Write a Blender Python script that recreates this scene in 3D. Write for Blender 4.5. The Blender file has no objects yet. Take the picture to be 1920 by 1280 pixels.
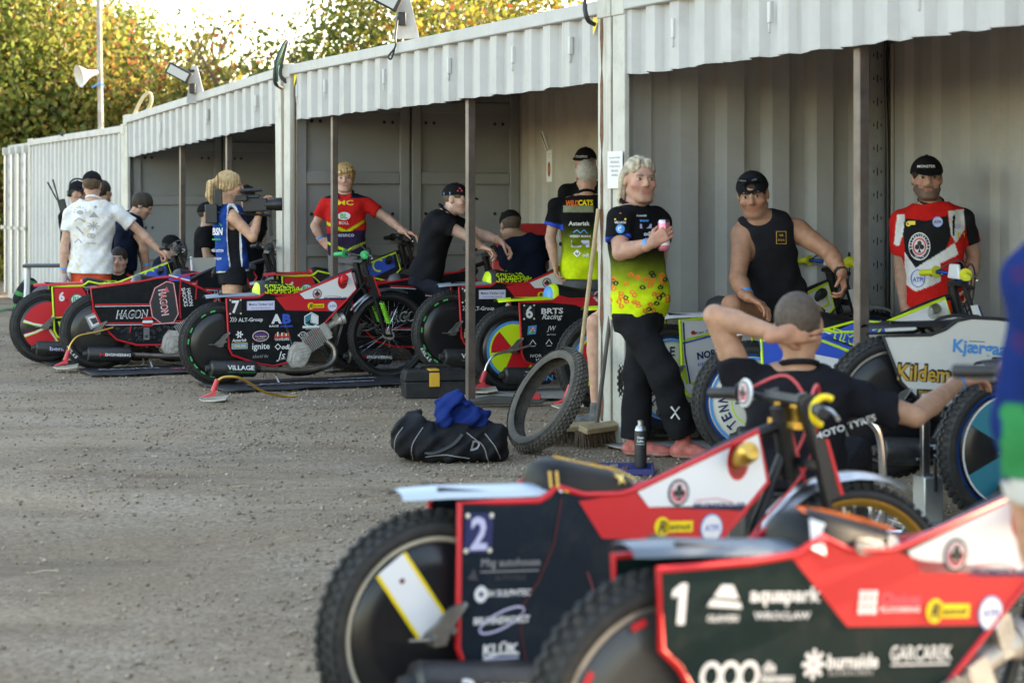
import bpy, bmesh, math, random
import numpy as np
from mathutils import Vector, Matrix, Euler
from mathutils.bvhtree import BVHTree

R = math.radians
SC = bpy.context.scene
COL = SC.collection
rng = np.random.default_rng(7)
random.seed(7)

# ------------------------------------------------------------------ camera, world, sun, exposure
FPX, EYE, HORIZON = 3650.0, 1.42, 376.0          # focal length in photo pixels, eye height, horizon row
cam_data = bpy.data.cameras.new('camera')
cam = bpy.data.objects.new('camera', cam_data); COL.objects.link(cam)
cam.location = (0, 0, EYE); cam.rotation_euler = (R(90), 0, 0)
cam_data.sensor_width = 36; cam_data.sensor_fit = 'HORIZONTAL'
cam_data.lens = FPX / 1920 * 36
cam_data.shift_y = -(640 - HORIZON) / 1920
cam_data.clip_start = 0.1; cam_data.clip_end = 2000
cam_data.dof.use_dof = True; cam_data.dof.focus_distance = 13.2; cam_data.dof.aperture_fstop = 3.2
SC.camera = cam

SUN_AZ, SUN_EL = R(64), R(15)                    # azimuth measured from +Y towards +X
world = bpy.data.worlds.new('World'); SC.world = world; world.use_nodes = True
wn = world.node_tree.nodes; wl = world.node_tree.links
sky = wn.new('ShaderNodeTexSky'); sky.sky_type = 'NISHITA'; sky.sun_disc = False
sky.sun_elevation = SUN_EL; sky.sun_rotation = SUN_AZ
sky.air_density = 1.0; sky.dust_density = 0.9; sky.ozone_density = 1.0
wl.new(sky.outputs[0], wn['Background'].inputs[0]); wn['Background'].inputs[1].default_value = 0.13
sd = bpy.data.lights.new('sun', 'SUN'); sun = bpy.data.objects.new('sun', sd); COL.objects.link(sun)
sd.energy = 3.2; sd.angle = R(0.6); sd.color = (1.0, 0.86, 0.68)
sun_dir = Vector((math.sin(SUN_AZ) * math.cos(SUN_EL), math.cos(SUN_AZ) * math.cos(SUN_EL), math.sin(SUN_EL)))
sun.rotation_euler = (-sun_dir).to_track_quat('-Z', 'Y').to_euler(); sun.location = (20, 10, 12)
SC.view_settings.view_transform = 'Standard'; SC.view_settings.look = 'None'
SC.view_settings.exposure = 2.86; SC.view_settings.use_white_balance = True; SC.view_settings.white_balance_temperature = 7900; SC.view_settings.white_balance_tint = 12; SC.view_settings.gamma = 1.0; SC.view_settings.use_curve_mapping = False
SC.render.engine = 'CYCLES'; SC.cycles.use_denoising = True
SC.cycles.max_bounces = 8; SC.cycles.diffuse_bounces = 5; SC.cycles.transparent_max_bounces = 8
SC.cycles.caustics_reflective = False; SC.cycles.caustics_refractive = False

def at(px, py, Y):
    """world point seen at photo pixel (px, py) at depth Y"""
    return Vector(((px - 960) / FPX * Y, Y, EYE + (HORIZON - py) / FPX * Y))

def sstep(a, b, x):
    t = np.clip((x - a) / (b - a), 0, 1); return t * t * (3 - 2 * t)

def gz(x, y):
    """height of the ground"""
    return (-0.055 * (1 - sstep(5.6, 8.5, y)) - 0.10 * sstep(19, 26, y)
            + 0.010 * np.sin(x * 1.9 + 0.6 * y) * np.sin(y * 1.3 - 0.4 * x) * sstep(3, 6, y) * (1 - sstep(12, 13, y)))

# ------------------------------------------------------------------ materials
MATS = {}
def mat(name, col=(0.5, 0.5, 0.5), rough=0.5, metal=0.0, var=0.0, vscale=6.0, bump=0.0, bscale=120.0, coat=0.0,
        dirt=None, emit=None, spec=0.5, trans=0.0, alpha=1.0, sheen=0.0, streak=None):
    if name in MATS: return MATS[name]
    m = bpy.data.materials.new(name); MATS[name] = m; m.use_nodes = True
    n = m.node_tree.nodes; l = m.node_tree.links; b = n['Principled BSDF']
    b.inputs['Base Color'].default_value = (*col, 1); b.inputs['Roughness'].default_value = rough
    b.inputs['Metallic'].default_value = metal; b.inputs['Coat Weight'].default_value = coat
    b.inputs['Specular IOR Level'].default_value = spec
    b.inputs['Transmission Weight'].default_value = trans; b.inputs['Alpha'].default_value = alpha
    if sheen: b.inputs['Sheen Weight'].default_value = sheen
    if emit: b.inputs['Emission Color'].default_value = (*emit, 1); b.inputs['Emission Strength'].default_value = 1
    tc = n.new('ShaderNodeTexCoord')
    out = None
    if var:
        no = n.new('ShaderNodeTexNoise'); no.inputs['Scale'].default_value = vscale; no.inputs['Detail'].default_value = 6
        no.inputs['Roughness'].default_value = 0.65
        l.new(tc.outputs['Object'], no.inputs['Vector'])
        rp = n.new('ShaderNodeValToRGB'); rp.color_ramp.elements[0].position = 0.3; rp.color_ramp.elements[1].position = 0.7
        rp.color_ramp.elements[0].color = (*[c * (1 - var) for c in col], 1)
        rp.color_ramp.elements[1].color = (*[min(1, c * (1 + var)) for c in col], 1)
        l.new(no.outputs['Fac'], rp.inputs[0]); out = rp.outputs[0]
    if dirt:
        dc, amt, ds = dirt
        no2 = n.new('ShaderNodeTexNoise'); no2.inputs['Scale'].default_value = ds; no2.inputs['Detail'].default_value = 8
        no2.inputs['Roughness'].default_value = 0.75
        l.new(tc.outputs['Object'], no2.inputs['Vector'])
        r2 = n.new('ShaderNodeValToRGB'); r2.color_ramp.elements[0].position = 0.5; r2.color_ramp.elements[1].position = 0.78
        r2.color_ramp.elements[1].color = (amt, amt, amt, 1); r2.color_ramp.elements[0].color = (0, 0, 0, 1)
        l.new(no2.outputs['Fac'], r2.inputs[0])
        mx = n.new('ShaderNodeMix'); mx.data_type = 'RGBA'
        l.new(r2.outputs[0], mx.inputs[0])
        if out: l.new(out, mx.inputs[6])
        else: mx.inputs[6].default_value = (*col, 1)
        mx.inputs[7].default_value = (*dc, 1); out = mx.outputs[2]
        rm = n.new('ShaderNodeMath'); rm.operation = 'MULTIPLY_ADD'; rm.inputs[1].default_value = 0.4; rm.inputs[2].default_value = rough
        l.new(r2.outputs[0], rm.inputs[0]); l.new(rm.outputs[0], b.inputs['Roughness'])
    if streak:
        sc_, amt, sx = streak
        mp = n.new('ShaderNodeMapping'); mp.inputs['Scale'].default_value = (sx, sx, sx * 0.05); l.new(tc.outputs['Object'], mp.inputs[0])
        no3 = n.new('ShaderNodeTexNoise'); no3.inputs['Scale'].default_value = 1.0; no3.inputs['Detail'].default_value = 9; no3.inputs['Roughness'].default_value = 0.7; l.new(mp.outputs[0], no3.inputs['Vector'])
        r3 = n.new('ShaderNodeValToRGB'); r3.color_ramp.elements[0].position = 0.56; r3.color_ramp.elements[1].position = 0.74
        r3.color_ramp.elements[0].color = (0, 0, 0, 1); r3.color_ramp.elements[1].color = (amt, amt, amt, 1); l.new(no3.outputs['Fac'], r3.inputs[0])
        m3 = n.new('ShaderNodeMix'); m3.data_type = 'RGBA'; l.new(r3.outputs[0], m3.inputs[0])
        if out: l.new(out, m3.inputs[6])
        else: m3.inputs[6].default_value = (*col, 1)
        m3.inputs[7].default_value = (*sc_, 1); out = m3.outputs[2]
    if out: l.new(out, b.inputs['Base Color'])
    if bump:
        nb = n.new('ShaderNodeTexNoise'); nb.inputs['Scale'].default_value = bscale; nb.inputs['Detail'].default_value = 4
        l.new(tc.outputs['Object'], nb.inputs['Vector'])
        bp = n.new('ShaderNodeBump'); bp.inputs['Strength'].default_value = bump; bp.inputs['Distance'].default_value = 0.01
        l.new(nb.outputs['Fac'], bp.inputs['Height']); l.new(bp.outputs[0], b.inputs['Normal'])
    return m

def flat(name, col, rough=0.45, **k): return mat(name, col, rough, **k)

WHITE = flat('print_white', (0.74, 0.75, 0.78)); RED = flat('print_red', (0.58, 0.010, 0.020)); BLACK = flat('print_black', (0.012, 0.012, 0.016))
YEL = flat('print_yellow', (0.85, 0.62, 0.01)); LIME = flat('print_lime', (0.56, 0.78, 0.02)); BLUE = flat('print_blue', (0.02, 0.09, 0.55))
SKYB = flat('print_sky_blue', (0.05, 0.28, 0.65)); GREEN = flat('print_green', (0.03, 0.42, 0.10)); ORANGE = flat('print_orange', (0.75, 0.13, 0.015))
GOLDP = flat('print_gold', (0.62, 0.36, 0.05)); GREYP = flat('print_grey', (0.30, 0.30, 0.32)); LILAC = flat('print_lilac', (0.50, 0.50, 0.72))
DGREY = flat('print_dark_grey', (0.05, 0.05, 0.06)); NAVYP = flat('print_navy', (0.012, 0.02, 0.10)); TEAL = flat('print_teal', (0.02, 0.22, 0.30))
PINK = flat('print_pink', (0.70, 0.10, 0.16)); CREAMP = flat('print_cream', (0.66, 0.62, 0.52))
STEEL = mat('brushed_steel', (0.55, 0.55, 0.56), 0.32, 1.0, var=0.15, vscale=30)
CHROME = mat('chrome', (0.75, 0.75, 0.77), 0.12, 1.0)
ALU = mat('cast_aluminium', (0.52, 0.50, 0.47), 0.5, 0.45, var=0.2, vscale=18, dirt=((0.10, 0.09, 0.075), 0.7, 14), bump=0.15)
DARKM = mat('dark_metal', (0.03, 0.03, 0.032), 0.42, 0.6, var=0.3, vscale=12)
RUBBER = mat('tyre_rubber', (0.018, 0.018, 0.019), 0.72, var=0.35, vscale=14, dirt=((0.10, 0.088, 0.072), 0.55, 9), bump=0.25, bscale=220)
PIPE = mat('heat_stained_pipe', (0.20, 0.17, 0.14), 0.38, 0.9, var=0.4, vscale=9)
BLACKPL = mat('black_plastic', (0.016, 0.016, 0.018), 0.5, var=0.2, vscale=10, bump=0.08)

# ------------------------------------------------------------------ mesh builder
class MB:
    def __init__(s): s.v = []; s.f = []; s.m = []
    def add(s, vs, fs, mi=0):
        o = len(s.v); s.v += [tuple(p) for p in vs]; s.f += [tuple(i + o for i in f) for f in fs]; s.m += [mi] * len(fs); return s
    def box(s, c, d, rot=None, mi=0):
        hx, hy, hz = d[0] / 2, d[1] / 2, d[2] / 2
        vs = [Vector((x, y, z)) for x in (-hx, hx) for y in (-hy, hy) for z in (-hz, hz)]
        if rot is not None:
            M = rot if isinstance(rot, Matrix) else Euler(rot).to_matrix()
            vs = [M @ p for p in vs]
        c = Vector(c)
        return s.add([p + c for p in vs], [(0, 1, 3, 2), (4, 6, 7, 5), (0, 4, 5, 1), (2, 3, 7, 6), (0, 2, 6, 4), (1, 5, 7, 3)], mi)
    def prism(s, poly, a0, a1, axis='y', mi=0):
        """poly: 2D outline (x,z for axis y; x,y for axis z; y,z for axis x)"""
        def P(p, a):
            return {'y': (p[0], a, p[1]), 'z': (p[0], p[1], a), 'x': (a, p[0], p[1])}[axis]
        n = len(poly); vs = [P(p, a0) for p in poly] + [P(p, a1) for p in poly]
        fs = [tuple(range(n))[::-1], tuple(range(n, 2 * n))] + [(i, (i + 1) % n, n + (i + 1) % n, n + i) for i in range(n)]
        return s.add(vs, fs, mi)
    def tube(s, pts, r, n=8, closed=False, cap=True, mi=0, flat_=1.0):
        pts = [Vector(p) for p in pts]; k = len(pts)
        rr = r if isinstance(r, (list, tuple)) else [r] * k
        vs = []; ref = None
        for i, p in enumerate(pts):
            a = pts[(i - 1) % k] if (closed or i > 0) else p
            b = pts[(i + 1) % k] if (closed or i < k - 1) else p
            t = (b - a)
            t = t.normalized() if t.length > 1e-9 else Vector((0, 0, 1))
            if ref is None:
                ref = t.orthogonal().normalized()
            ref = (ref - t * ref.dot(t))
            ref = ref.normalized() if ref.length > 1e-6 else t.orthogonal().normalized()
            q = t.cross(ref)
            for j in range(n):
                w = 2 * math.pi * j / n
                vs.append(p + (ref * math.cos(w) + q * math.sin(w) * flat_) * rr[i])
        fs = []
        for i in range(k if closed else k - 1):
            for j in range(n):
                a = i * n + j; b = i * n + (j + 1) % n; c = ((i + 1) % k) * n + (j + 1) % n; d = ((i + 1) % k) * n + j
                fs.append((a, b, c, d))
        if cap and not closed:
            fs.append(tuple(range(n))[::-1]); fs.append(tuple(range((k - 1) * n, k * n)))
        return s.add(vs, fs, mi)
    def lathe(s, prof, n=24, c=(0, 0, 0), axis='y', mi=0, closed=False):
        """prof: (radius, offset along axis) list"""
        k = len(prof); vs = []
        for (r, h) in prof:
            for j in range(n):
                w = 2 * math.pi * j / n; a, b = r * math.cos(w), r * math.sin(w)
                p = {'y': (a, h, b), 'z': (a, b, h), 'x': (h, a, b)}[axis]
                vs.append((p[0] + c[0], p[1] + c[1], p[2] + c[2]))
        fs = []
        for i in range(k if closed else k - 1):
            for j in range(n):
                i2 = (i + 1) % k
                fs.append((i * n + j, i2 * n + j, i2 * n + (j + 1) % n, i * n + (j + 1) % n))
        return s.add(vs, fs, mi)
    def xf(s, M):
        s.v = [tuple(M @ Vector(p)) for p in s.v]; return s
    def mesh(s, name, mats, smooth=35):
        me = bpy.data.meshes.new(name); me.from_pydata(s.v, [], s.f)
        for m in (mats if isinstance(mats, (list, tuple)) else [mats]): me.materials.append(m)
        if any(s.m): me.polygons.foreach_set('material_index', s.m)
        bm = bmesh.new(); bm.from_mesh(me); bmesh.ops.recalc_face_normals(bm, faces=bm.faces[:]); bm.to_mesh(me); bm.free()
        if smooth: smooth_mesh(me, smooth)
        me.update(); return me
    def build(s, name, mats, parent=None, smooth=35, bevel=0):
        o = link(name, s.mesh(name, mats, smooth), parent)
        if bevel:
            b = o.modifiers.new('bevel', 'BEVEL'); b.width = bevel; b.segments = 2; b.limit_method = 'ANGLE'; b.angle_limit = R(40)
        return o

def smooth_mesh(me, ang=35):
    me.polygons.foreach_set('use_smooth', [True] * len(me.polygons))
    if ang < 180: me.set_sharp_from_angle(angle=R(ang))

def link(name, data, parent=None):
    o = bpy.data.objects.new(name, data); COL.objects.link(o)
    if parent is not None: o.parent = parent
    return o

def tag(o, label=None, cat=None, group=None, kind=None):
    if label: o['label'] = label
    if cat: o['category'] = cat
    if group: o['group'] = group
    if kind: o['kind'] = kind
    return o

def thing(name, loc, label, cat, rz=0.0, group=None):
    o = link(name, None); o.location = loc; o.rotation_euler = (0, 0, rz); o.empty_display_size = 0.1
    return tag(o, label, cat, group)

def smoothpath(pts, sub=6):
    """Catmull-Rom through pts"""
    P = [Vector(p) for p in pts]; out = []
    for i in range(len(P) - 1):
        p0 = P[max(i - 1, 0)]; p1 = P[i]; p2 = P[i + 1]; p3 = P[min(i + 2, len(P) - 1)]
        for j in range(sub):
            t = j / sub
            out.append(0.5 * ((2 * p1) + (p2 - p0) * t + (2 * p0 - 5 * p1 + 4 * p2 - p3) * t * t + (3 * p1 - p0 - 3 * p2 + p3) * t ** 3))
    return out + [P[-1]]

# ------------------------------------------------------------------ lettering: 2D triangulated text, cached
_TXT = {}
def text2d(s, bold=0.0, shear=0.0, spacing=1.0):
    key = (s, bold, shear, spacing)
    if key in _TXT: return _TXT[key]
    c = bpy.data.curves.new('t', 'FONT'); c.body = s; c.size = 1; c.offset = bold; c.shear = shear; c.resolution_u = 2
    c.space_character = spacing; c.align_x = 'CENTER'
    o = bpy.data.objects.new('t', c); COL.objects.link(o)
    dg = bpy.context.evaluated_depsgraph_get(); me = bpy.data.meshes.new_from_object(o.evaluated_get(dg))
    vs = [(v.co.x, v.co.y) for v in me.vertices]; fs = [tuple(p.vertices) for p in me.polygons]
    bpy.data.objects.remove(o); bpy.data.curves.remove(c); bpy.data.meshes.remove(me)
    if not vs: vs = [(0, 0), (1e-4, 0), (0, 1e-4)]; fs = [(0, 1, 2)]
    xs = [v[0] for v in vs]; ys = [v[1] for v in vs]
    cx, cy = (min(xs) + max(xs)) / 2, (min(ys) + max(ys)) / 2
    _TXT[key] = ([(x - cx, y - cy) for x, y in vs], fs, max(xs) - min(xs), max(ys) - min(ys)); return _TXT[key]

def shape2d(kind, w=1.0, h=1.0):
    """simple flat marks centred on 0"""
    if kind == 'rect': return [(-w / 2, -h / 2), (w / 2, -h / 2), (w / 2, h / 2), (-w / 2, h / 2)]
    if kind == 'disc': return [(w / 2 * math.cos(a), h / 2 * math.sin(a)) for a in [i * math.pi / 12 for i in range(24)]]
    if kind == 'hex': return [(w / 2 * math.cos(a), h / 2 * math.sin(a)) for a in [math.pi / 6 + i * math.pi / 3 for i in range(6)]]
    if kind == 'pill':
        r = h / 2
        return [(w / 2 - r + r * math.cos(a), r * math.sin(a)) for a in [-math.pi / 2 + i * math.pi / 8 for i in range(9)]] + \
               [(-w / 2 + r + r * math.cos(a), r * math.sin(a)) for a in [math.pi / 2 + i * math.pi / 8 for i in range(9)]]
    if kind == 'star':
        return [((w / 2 if i % 2 == 0 else w / 5) * math.cos(math.pi / 2 + i * math.pi / 5), (h / 2 if i % 2 == 0 else h / 5) * math.sin(math.pi / 2 + i * math.pi / 5)) for i in range(10)]
    if kind == 'diamond': return [(0, -h / 2), (w / 2, 0), (0, h / 2), (-w / 2, 0)]
    if kind == 'tri': return [(-w / 2, -h / 2), (w / 2, -h / 2), (0, h / 2)]

class Decals:
    """flat print gathered per mark; put(fn) lifts 2D points to 3D"""
    def __init__(s, lift): s.mb = MB(); s.lift = lift; s.mats = []; s.big = []; s.calls = []
    def mi(s, m):
        if m not in s.mats: s.mats.append(m)
        return s.mats.index(m)
    def poly(s, pts, m, lvl=1):
        n = len(pts); V = [Vector(s.lift(p[0], p[1], lvl)) for p in pts]; ar = sum(((V[i] - V[0]).cross(V[i + 1] - V[0])).length for i in range(1, n - 1)) / 2
        if ar > 0.0042: s.big.append((V, m)); return s
        s.mb.add(V, [tuple(range(n))], s.mi(m)); s.calls.append((len(s.mb.f) - 1, len(s.mb.f))); return s
    def shape(s, kind, u, v, w, h, m, lvl=1, rot=0.0):
        c, si = math.cos(rot), math.sin(rot)
        return s.poly([(u + x * c - y * si, v + x * si + y * c) for x, y in shape2d(kind, w, h)], m, lvl)
    def text(s, t, u, v, w, m, h=None, bold=0.015, shear=0.0, rot=0.0, lvl=2):
        vs, fs, tw, th = text2d(t, bold, shear); k = w / tw; ky = (h / th) if h else k
        c, si = math.cos(rot), math.sin(rot)
        pts = [(x * k, y * ky) for x, y in vs]; s.calls.append((len(s.mb.f), len(s.mb.f) + len(fs)))
        s.mb.add([s.lift(u + x * c - y * si, v + x * si + y * c, lvl) for x, y in pts], fs, s.mi(m)); return s
    def stroke(s, pts, wd, m, lvl=2, closed=False):
        P = [Vector((p[0], p[1])) for p in pts]; k = len(P); L = []; Rr = []
        for i in range(k):
            a = P[(i - 1) % k] if (closed or i) else P[i]; b = P[(i + 1) % k] if (closed or i < k - 1) else P[i]
            t = (b - a); t = t.normalized() if t.length else Vector((1, 0)); nn = Vector((-t.y, t.x)) * wd / 2
            L.append(P[i] + nn); Rr.append(P[i] - nn)
        vs = [s.lift(p.x, p.y, lvl) for p in L + Rr]
        fs = [(i, (i + 1) % k, k + (i + 1) % k, k + i) for i in range(k if closed else k - 1)]
        s.calls.append((len(s.mb.f), len(s.mb.f) + len(fs))); s.mb.add(vs, fs, s.mi(m)); return s
    def build(s, name, parent, split=True, gap=0.004):
        o = None
        for V, m in s.big:                                          # large printed areas are pieces of their own
            b = bpy.data.meshes.new('colour_field'); b.from_pydata(V, [], [tuple(range(len(V)))]); b.materials.append(m); b.update(); o = link('colour_field', b, parent); s.flds = getattr(s, 'flds', []) + [o]
        if not s.mb.f: return o
        # marks that touch are one logo; each logo is an object, the rest stays one sheet of fine print
        n = len(s.calls); B = []
        for (f0, f1) in s.calls:
            P = [s.mb.v[i] for f in s.mb.f[f0:f1] for i in f]; B.append(([min(p[k] for p in P) for k in range(3)], [max(p[k] for p in P) for k in range(3)]))
        par = list(range(n))
        def find(i):
            while par[i] != i: i = par[i]
            return i
        g = gap
        for i in range(n):
            for j in range(i):
                if all(B[i][0][k] - g <= B[j][1][k] and B[j][0][k] - g <= B[i][1][k] for k in range(3)): par[find(i)] = find(j)
        grp = {}
        for i in range(n): grp.setdefault(find(i), []).append(i)
        rest = []; last = None
        def emit(nm, ids, stuff=False):
            vi = {}; vs = []; fs = []; ms = []
            for c in ids:
                for f, m in zip(s.mb.f[s.calls[c][0]:s.calls[c][1]], s.mb.m[s.calls[c][0]:s.calls[c][1]]):
                    for q in f:
                        if q not in vi: vi[q] = len(vs); vs.append(s.mb.v[q])
                    fs.append(tuple(vi[q] for q in f)); ms.append(m)
            me = bpy.data.meshes.new(nm); me.from_pydata(vs, [], fs); used = sorted(set(ms))
            for u in used: me.materials.append(s.mats[u])
            me.polygons.foreach_set('material_index', [used.index(m) for m in ms]); me.update(); o = link(nm, me, parent); s.flds = getattr(s, 'flds', []) + [o]
            if stuff: o['kind'] = 'stuff'
            return o
        for ids in grp.values():
            d = max(max(B[i][1][k] for i in ids) - min(B[i][0][k] for i in ids) for k in range(3))
            if split and d > 0.045: last = emit(name, ids)
            else: rest += ids
        if rest: last = emit('fine_print' if split else name, rest, len(rest) > 1)
        return last
# ================================================================== ground
def ground_material():
    m = bpy.data.materials.new('gravel_ground'); m.use_nodes = True
    n = m.node_tree.nodes; l = m.node_tree.links; b = n['Principled BSDF']; b.inputs['Roughness'].default_value = 0.92
    b.inputs['Specular IOR Level'].default_value = 0.25
    tc = n.new('ShaderNodeTexCoord')
    def noise(sc, det=8, ro=0.7, vec=None):
        t = n.new('ShaderNodeTexNoise'); t.inputs['Scale'].default_value = sc; t.inputs['Detail'].default_value = det; t.inputs['Roughness'].default_value = ro
        l.new(vec or tc.outputs['Object'], t.inputs['Vector']); return t.outputs['Fac']
    def ramp(f, stops):
        r = n.new('ShaderNodeValToRGB'); e = r.color_ramp.elements
        while len(e) < len(stops): e.new(0.5)
        for el, (p, c) in zip(e, stops): el.position = p; el.color = (*c, 1)
        l.new(f, r.inputs[0]); return r.outputs[0]
    def mix(f, a, bb, mode='MIX'):
        x = n.new('ShaderNodeMix'); x.data_type = 'RGBA'; x.blend_type = mode
        for s, i in ((f, 0), (a, 6), (bb, 7)):
            if isinstance(s, (int, float)): x.inputs[i].default_value = s
            elif isinstance(s, tuple): x.inputs[i].default_value = (*s, 1)
            else: l.new(s, x.inputs[i])
        return x.outputs[2]
    mp = n.new('ShaderNodeMapping'); mp.inputs['Scale'].default_value = (0.35, 1.6, 1); l.new(tc.outputs['Object'], mp.inputs[0])
    base = ramp(noise(1.1, 10, 0.72, mp.outputs[0]), [(0.32, (0.195, 0.130, 0.083)), (0.5, (0.345, 0.248, 0.165)), (0.68, (0.49, 0.370, 0.258))])
    fine = ramp(noise(38, 8, 0.8), [(0.3, (0.34, 0.33, 0.32)), (0.5, (0.84, 0.83, 0.82)), (0.72, (1.42, 1.40, 1.37))])
    c = mix(1.0, base, fine, 'MULTIPLY')
    vo = n.new('ShaderNodeTexVoronoi'); vo.inputs['Scale'].default_value = 52; vo.inputs['Randomness'].default_value = 1; l.new(tc.outputs['Object'], vo.inputs['Vector'])
    stone = ramp(vo.outputs['Color'], [(0.1, (0.17, 0.128, 0.094)), (0.5, (0.33, 0.26, 0.195)), (0.95, (0.52, 0.43, 0.335))])
    mask = ramp(noise(0.9, 5, 0.6), [(0.42, (0.05, 0.05, 0.05)), (0.62, (0.5, 0.5, 0.5))])
    c = mix(mask, c, stone)
    damp = ramp(noise(0.55, 7, 0.7, mp.outputs[0]), [(0.50, (0, 0, 0)), (0.66, (0.75, 0.75, 0.75))])
    c = mix(damp, c, (0.13, 0.090, 0.060))
    l.new(c, b.inputs['Base Color'])
    hh = n.new('ShaderNodeMath'); hh.operation = 'ADD'
    l.new(noise(60, 6, 0.75), hh.inputs[0])
    vd = n.new('ShaderNodeMath'); vd.operation = 'MULTIPLY'; vd.inputs[1].default_value = -0.8; l.new(vo.outputs['Distance'], vd.inputs[0]); l.new(vd.outputs[0], hh.inputs[1])
    bp = n.new('ShaderNodeBump'); bp.inputs['Strength'].default_value = 0.65; bp.inputs['Distance'].default_value = 0.012
    l.new(hh.outputs[0], bp.inputs['Height']); l.new(bp.outputs[0], b.inputs['Normal'])
    return m
GROUNDM = ground_material()
xs = np.concatenate([[-900, -400, -150, -60, -30, -18], np.arange(-12, 9.01, 0.15), [12, 18, 30, 60, 150, 400, 900]])
ys = np.concatenate([[-900, -300, -80, -20, -5, 0, 2], np.arange(3, 34.01, 0.15), [36, 40, 50, 70, 120, 250, 500, 1200]])
gx, gy = np.meshgrid(xs, ys)
zz = gz(gx, gy) + rng.normal(0, 0.0035, gx.shape) * (gy > 2.5) * (gy < 34) * (gx > -13) * (gx < 10)
gv = np.stack([gx, gy, zz], -1).reshape(-1, 3); nx = len(xs); ny = len(ys)
ii = (np.arange(ny - 1)[:, None] * nx + np.arange(nx - 1)[None, :]).ravel()
gme = bpy.data.meshes.new('ground'); gme.from_pydata(gv.tolist(), [], np.stack([ii, ii + 1, ii + nx + 1, ii + nx], 1).tolist())
gme.materials.append(GROUNDM); smooth_mesh(gme, 180)
ground = link('ground', gme); tag(ground, kind='structure')

def facade(t, d=0.0, z=0.0):
    """point on the container row: t metres along the front from the near double post, d metres inwards"""
    return Vector((0.484 - 0.4092 * t + 0.9124 * d, 11.55 + 0.9124 * t + 0.4092 * d, z))
U = Vector((-0.4092, 0.9124, 0)); NIN = Vector((0.9124, 0.4092, 0)); ROWA = math.atan2(0.9124, -0.4092)

# loose stones: real geometry, uncountable
def stones(N, name, smin, smax, sampler, seed, mats):
    r = np.random.default_rng(seed)
    P = sampler(r, N); N = len(P)
    s = (smin + (smax - smin) * r.random(N) ** 2.6)
    base = np.array([[1, 0, 0], [-1, 0, 0], [0, 1, 0], [0, -1, 0], [0, 0, .75], [0, 0, -.6]], float)
    V = base[None] * (0.65 + 0.6 * r.random((N, 6, 1))) + r.normal(0, 0.16, (N, 6, 3))
    a = r.random(N) * 6.28; ca, sa = np.cos(a)[:, None], np.sin(a)[:, None]
    X = V[:, :, 0] * ca - V[:, :, 1] * sa; Yv = V[:, :, 0] * sa + V[:, :, 1] * ca
    V = np.stack([X, Yv, V[:, :, 2]], -1) * s[:, None, None] / 2
    V += np.concatenate([P, (gz(P[:, 0], P[:, 1]) + s * 0.12)[:, None]], 1)[:, None, :]
    F = np.array([[0, 2, 4], [2, 1, 4], [1, 3, 4], [3, 0, 4], [2, 0, 5], [1, 2, 5], [3, 1, 5], [0, 3, 5]])
    F = (F[None] + (np.arange(N) * 6)[:, None, None]).reshape(-1, 3)
    me = bpy.data.meshes.new(name); me.vertices.add(N * 6); me.vertices.foreach_set('co', V.ravel())
    me.loops.add(F.size); me.loops.foreach_set('vertex_index', F.ravel().astype(np.int32))
    me.polygons.add(len(F)); me.polygons.foreach_set('loop_start', np.arange(0, F.size, 3, dtype=np.int32))
    for m in mats: me.materials.append(m)
    me.polygons.foreach_set('material_index', np.repeat(r.choice(len(mats), N, p=[.42, .33, .17, .08]), 8).astype(np.int32))
    me.update(calc_edges=True); return link(name, me)
STONEM = [mat('stone_grey', (0.30, 0.24, 0.185), 0.9, var=0.3, vscale=90), mat('stone_dark', (0.17, 0.132, 0.098), 0.9, var=0.3, vscale=90),
          mat('stone_pale', (0.40, 0.33, 0.255), 0.9, var=0.2, vscale=90), mat('stone_brown', (0.28, 0.20, 0.135), 0.9, var=0.3, vscale=90)]
def near_sampler(r, N):
    y = 4.6 + 17 * r.random(N * 2) ** 1.25
    x = (r.random(N * 2) * 2150 - 140 - 960) / FPX * y
    dist = (x - (0.484 + (11.55 - y) * 0.4485)) * -0.912          # metres in front of the containers
    dens = np.where(dist > 0, np.exp(-((dist - 1.0) / 1.8) ** 2) * 0.95 + 0.0, 0.30) * (0.55 + 0.45 * np.sin(x * 2.3 + y) * np.sin(y * 1.7))
    k = r.random(N * 2) < dens + 0.03
    return np.stack([x[k], y[k]], 1)[:N]
st = stones(56000, 'gravel', 0.008, 0.028, near_sampler, 3, STONEM)
tag(st, 'loose grey gravel stones scattered over the pit lane ground', 'gravel', kind='stuff')

# ================================================================== shipping containers cut open along their long side
CWHITE = mat('container_white_paint', (0.43, 0.43, 0.43), 0.5, var=0.08, vscale=2.2, dirt=((0.31, 0.285, 0.25), 0.45, 3.0), streak=((0.26, 0.22, 0.17), 0.6, 5.0))
CINNER = mat('container_inner_grey', (0.42, 0.42, 0.415), 0.55, var=0.10, vscale=1.5, dirt=((0.29, 0.28, 0.26), 0.5, 2.2), streak=((0.26, 0.23, 0.19), 0.55, 4.0))
CDOOR = mat('container_door_grey', (0.27, 0.275, 0.275), 0.55, var=0.12, vscale=1.2, dirt=((0.23, 0.225, 0.21), 0.5, 2.0))
CCREAM = mat('container_inner_cream', (0.54, 0.51, 0.45), 0.55, var=0.12, vscale=1.6, dirt=((0.45, 0.40, 0.32), 0.55, 2.6), streak=((0.36, 0.30, 0.22), 0.6, 4.0))
CPOST = mat('post_white_paint', (0.47, 0.46, 0.42), 0.5, var=0.12, vscale=3, dirt=((0.32, 0.26, 0.18), 0.75, 5.0), streak=((0.20, 0.12, 0.06), 0.7, 9.0))
RUST = mat('rust', (0.16, 0.065, 0.028), 0.85, var=0.5, vscale=25, bump=0.3)
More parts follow.
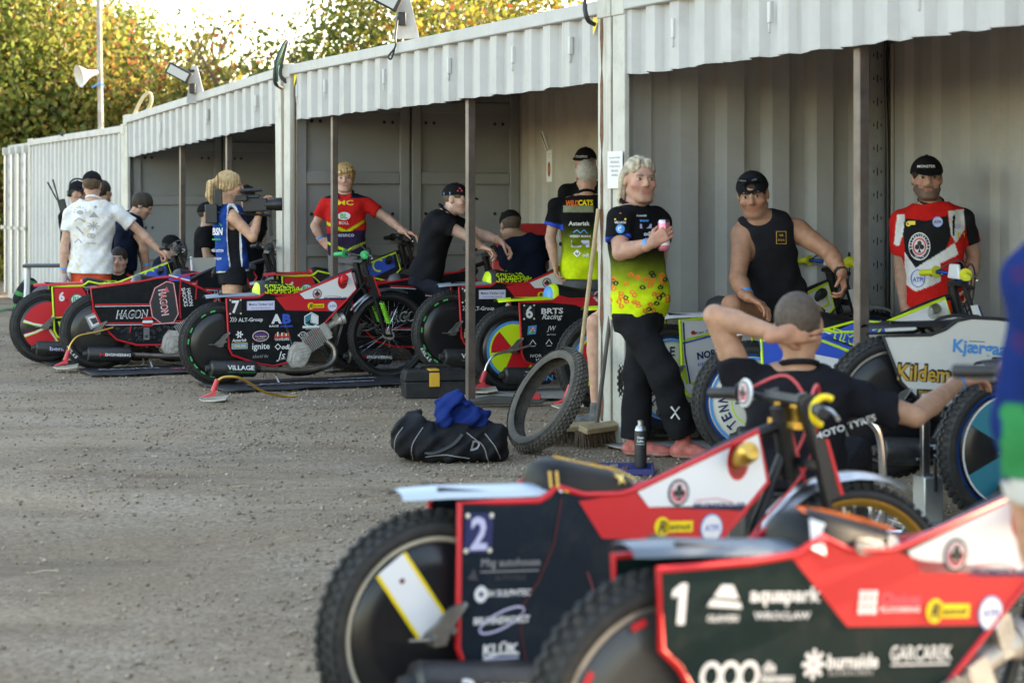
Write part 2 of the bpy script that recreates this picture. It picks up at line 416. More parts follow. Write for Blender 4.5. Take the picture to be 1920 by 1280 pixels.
PROPM = mat('steel_prop_brown', (0.14, 0.115, 0.105), 0.45, 0.5, var=0.3, vscale=8, dirt=((0.22, 0.12, 0.07), 0.5, 6))
WOODF = mat('container_floor_wood', (0.16, 0.13, 0.10), 0.8, var=0.3, vscale=5)
ROOFM = mat('container_roof_inner', (0.20, 0.205, 0.21), 0.6, var=0.1, vscale=2)

def corr_profile(L, period=0.278, depth=0.042):
    """(position, offset) along a corrugated sheet"""
    out = []; x = 0.0
    seg = [(0.37, 0), (0.13, 1), (0.37, 1), (0.13, 0)]
    out.append((0.0, 0.0))
    while x < L - 1e-6:
        for w, o in seg:
            x += w * period
            out.append((min(x, L), o * depth if x <= L else out[-1][1]))
            if x >= L: break
    return out
def corr_sheet(p0, dirv, outv, L, z0, z1, period=0.278, depth=0.042, jag=0.0):
    mb = MB(); pr = corr_profile(L, period, depth); vs = []
    for i, (x, o) in enumerate(pr):
        b = Vector(p0) + dirv * x + outv * o
        j = random.uniform(-jag, jag) if jag else 0
        vs += [(b.x, b.y, b.z + z0 + j), (b.x, b.y, b.z + z1)]
    return mb.add(vs, [(2 * i, 2 * i + 2, 2 * i + 3, 2 * i + 1) for i in range(len(pr) - 1)])
def solid(o, th=0.004):
    m = o.modifiers.new('thickness', 'SOLIDIFY'); m.thickness = th; m.offset = 0; return o
def ubox(mb, t0, t1, d0, d1, z0, z1, f=None, mi=0):
    """box aligned with the row"""
    f = f or facade
    c = f((t0 + t1) / 2, (d0 + d1) / 2, (z0 + z1) / 2)
    return mb.box(c, (abs(t1 - t0), abs(d1 - d0), abs(z1 - z0)), (0, 0, ROWA), mi)

def local(root, o):
    """parent o to root keeping its world-space mesh coordinates"""
    o.parent = root; o.matrix_parent_inverse = root.matrix_world.inverted(); return o

def container(t0, t1, W, label, ztop=2.60, zfas=2.12, endkind='doors', tilt=0.0, zb=0.0, closed=False, backmat=None, endmat=None, postw=(0.17, 0.17), shared_end=False):
    root = thing('shipping_container', facade(t0, 0, zb), label, 'container', group='white shipping containers of the pit row')
    bpy.context.view_layer.update()
    M = None
    if tilt:
        a = facade(t0, 0, 0); M = Matrix.Translation(a) @ Matrix.Rotation(-math.atan2(tilt, t1 - t0) * -1, 4, NIN) @ Matrix.Translation(-a)
    def fin(mb, name, m, sm=35, bevel=0, th=0):
        if M is not None: mb.xf(M)
        o = mb.build(name, m, smooth=sm, bevel=bevel); local(root, o)
        if th: solid(o, th)
        return o
    L = t1 - t0; dv = U; ov = -NIN
    # fascia or whole front
    z0 = zb + 0.12 if closed else zfas
    fin(corr_sheet(facade(t0 + postw[0], 0.06), dv, ov, L - postw[0] - postw[1], z0, ztop - 0.07, jag=0 if closed else 0.006), 'front_wall' if closed else 'fascia', CWHITE, sm=0, th=0.004)
    fin(ubox(MB(), t0 + 0.004, t1 - 0.004, -0.005, 0.09, ztop - 0.085, ztop), 'top_rail', CWHITE, bevel=0.008)
    for a, b in ((t0, t0 + postw[0]), (t1 - postw[1], t1)):
        mb = ubox(MB(), a, b, 0.0, 0.035, zb, ztop - 0.10)
        pst = fin(mb, 'corner_post', CPOST, bevel=0.006)
        for zc in (ztop - 0.05, zb + 0.06):
            fin(ubox(MB(), a - 0.002, b + 0.002, -0.008, 0.04, zc - 0.06, zc + 0.065), 'corner_casting', CPOST, bevel=0.006)
    # roof, back wall, end walls
    fin(ubox(MB(), t0, t1 + (0.2 if endkind == 'corrugated' else -0.002), 0.09, W + 0.02, ztop - 0.05, ztop - 0.015), 'roof', ROOFM)
    fin(corr_sheet(facade(t0, W), dv, ov, L + (0.2 if endkind == 'corrugated' else 0), zb - 0.12, ztop - 0.06), 'back_wall', backmat or CINNER, sm=0, th=0.004)
    if endkind == 'corrugated':
        fin(corr_sheet(facade(t1 + 0.195, 0.04), NIN, -U, W - 0.06, zb - 0.1, ztop - 0.06, period=0.32, depth=0.075), 'end_wall', endmat or CINNER, sm=0, th=0.004)
    elif endkind == 'doors':
        dw = (W - 0.10) / 2
        for k in range(2):
            d0 = 0.08 + k * dw
            mb = ubox(MB(), t1 - 0.05, t1 - 0.03, d0 + 0.001, d0 + dw - 0.001, zb - 0.1, ztop - 0.05)
            door = fin(mb, 'door', endmat or CDOOR)
            fr = MB()
            for dd in (d0 + 0.012, d0 + dw - 0.10): ubox(fr, t1 - 0.095, t1 - 0.05, dd, dd + 0.088, zb + 0.05, ztop - 0.10)
            f = fin(fr, 'door_frame', endmat or CDOOR, bevel=0.006); f.parent = door; f.matrix_parent_inverse = door.matrix_world.inverted()
            for zc in (0.42, 0.98, 1.62, 2.26):
                rb = fin(ubox(MB(), t1 - 0.085, t1 - 0.049, d0 + 0.10, d0 + dw - 0.10, zb + zc - 0.055, zb + zc + 0.055), 'door_rib', endmat or CDOOR, bevel=0.01)
                rb.parent = door; rb.matrix_parent_inverse = door.matrix_world.inverted()
            for zc in (0.62, 1.30, 2.12):
                for dd in (d0 + 0.16, d0 + 0.24, d0 + dw - 0.24, d0 + dw - 0.16):
                    bl = MB(); c = facade(t1 - 0.052, dd, zb + zc); bl.lathe([(0.0, 0.012), (0.012, 0.010), (0.016, 0)], 8, axis='x')
                    bl.xf(Matrix.Translation(c) @ Matrix.Rotation(ROWA + math.pi, 4, 'Z'))
                    o = fin(bl, 'bolt', DARKM); o.parent = door; o.matrix_parent_inverse = door.matrix_world.inverted()
    if not shared_end: fin(ubox(MB(), t0 + 0.01, t0 + 0.05, 0.06, W - 0.01, zb - 0.1, ztop - 0.06), 'end_panel', endmat or CINNER)
    fin(ubox(MB(), t0, t1, W - 0.055, W + 0.06, ztop - 0.12, ztop - 0.02), 'rear_rail', CINNER)
    return root, fin

cA, finA = container(-6.60, -0.245, 2.02, 'white open shipping container with grey corrugated inner walls and perforated cable strip', endkind='corrugated', zfas=2.145, postw=(0.17, 0.15))
cB, finB = container(-0.225, 6.08, 2.26, 'white open shipping container with grey inner doors and cream back wall', backmat=CCREAM, shared_end=True)
cC, finC = container(6.10, 12.20, 2.26, 'white open shipping container behind the camera operator, its roof sloping', tilt=-0.20)
cD, finD = container(12.24, 18.4, 2.3, 'closed white shipping container with a solid corrugated front', ztop=2.30, closed=True, endkind='none', zb=-0.1)
# perforated cable tray strip in the back corner of the near container
mb = MB(); ubox(mb, -0.175, -0.15, 1.84, 1.95, 0.0, 2.45)
finA(mb, 'cable_tray', mat('galvanised', (0.42, 0.43, 0.44), 0.5, 0.6, var=0.15))
sl = Decals(lambda u, v, k: facade(-0.1775, u, v))
for k in range(16):
    for dd in (1.865, 1.892, 1.920): sl.shape('rect', dd, 0.15 + k * 0.145, 0.008, 0.05 if dd == 1.892 else 0.02, BLACK)
o = sl.build('slots', None, split=False); o['kind'] = 'stuff'; local(cA, o)
mb = MB(); mb.tube(smoothpath([facade(-0.26, 1.9, 2.5), facade(-0.21, 1.93, 2.2), facade(-0.20, 1.955, 1.6), facade(-0.20, 1.955, 0.1)]), 0.012)
finA(mb, 'cable', BLACKPL)
finA(ubox(MB(), -0.215, -0.20, 1.975, 1.99, 0, 2.4), 'cover_strip', CCREAM)

# rust streaks down the near double post
for k, (a, b, d) in enumerate(((-0.135, -0.085, -0.0135), (-0.238, -0.228, -0.0135))):
    mb = MB(); pts = []
    for i in range(26):
        z = 2.49 - i * 0.098; w = 0.55 + 0.45 * math.sin(i * 1.7 + k) * math.sin(i * .6)
        pts.append((z, w))
    vs = []
    for z, w in pts:
        vs += [facade(a + (b - a) * (0.5 - w / 2), -0.0035, z), facade(a + (b - a) * (0.5 + w / 2), -0.0035, z)]
    mb.add(vs, [(2 * i, 2 * i + 1, 2 * i + 3, 2 * i + 2) for i in range(25)])
    (finB if k == 0 else finA)(mb, 'rust_streak', RUST, sm=0)

# steel props under the fascia
def prop(fin, px, W=0.042, zt=2.14, Yofs=0.09):
    k = (px - 960) / FPX; dm = Yofs + W / 2
    t = (0.484 + 0.9124 * dm - k * (11.55 + 0.4092 * dm)) / (0.4092 + 0.9124 * k)
    fin(ubox(MB(), t - W / 2, t + W / 2, Yofs, Yofs + W, -0.02, zt + 0.25), 'prop_post', PROPM, bevel=0.004)
    return t
prop(finB, 627, 0.05); prop(finB, 882, 0.055); prop(finA, 1615, 0.055)
for px in (342, 429):
    k = (px - 960) / FPX; t = (0.484 + 0.9124 * 0.117 - k * (11.55 + 0.4092 * 0.117)) / (0.4092 + 0.9124 * k)
    local(cC, ubox(MB(), t - 0.028, t + 0.028, 0.09, 0.145, -0.2, 2.1).build('prop_post', PROPM, bevel=0.004))
# vents on the fascias, warning triangles, bottom nicks
VENT = mat('vent_plastic', (0.55, 0.55, 0.54), 0.5)
for fin, lst in ((finB, (0.35, 1.2, 2.3, 3.6, 5.0, 5.75)), (finA, (-0.95, -1.95, -3.2)), (finC, (6.9, 8.6, 10.5))):
    for t in lst:
        drop = 0 if fin is not finC else 0
        mb = ubox(MB(), t - 0.014, t + 0.014, 0.004, 0.03, 2.31, 2.42); ubox(mb, t - 0.005, t + 0.005, 0.004, 0.02, 2.26, 2.31)
        fin(mb, 'vent', VENT, bevel=0.005)
for t in (5.86, 0.05):
    d = MB(); d.add([facade(t, 0.02, 2.51), facade(t - 0.0, 0.02, 2.40), facade(t - 0.10, 0.02, 2.51)], [(0, 1, 2)])
    finB(d, 'warning_triangle', YEL, sm=0)

# door-end container standing past the closed one
rootE = thing('shipping_container', facade(18.46, 0, -0.1), 'white shipping container end with vertical locking bars and grey lettering', 'container', group='white shipping containers of the pit row')
bpy.context.view_layer.update()
def finE(mb, name, m, bevel=0.0): return local(rootE, mb.build(name, m, bevel=bevel))
finE(ubox(MB(), 18.52, 20.8, 0.12, 5.8, -0.1, 2.28), 'body', CWHITE)
for k in range(2):
    a = 18.55 + k * 1.14; dr = finE(ubox(MB(), a, a + 1.10, 0.06, 0.12, 0.02, 2.16), 'door', CWHITE, 0.006)
    for tt in (a + 0.22, a + 0.80):
        b = MB(); b.tube([facade(tt, 0.03, 0.0), facade(tt, 0.03, 2.24)], 0.022, 8); o = finE(b, 'locking_bar', STEEL); o.parent = dr; o.matrix_parent_inverse = dr.matrix_world.inverted()
        b = ubox(MB(), tt - 0.05, tt + 0.05, -0.01, 0.06, 2.12, 2.24); o = finE(b, 'keeper', CPOST); o.parent = dr; o.matrix_parent_inverse = dr.matrix_world.inverted(); b = ubox(MB(), tt - 0.05, tt + 0.3, 0.0, 0.03, 0.98, 1.03); o = finE(b, 'handle', CPOST); o.parent = dr; o.matrix_parent_inverse = dr.matrix_world.inverted()
    sl = Decals(lambda u, v, kk: facade(u, 0.055, v))
    for z in (1.95, 1.7, 1.5, 1.3):
        sl = Decals(lambda u, v, kk: facade(u, 0.055, v)); sl.text('XPSU 4821', a + 0.55, z, -0.36, GREYP, h=0.07); local(rootE, sl.build('lettering', None))

# ================================================================== trees
def leaf_mat():
    m = bpy.data.materials.new('autumn_leaf'); m.use_nodes = True
    n = m.node_tree.nodes; l = m.node_tree.links; b = n['Principled BSDF']; b.inputs['Roughness'].default_value = 0.6
    at_ = n.new('ShaderNodeAttribute'); at_.attribute_name = 'leafcol'
    l.new(at_.outputs['Color'], b.inputs['Base Color'])
    t = n.new('ShaderNodeBsdfTranslucent'); l.new(at_.outputs['Color'], t.inputs['Color'])
    ad = n.new('ShaderNodeMixShader'); ad.inputs[0].default_value = 0.58
    l.new(b.outputs[0], ad.inputs[1]); l.new(t.outputs[0], ad.inputs[2]); l.new(ad.outputs[0], n['Material Output'].inputs[0]); return m
LEAF = leaf_mat()
BARK = mat('bark', (0.13, 0.10, 0.075), 0.9, var=0.35, vscale=12, bump=0.5, bscale=40)
PAL_A = np.array([[0.20, 0.24, 0.05], [0.13, 0.18, 0.04], [0.30, 0.27, 0.06], [0.32, 0.19, 0.06], [0.36, 0.32, 0.08], [0.06, 0.09, 0.03], [0.28, 0.11, 0.05]])
PAL_B = np.array([[0.13, 0.17, 0.035], [0.18, 0.19, 0.04], [0.27, 0.24, 0.04], [0.34, 0.26, 0.05], [0.08, 0.11, 0.03], [0.26, 0.16, 0.04], [0.30, 0.07, 0.035]])
def tree(name, label, base, H, rad, nleaf, pal, wts, seed, trunk_r=0.14, leaf=0.085, low=0.15, spread=0.42, sparse=False, lean=0.0):
    r = np.random.default_rng(seed)
    root = thing(name, base, label, 'tree', group='autumn trees behind the containers')
    mb = MB(); tips = []
    def branch(p, d, ln, rr, depth):
        k = 5; pts = [p.copy()]; q = p.copy(); dd = d.copy()
        for i in range(k):
            dd = (dd + Vector(r.normal(0, 0.16, 3)) + Vector((0, 0, 0.05))).normalized(); q = q + dd * (ln / k); pts.append(q.copy())
        mb.tube(pts, [rr * (1 - 0.62 * i / k) for i in range(k + 1)], 6 if depth else 8, cap=False)
        if depth >= 3: tips.extend(pts[2:]); return
        if depth >= 2: tips.extend(pts[3:])
        nb = 5 if depth == 0 else 4
        for i in range(nb):
            f = 0.35 + 0.65 * (i + r.random()) / nb; b = pts[min(k, int(f * k))]
            az = r.random() * 6.28; sp = 0.5 + 0.5 * r.random()
            nd = (dd * (1 - sp * 0.55) + Vector((math.cos(az), math.sin(az), 0.1 + 0.35 * r.random())) * sp).normalized()
            branch(b, nd, ln * (0.55 + 0.2 * r.random()), rr * 0.55, depth + 1)
    nst = 3 if not sparse else 2
    for i in range(nst):
        az = i * 6.28 / nst + r.random()
        branch(Vector((0.15 * math.cos(az), 0.15 * math.sin(az), -0.1)), Vector((0.22 * math.cos(az) + lean, 0.22 * math.sin(az), 1)).normalized(), H * 0.52, trunk_r, 0)
    mb.build('trunk', BARK, root)
    T = np.array([tuple(t) for t in tips])
    # fit the crown into its envelope
    k = (rad / max(0.1, np.percentile(np.hypot(T[:, 0], T[:, 1]), 90)))
    if not sparse:
        ex = int(len(T) * 0.9); a = r.random(ex) * 6.28; q = rad * np.sqrt(r.random(ex)); hz = H * (low + (1 - low) * r.random(ex))
        sh = np.sqrt(np.clip(1 - ((hz / H - 0.5) / 0.56) ** 2, 0.03, 1))
        T = np.concatenate([T, np.stack([q * np.cos(a) * sh, q * np.sin(a) * sh, hz], 1)])
    c = T[r.integers(0, len(T), nleaf)] + r.normal(0, spread, (nleaf, 3)) * np.array([1, 1, 0.75])
    c[:, 2] = np.maximum(c[:, 2], H * low * r.random(nleaf))
    clump = r.random(len(T)); 
    sz = leaf * (0.6 + 0.8 * r.random(nleaf))
    d1 = r.normal(0, 1, (nleaf, 3)); d1 /= np.linalg.norm(d1, axis=1)[:, None]
    d2 = np.cross(d1, r.normal(0, 1, (nleaf, 3))); d2 /= np.linalg.norm(d2, axis=1)[:, None]
    V = np.stack([c - d1 * sz[:, None] * .6, c + d2 * sz[:, None] * .38, c + d1 * sz[:, None] * .6, c - d2 * sz[:, None] * .38], 1).reshape(-1, 3)
    me = bpy.data.meshes.new('crown'); me.vertices.add(nleaf * 4); me.vertices.foreach_set('co', V.ravel())
    F = np.arange(nleaf * 4, dtype=np.int32); me.loops.add(nleaf * 4); me.loops.foreach_set('vertex_index', F)
    me.polygons.add(nleaf); me.polygons.foreach_set('loop_start', np.arange(0, nleaf * 4, 4, dtype=np.int32)); me.update(calc_edges=True)
    # leaf colour: patches of turning colour plus leaf to leaf variation
    ph = np.sin(c[:, 0] * 1.3 + seed) * np.sin(c[:, 2] * 1.1 + 2 * seed) + np.sin(c[:, 1] * 0.9) * 0.5 + r.normal(0, 0.55, nleaf)
    order = np.argsort(np.argsort(ph)) / nleaf; cum = np.cumsum(np.array(wts) / np.sum(wts)); idx = np.searchsorted(cum, order * 0.999)
    mixr = r.random(nleaf) < 0.35; idx[mixr] = r.choice(len(pal), mixr.sum(), p=np.array(wts) / np.sum(wts))
    colr = pal[idx] * (0.75 + 0.5 * r.random((nleaf, 1)))
    ca = me.color_attributes.new('leafcol', 'FLOAT_COLOR', 'POINT')
    ca.data.foreach_set('color', np.repeat(np.concatenate([colr, np.ones((nleaf, 1))], 1), 4, 0).ravel())
    me.materials.append(LEAF); link('crown', me, root); return root
def tx(px, Y): return ((px - 960) / FPX * Y, Y, -0.2)
tree('maple_tree', 'tall dense tree of golden green and orange leaves reaching the ground', tx(40, 38), 5.9, 2.2, 60000, PAL_A, [6, 5, 5, 3, 4, 2, 1.2], 11, low=0.02, leaf=0.105)
tree('maple_tree', 'golden green tree rising behind the horn loudspeaker pole', tx(215, 40.5), 5.3, 1.25, 36000, PAL_A, [6, 5, 5, 1, 4, 2, .6], 23, low=0.05, leaf=0.105)
tree('ash_tree', 'thin tree with bare forked branches against the open sky', tx(500, 42), 7.6, 2.0, 3600, PAL_B, [3, 4, 4, 3, 2, 2, 1], 31, sparse=True, spread=0.28, trunk_r=0.19, lean=-0.10, leaf=0.11)
tree('ash_tree', 'low green and yellow bush above the sloping container roof', tx(400, 37.5), 3.75, 0.95, 9000, PAL_B, [4, 4, 4, 3, 2, 2, 1], 37, low=0.1, leaf=0.11)
tree('hawthorn_tree', 'green tree with red berries above the middle container roof', tx(745, 36), 6.6, 1.6, 24000, PAL_B, [5, 5, 4, 3, 3, 1, 1], 41, trunk_r=0.09, spread=0.34, leaf=0.10)
tree('hawthorn_tree', 'yellow green tree top showing over the roof beside the double post', tx(960, 39), 6.4, 1.9, 24000, PAL_B, [5, 5, 4, 3, 2, 1, 1], 47, spread=0.36, leaf=0.10)
# ================================================================== speedway motorcycles
# local frame of a bike: x forward, z up, origin under the rear hub; the side turned to the camera is y < 0
SH = {}
SH_last = [None]
def shared(key, fn):
    if key not in SH: SH[key] = fn()
    return SH[key]

def tyre_mesh(r_out, r_rim, half_w, rows, n, knob, name, mats=None, fine=False):
    mb = MB(); rc = (r_out - knob[2] + r_rim) / 2; rh = (r_out - knob[2] - r_rim) / 2
    prof = []
    for i in range(15):
        a = math.radians(-38 + i * 256 / 14)
        prof.append((rc + rh * 1.12 * math.sin(a) * (1 if math.sin(a) < .8 else .93), half_w * math.cos(a)))
    mb.lathe(prof, 72, closed=False)
    for j, (yy, tw) in enumerate(rows):
        rr = rc + rh * math.sqrt(max(0.05, 1 - (yy / (half_w * 1.06)) ** 2)) * 1.0
        tilt = math.asin(max(-1, min(1, yy / (half_w * 1.12))))
        for i in range(n):
            w = 2 * math.pi * (i + 0.5 * (j % 2)) / n
            M = Matrix.Rotation(-w, 3, 'Y') @ Matrix.Rotation(-tilt, 3, 'Z')
            p = Matrix.Rotation(-w, 3, 'Y') @ Vector((rr, yy, 0))
            o = len(mb.v); hx, hy, hz = knob[2] / 2 + .002, knob[1] / 2 * tw, knob[0] / 2
            vs = []
            for x in (-hx, hx):
                for y in (-hy, hy):
                    for z in (-hz, hz):
                        s = 0.8 if x > 0 else 1.0
                        vs.append(p + M @ Vector((x + hx * .55, y * s, z * s)))
            mb.add(vs, [(4, 5, 7, 6), (0, 4, 6, 2), (1, 3, 7, 5), (0, 1, 5, 4), (2, 6, 7, 3)])
    return mb.mesh(name, mats or RUBBER, 40)
def rear_tyre(): return tyre_mesh(0.3225, 0.246, 0.049, [(-.043, .8), (-.022, 1), (0, 1), (.022, 1), (.043, .8)], 54, (.022, .017, .014), 'tyre')
def front_tyre(): return tyre_mesh(0.345, 0.293, 0.036, [(-.029, .8), (0, 1.25), (.029, .8)], 62, (.020, .016, .011), 'tyre')

def rim_mesh(r, hw, m, name='rim'):
    mb = MB(); mb.lathe([(r + .004, -hw), (r + .006, -hw * .8), (r - .012, -hw * .55), (r - .016, 0), (r - .012, hw * .55), (r + .006, hw * .8), (r + .004, hw), (r - .006, hw), (r - .022, hw * .4), (r - .024, 0), (r - .022, -hw * .4), (r - .006, -hw)], 64, closed=True)
    return mb.mesh(name, m, 50)
def spokes_mesh(r):
    mb = MB()
    for i in range(36):
        a = 2 * math.pi * i / 36; s = 1 if i % 2 else -1; b = a + (0.55 if (i // 2) % 2 else -0.55)
        mb.tube([(0.028 * math.cos(b), .028 * s, .028 * math.sin(b)), (r * math.cos(a), .006 * s, r * math.sin(a))], .0016, 5)
        mb.box(((r - .006) * math.cos(a), .006 * s, (r - .006) * math.sin(a)), (.016, .006, .006), (0, -a, 0))
    return mb.mesh('spokes', CHROME, 40)
def hub_mesh():
    mb = MB(); mb.lathe([(.0, -.06), (.012, -.06), (.012, -.045), (.034, -.043), (.034, -.036), (.018, -.03), (.018, .03), (.034, .036), (.034, .043), (.012, .045), (.012, .06), (0, .06)], 20)
    return mb.mesh('hub', ALU, 40)
def engine_mesh():
    mb = MB()
    mb.prism([(.565, .175), (.60, .125), (.66, .115), (.71, .14), (.745, .205), (.76, .26), (.70, .318), (.63, .325), (.585, .27)], -.125, .10, mi=0)
    mb.prism([(.58, .18), (.61, .14), (.66, .13), (.70, .15), (.73, .21), (.74, .255), (.69, .30), (.63, .305), (.595, .26)], -.145, -.12)
    for k in range(6):
        z = .155 + k * .025; mb.box((.665 + k * .004, -.147, z), (.11 - abs(k - 2.5) * .012, .012, .008), (0, R(-12), 0))
    mb.lathe([(0, -.16), (.022, -.158), (.026, -.14)], 16, (.655, 0, .195))
    mb.lathe([(0, -.153), (.045, -.152), (.05, -.14)], 20, (.65, 0, .205))
    return mb.mesh('engine', ALU, 30)
CYL_A, CYL_B = Vector((.70, 0, .285)), Vector((.90, 0, .405))
def cyl_mesh():
    mb = MB(); d = (CYL_B - CYL_A).normalized(); ang = -math.atan2(d.z, d.x)
    for k in range(11):
        p = CYL_A + d * (.02 + k * .0155); wdt = .15 if k < 9 else .13
        mb.box((p.x, -.01, p.z), (.0055, .20, wdt), (0, ang, 0))
    mb.box(tuple(CYL_A + d * .11 + Vector((0, -.01, 0))), (.2, .12, .085), (0, ang, 0))
    p = CYL_A + d * .215; mb.box((p.x, -.01, p.z), (.055, .18, .135), (0, ang, 0)); p = CYL_A + d * .245; mb.box((p.x, -.01, p.z), (.03, .14, .10), (0, ang, 0))
    return mb.mesh('cylinder', ALU, 30)
def carb_mesh():
    mb = MB(); mb.tube([(.93, -.02, .43), (1.0, -.02, .47), (1.03, -.02, .48)], [.03, .03, .042], 12); mb.box((.985, -.02, .50), (.05, .06, .10), (0, R(-25), 0)); mb.tube([(1.035, -.02, .483), (1.06, -.02, .493)], [.045, .05], 14)
    return mb.mesh('carburettor', ALU, 35)
def pipe_mesh():
    mb = MB(); pts = smoothpath([(.90, -.10, .32), (.945, -.13, .27), (.95, -.145, .20), (.90, -.155, .14), (.80, -.155, .115), (.66, -.155, .105), (.50, -.155, .115), (.33, -.155, .128)], 5)
    mb.tube(pts, .024, 12); return mb.mesh('exhaust_pipe', PIPE, 50)
def muffler_mesh(m):
    mb = MB(); mb.lathe([(.0, -.02), (.022, -.02), (.026, 0), (.03, .0), (.03, .012), (.058, .022), (.062, .035), (.062, .35), (.056, .37), (.028, .385), (.026, .41)], 26, axis='x')
    mb.xf(Matrix.Translation((-.075, -.165, .150)) @ Matrix.Rotation(R(3), 4, 'Y')); return mb.mesh('muffler', m, 40)
def frame_mesh():
    mb = MB()
    mb.tube(smoothpath([(1.135, 0, .88), (.9, 0, .80), (.6, 0, .64), (.45, 0, .52)]), .018, 8)
    mb.tube(smoothpath([(1.14, 0, .80), (1.04, 0, .55), (.93, 0, .22), (.80, 0, .085), (.55, 0, .075), (.45, 0, .20)]), .016, 8)
    for s in (-1, 1):
        mb.tube(smoothpath([(.47, .03 * s, .52), (.30, .068 * s, .46), (.02, .068 * s, .335)]), .012, 8)
        mb.tube(smoothpath([(.50, .03 * s, .16), (.30, .068 * s, .24), (.0, .068 * s, .32)]), .012, 8)
        mb.tube([(.38, .07 * s, .48), (.15, .06 * s, .69), (-.02, .05 * s, .70)], .009, 6)
    mb.tube([(1.115, 0, .93), (1.165, 0, .72)], .028, 12)
    return mb.mesh('frame', DARKM, 45)
def adjuster_mesh():
    mb = MB()
    mb.prism([(-.02, .335), (.01, .295), (.05, .30), (.075, .38), (.105, .41), (.10, .425), (.06, .41), (.02, .365)], -.118, -.100)
    mb.lathe([(0, -.15), (.014, -.15), (.014, -.12), (.022, -.12), (.022, -.10)], 14, (0.0, 0, .322)); mb.tube([(0, -.13, .322), (-.09, -.14, .325)], .006, 8)
    mb.tube([(.05, -.11, .34), (.115, -.11, .425)], .009, 8)
    mb.lathe([(0, -.122), (.012, -.122), (.012, -.11)], 10, (.07, 0, .345))
    return mb.mesh('chain_adjuster', mat('worn_grey_alloy', (.20, .195, .185), .45, .7, var=.25, vscale=20), 35)
def chain_mesh():
    mb = MB(); mb.tube([(.0, .085, .39), (.45, .07, .30)], .007, 5); mb.tube([(.0, .085, .255), (.45, .07, .22)], .007, 5); mb.lathe([(.07, .08), (.07, .09), (.02, .09), (.02, .08)], 24, (0, 0, .3225))
    return mb.mesh('drive_chain', DARKM, 35)
def fork_mesh():
    mb = MB()
    for s in (-1, 1):
        mb.tube([(1.11, .085 * s, .955), (1.195, .085 * s, .70), (1.285, .08 * s, .40)], [.016, .016, .014], 10)
        mb.tube(smoothpath([(1.285, .08 * s, .41), (1.30, .075 * s, .355), (1.365, .066 * s, .345)]), .012, 8)
        mb.tube([(1.235, .09 * s, .54), (1.31, .09 * s, .54), (1.355, .075 * s, .36)], .007, 6)
    mb.box((1.125, 0, .93), (.075, .21, .022), (0, R(18), 0)); mb.box((1.175, 0, .745), (.07, .21, .022), (0, R(18), 0))
    mb.tube(smoothpath([(1.28, -.08, .45), (1.18, -.075, .40), (1.12, 0, .39), (1.18, .075, .40), (1.28, .08, .45)]), .008, 7)
    return mb.mesh('fork', DARKM, 40)
def shock_mesh(m, s):
    mb = MB()
    if True:
        a, b = Vector((1.255, .102 * s, .63)), Vector((1.335, .098 * s, .42)); mb.tube([a, b], .008, 8, mi=1)
        pts = [a.lerp(b, .08 + .8 * i / 60) + Vector((math.cos(i * .95), math.sin(i * .95), 0)) * .018 for i in range(61)]
        mb.tube(pts, .006, 5)
    return mb.mesh('fork_spring', [m, CHROME], 60)
def bar_mesh(m, hw):
    mb = MB(); mb.tube(smoothpath([(1.04, -hw, .985), (1.075, -hw * .62, .995), (1.125, -.12, .985), (1.13, -.05, .96), (1.13, .05, .96), (1.125, .12, .985), (1.075, hw * .62, .995), (1.04, hw, .985)]), .0115, 9)
    mb.tube([(1.12, -.13, .985), (1.12, .13, .985)], .008, 8)
    for s in (-1, 1): mb.box((1.13, .05 * s, .95), (.04, .03, .05))
    return mb.mesh('handlebar', m, 45)
def grip_mesh(m, hw, s):
    mb = MB(); a = Vector((1.035, -hw * s - .0 * s, .9845)); b = Vector((1.078, -hw * .58 * s, .997))
    d = (b - a)
    mb.tube([a - d * .05, a - d * .02, a + d * .85, a + d * .86, a + d * .90, a + d * .91], [.014, .018, .016, .034, .034, .014], 14)
    for k in range(7): mb.tube([a + d * (.05 + k * .1), a + d * (.08 + k * .1)], .0182, 12)
    return mb.mesh('grip', m, 35)
def lever_mesh(hw, s):
    mb = MB(); mb.tube(smoothpath([(1.09, -hw * .5 * s, .99), (1.13, -hw * .62 * s, .985), (1.115, -hw * .8 * s, .975), (1.085, -hw * s, .97)]), [.008] + [.006] * 18, 7)
    return mb.mesh('lever', STEEL, 45)
def cable_mesh(m):
    mb = MB(); mb.tube(smoothpath([(1.06, -.22, 1.0), (1.14, -.12, 1.05), (1.19, -.05, .97), (1.15, -.06, .80), (1.0, -.05, .62), (.95, -.03, .50)]), .0045, 6)
    mb.tube(smoothpath([(1.07, .2, 1.0), (1.16, .1, 1.06), (1.20, .03, .95), (1.14, .05, .78), (.9, .06, .55)]), .0045, 6); return mb.mesh('control_cable', m, 60)
def fender_mesh(m):
    mb = MB(); sec = [(-.085, -.016), (-.08, -.004), (-.04, .004), (0, .007), (.04, .004), (.08, -.004), (.085, -.016)]; xs_ = [(-.12, .688, .55), (-.09, .692, .85), (0, .698, 1), (.2, .700, 1), (.36, .704, .9)]
    vs = []
    for x, z, k in xs_: vs += [(x, y * k, z + h) for y, h in sec]
    n = len(sec); mb.add(vs, [(i * n + j, i * n + j + 1, (i + 1) * n + j + 1, (i + 1) * n + j) for i in range(len(xs_) - 1) for j in range(n - 1)])
    return mb.mesh('rear_fender', m, 60)
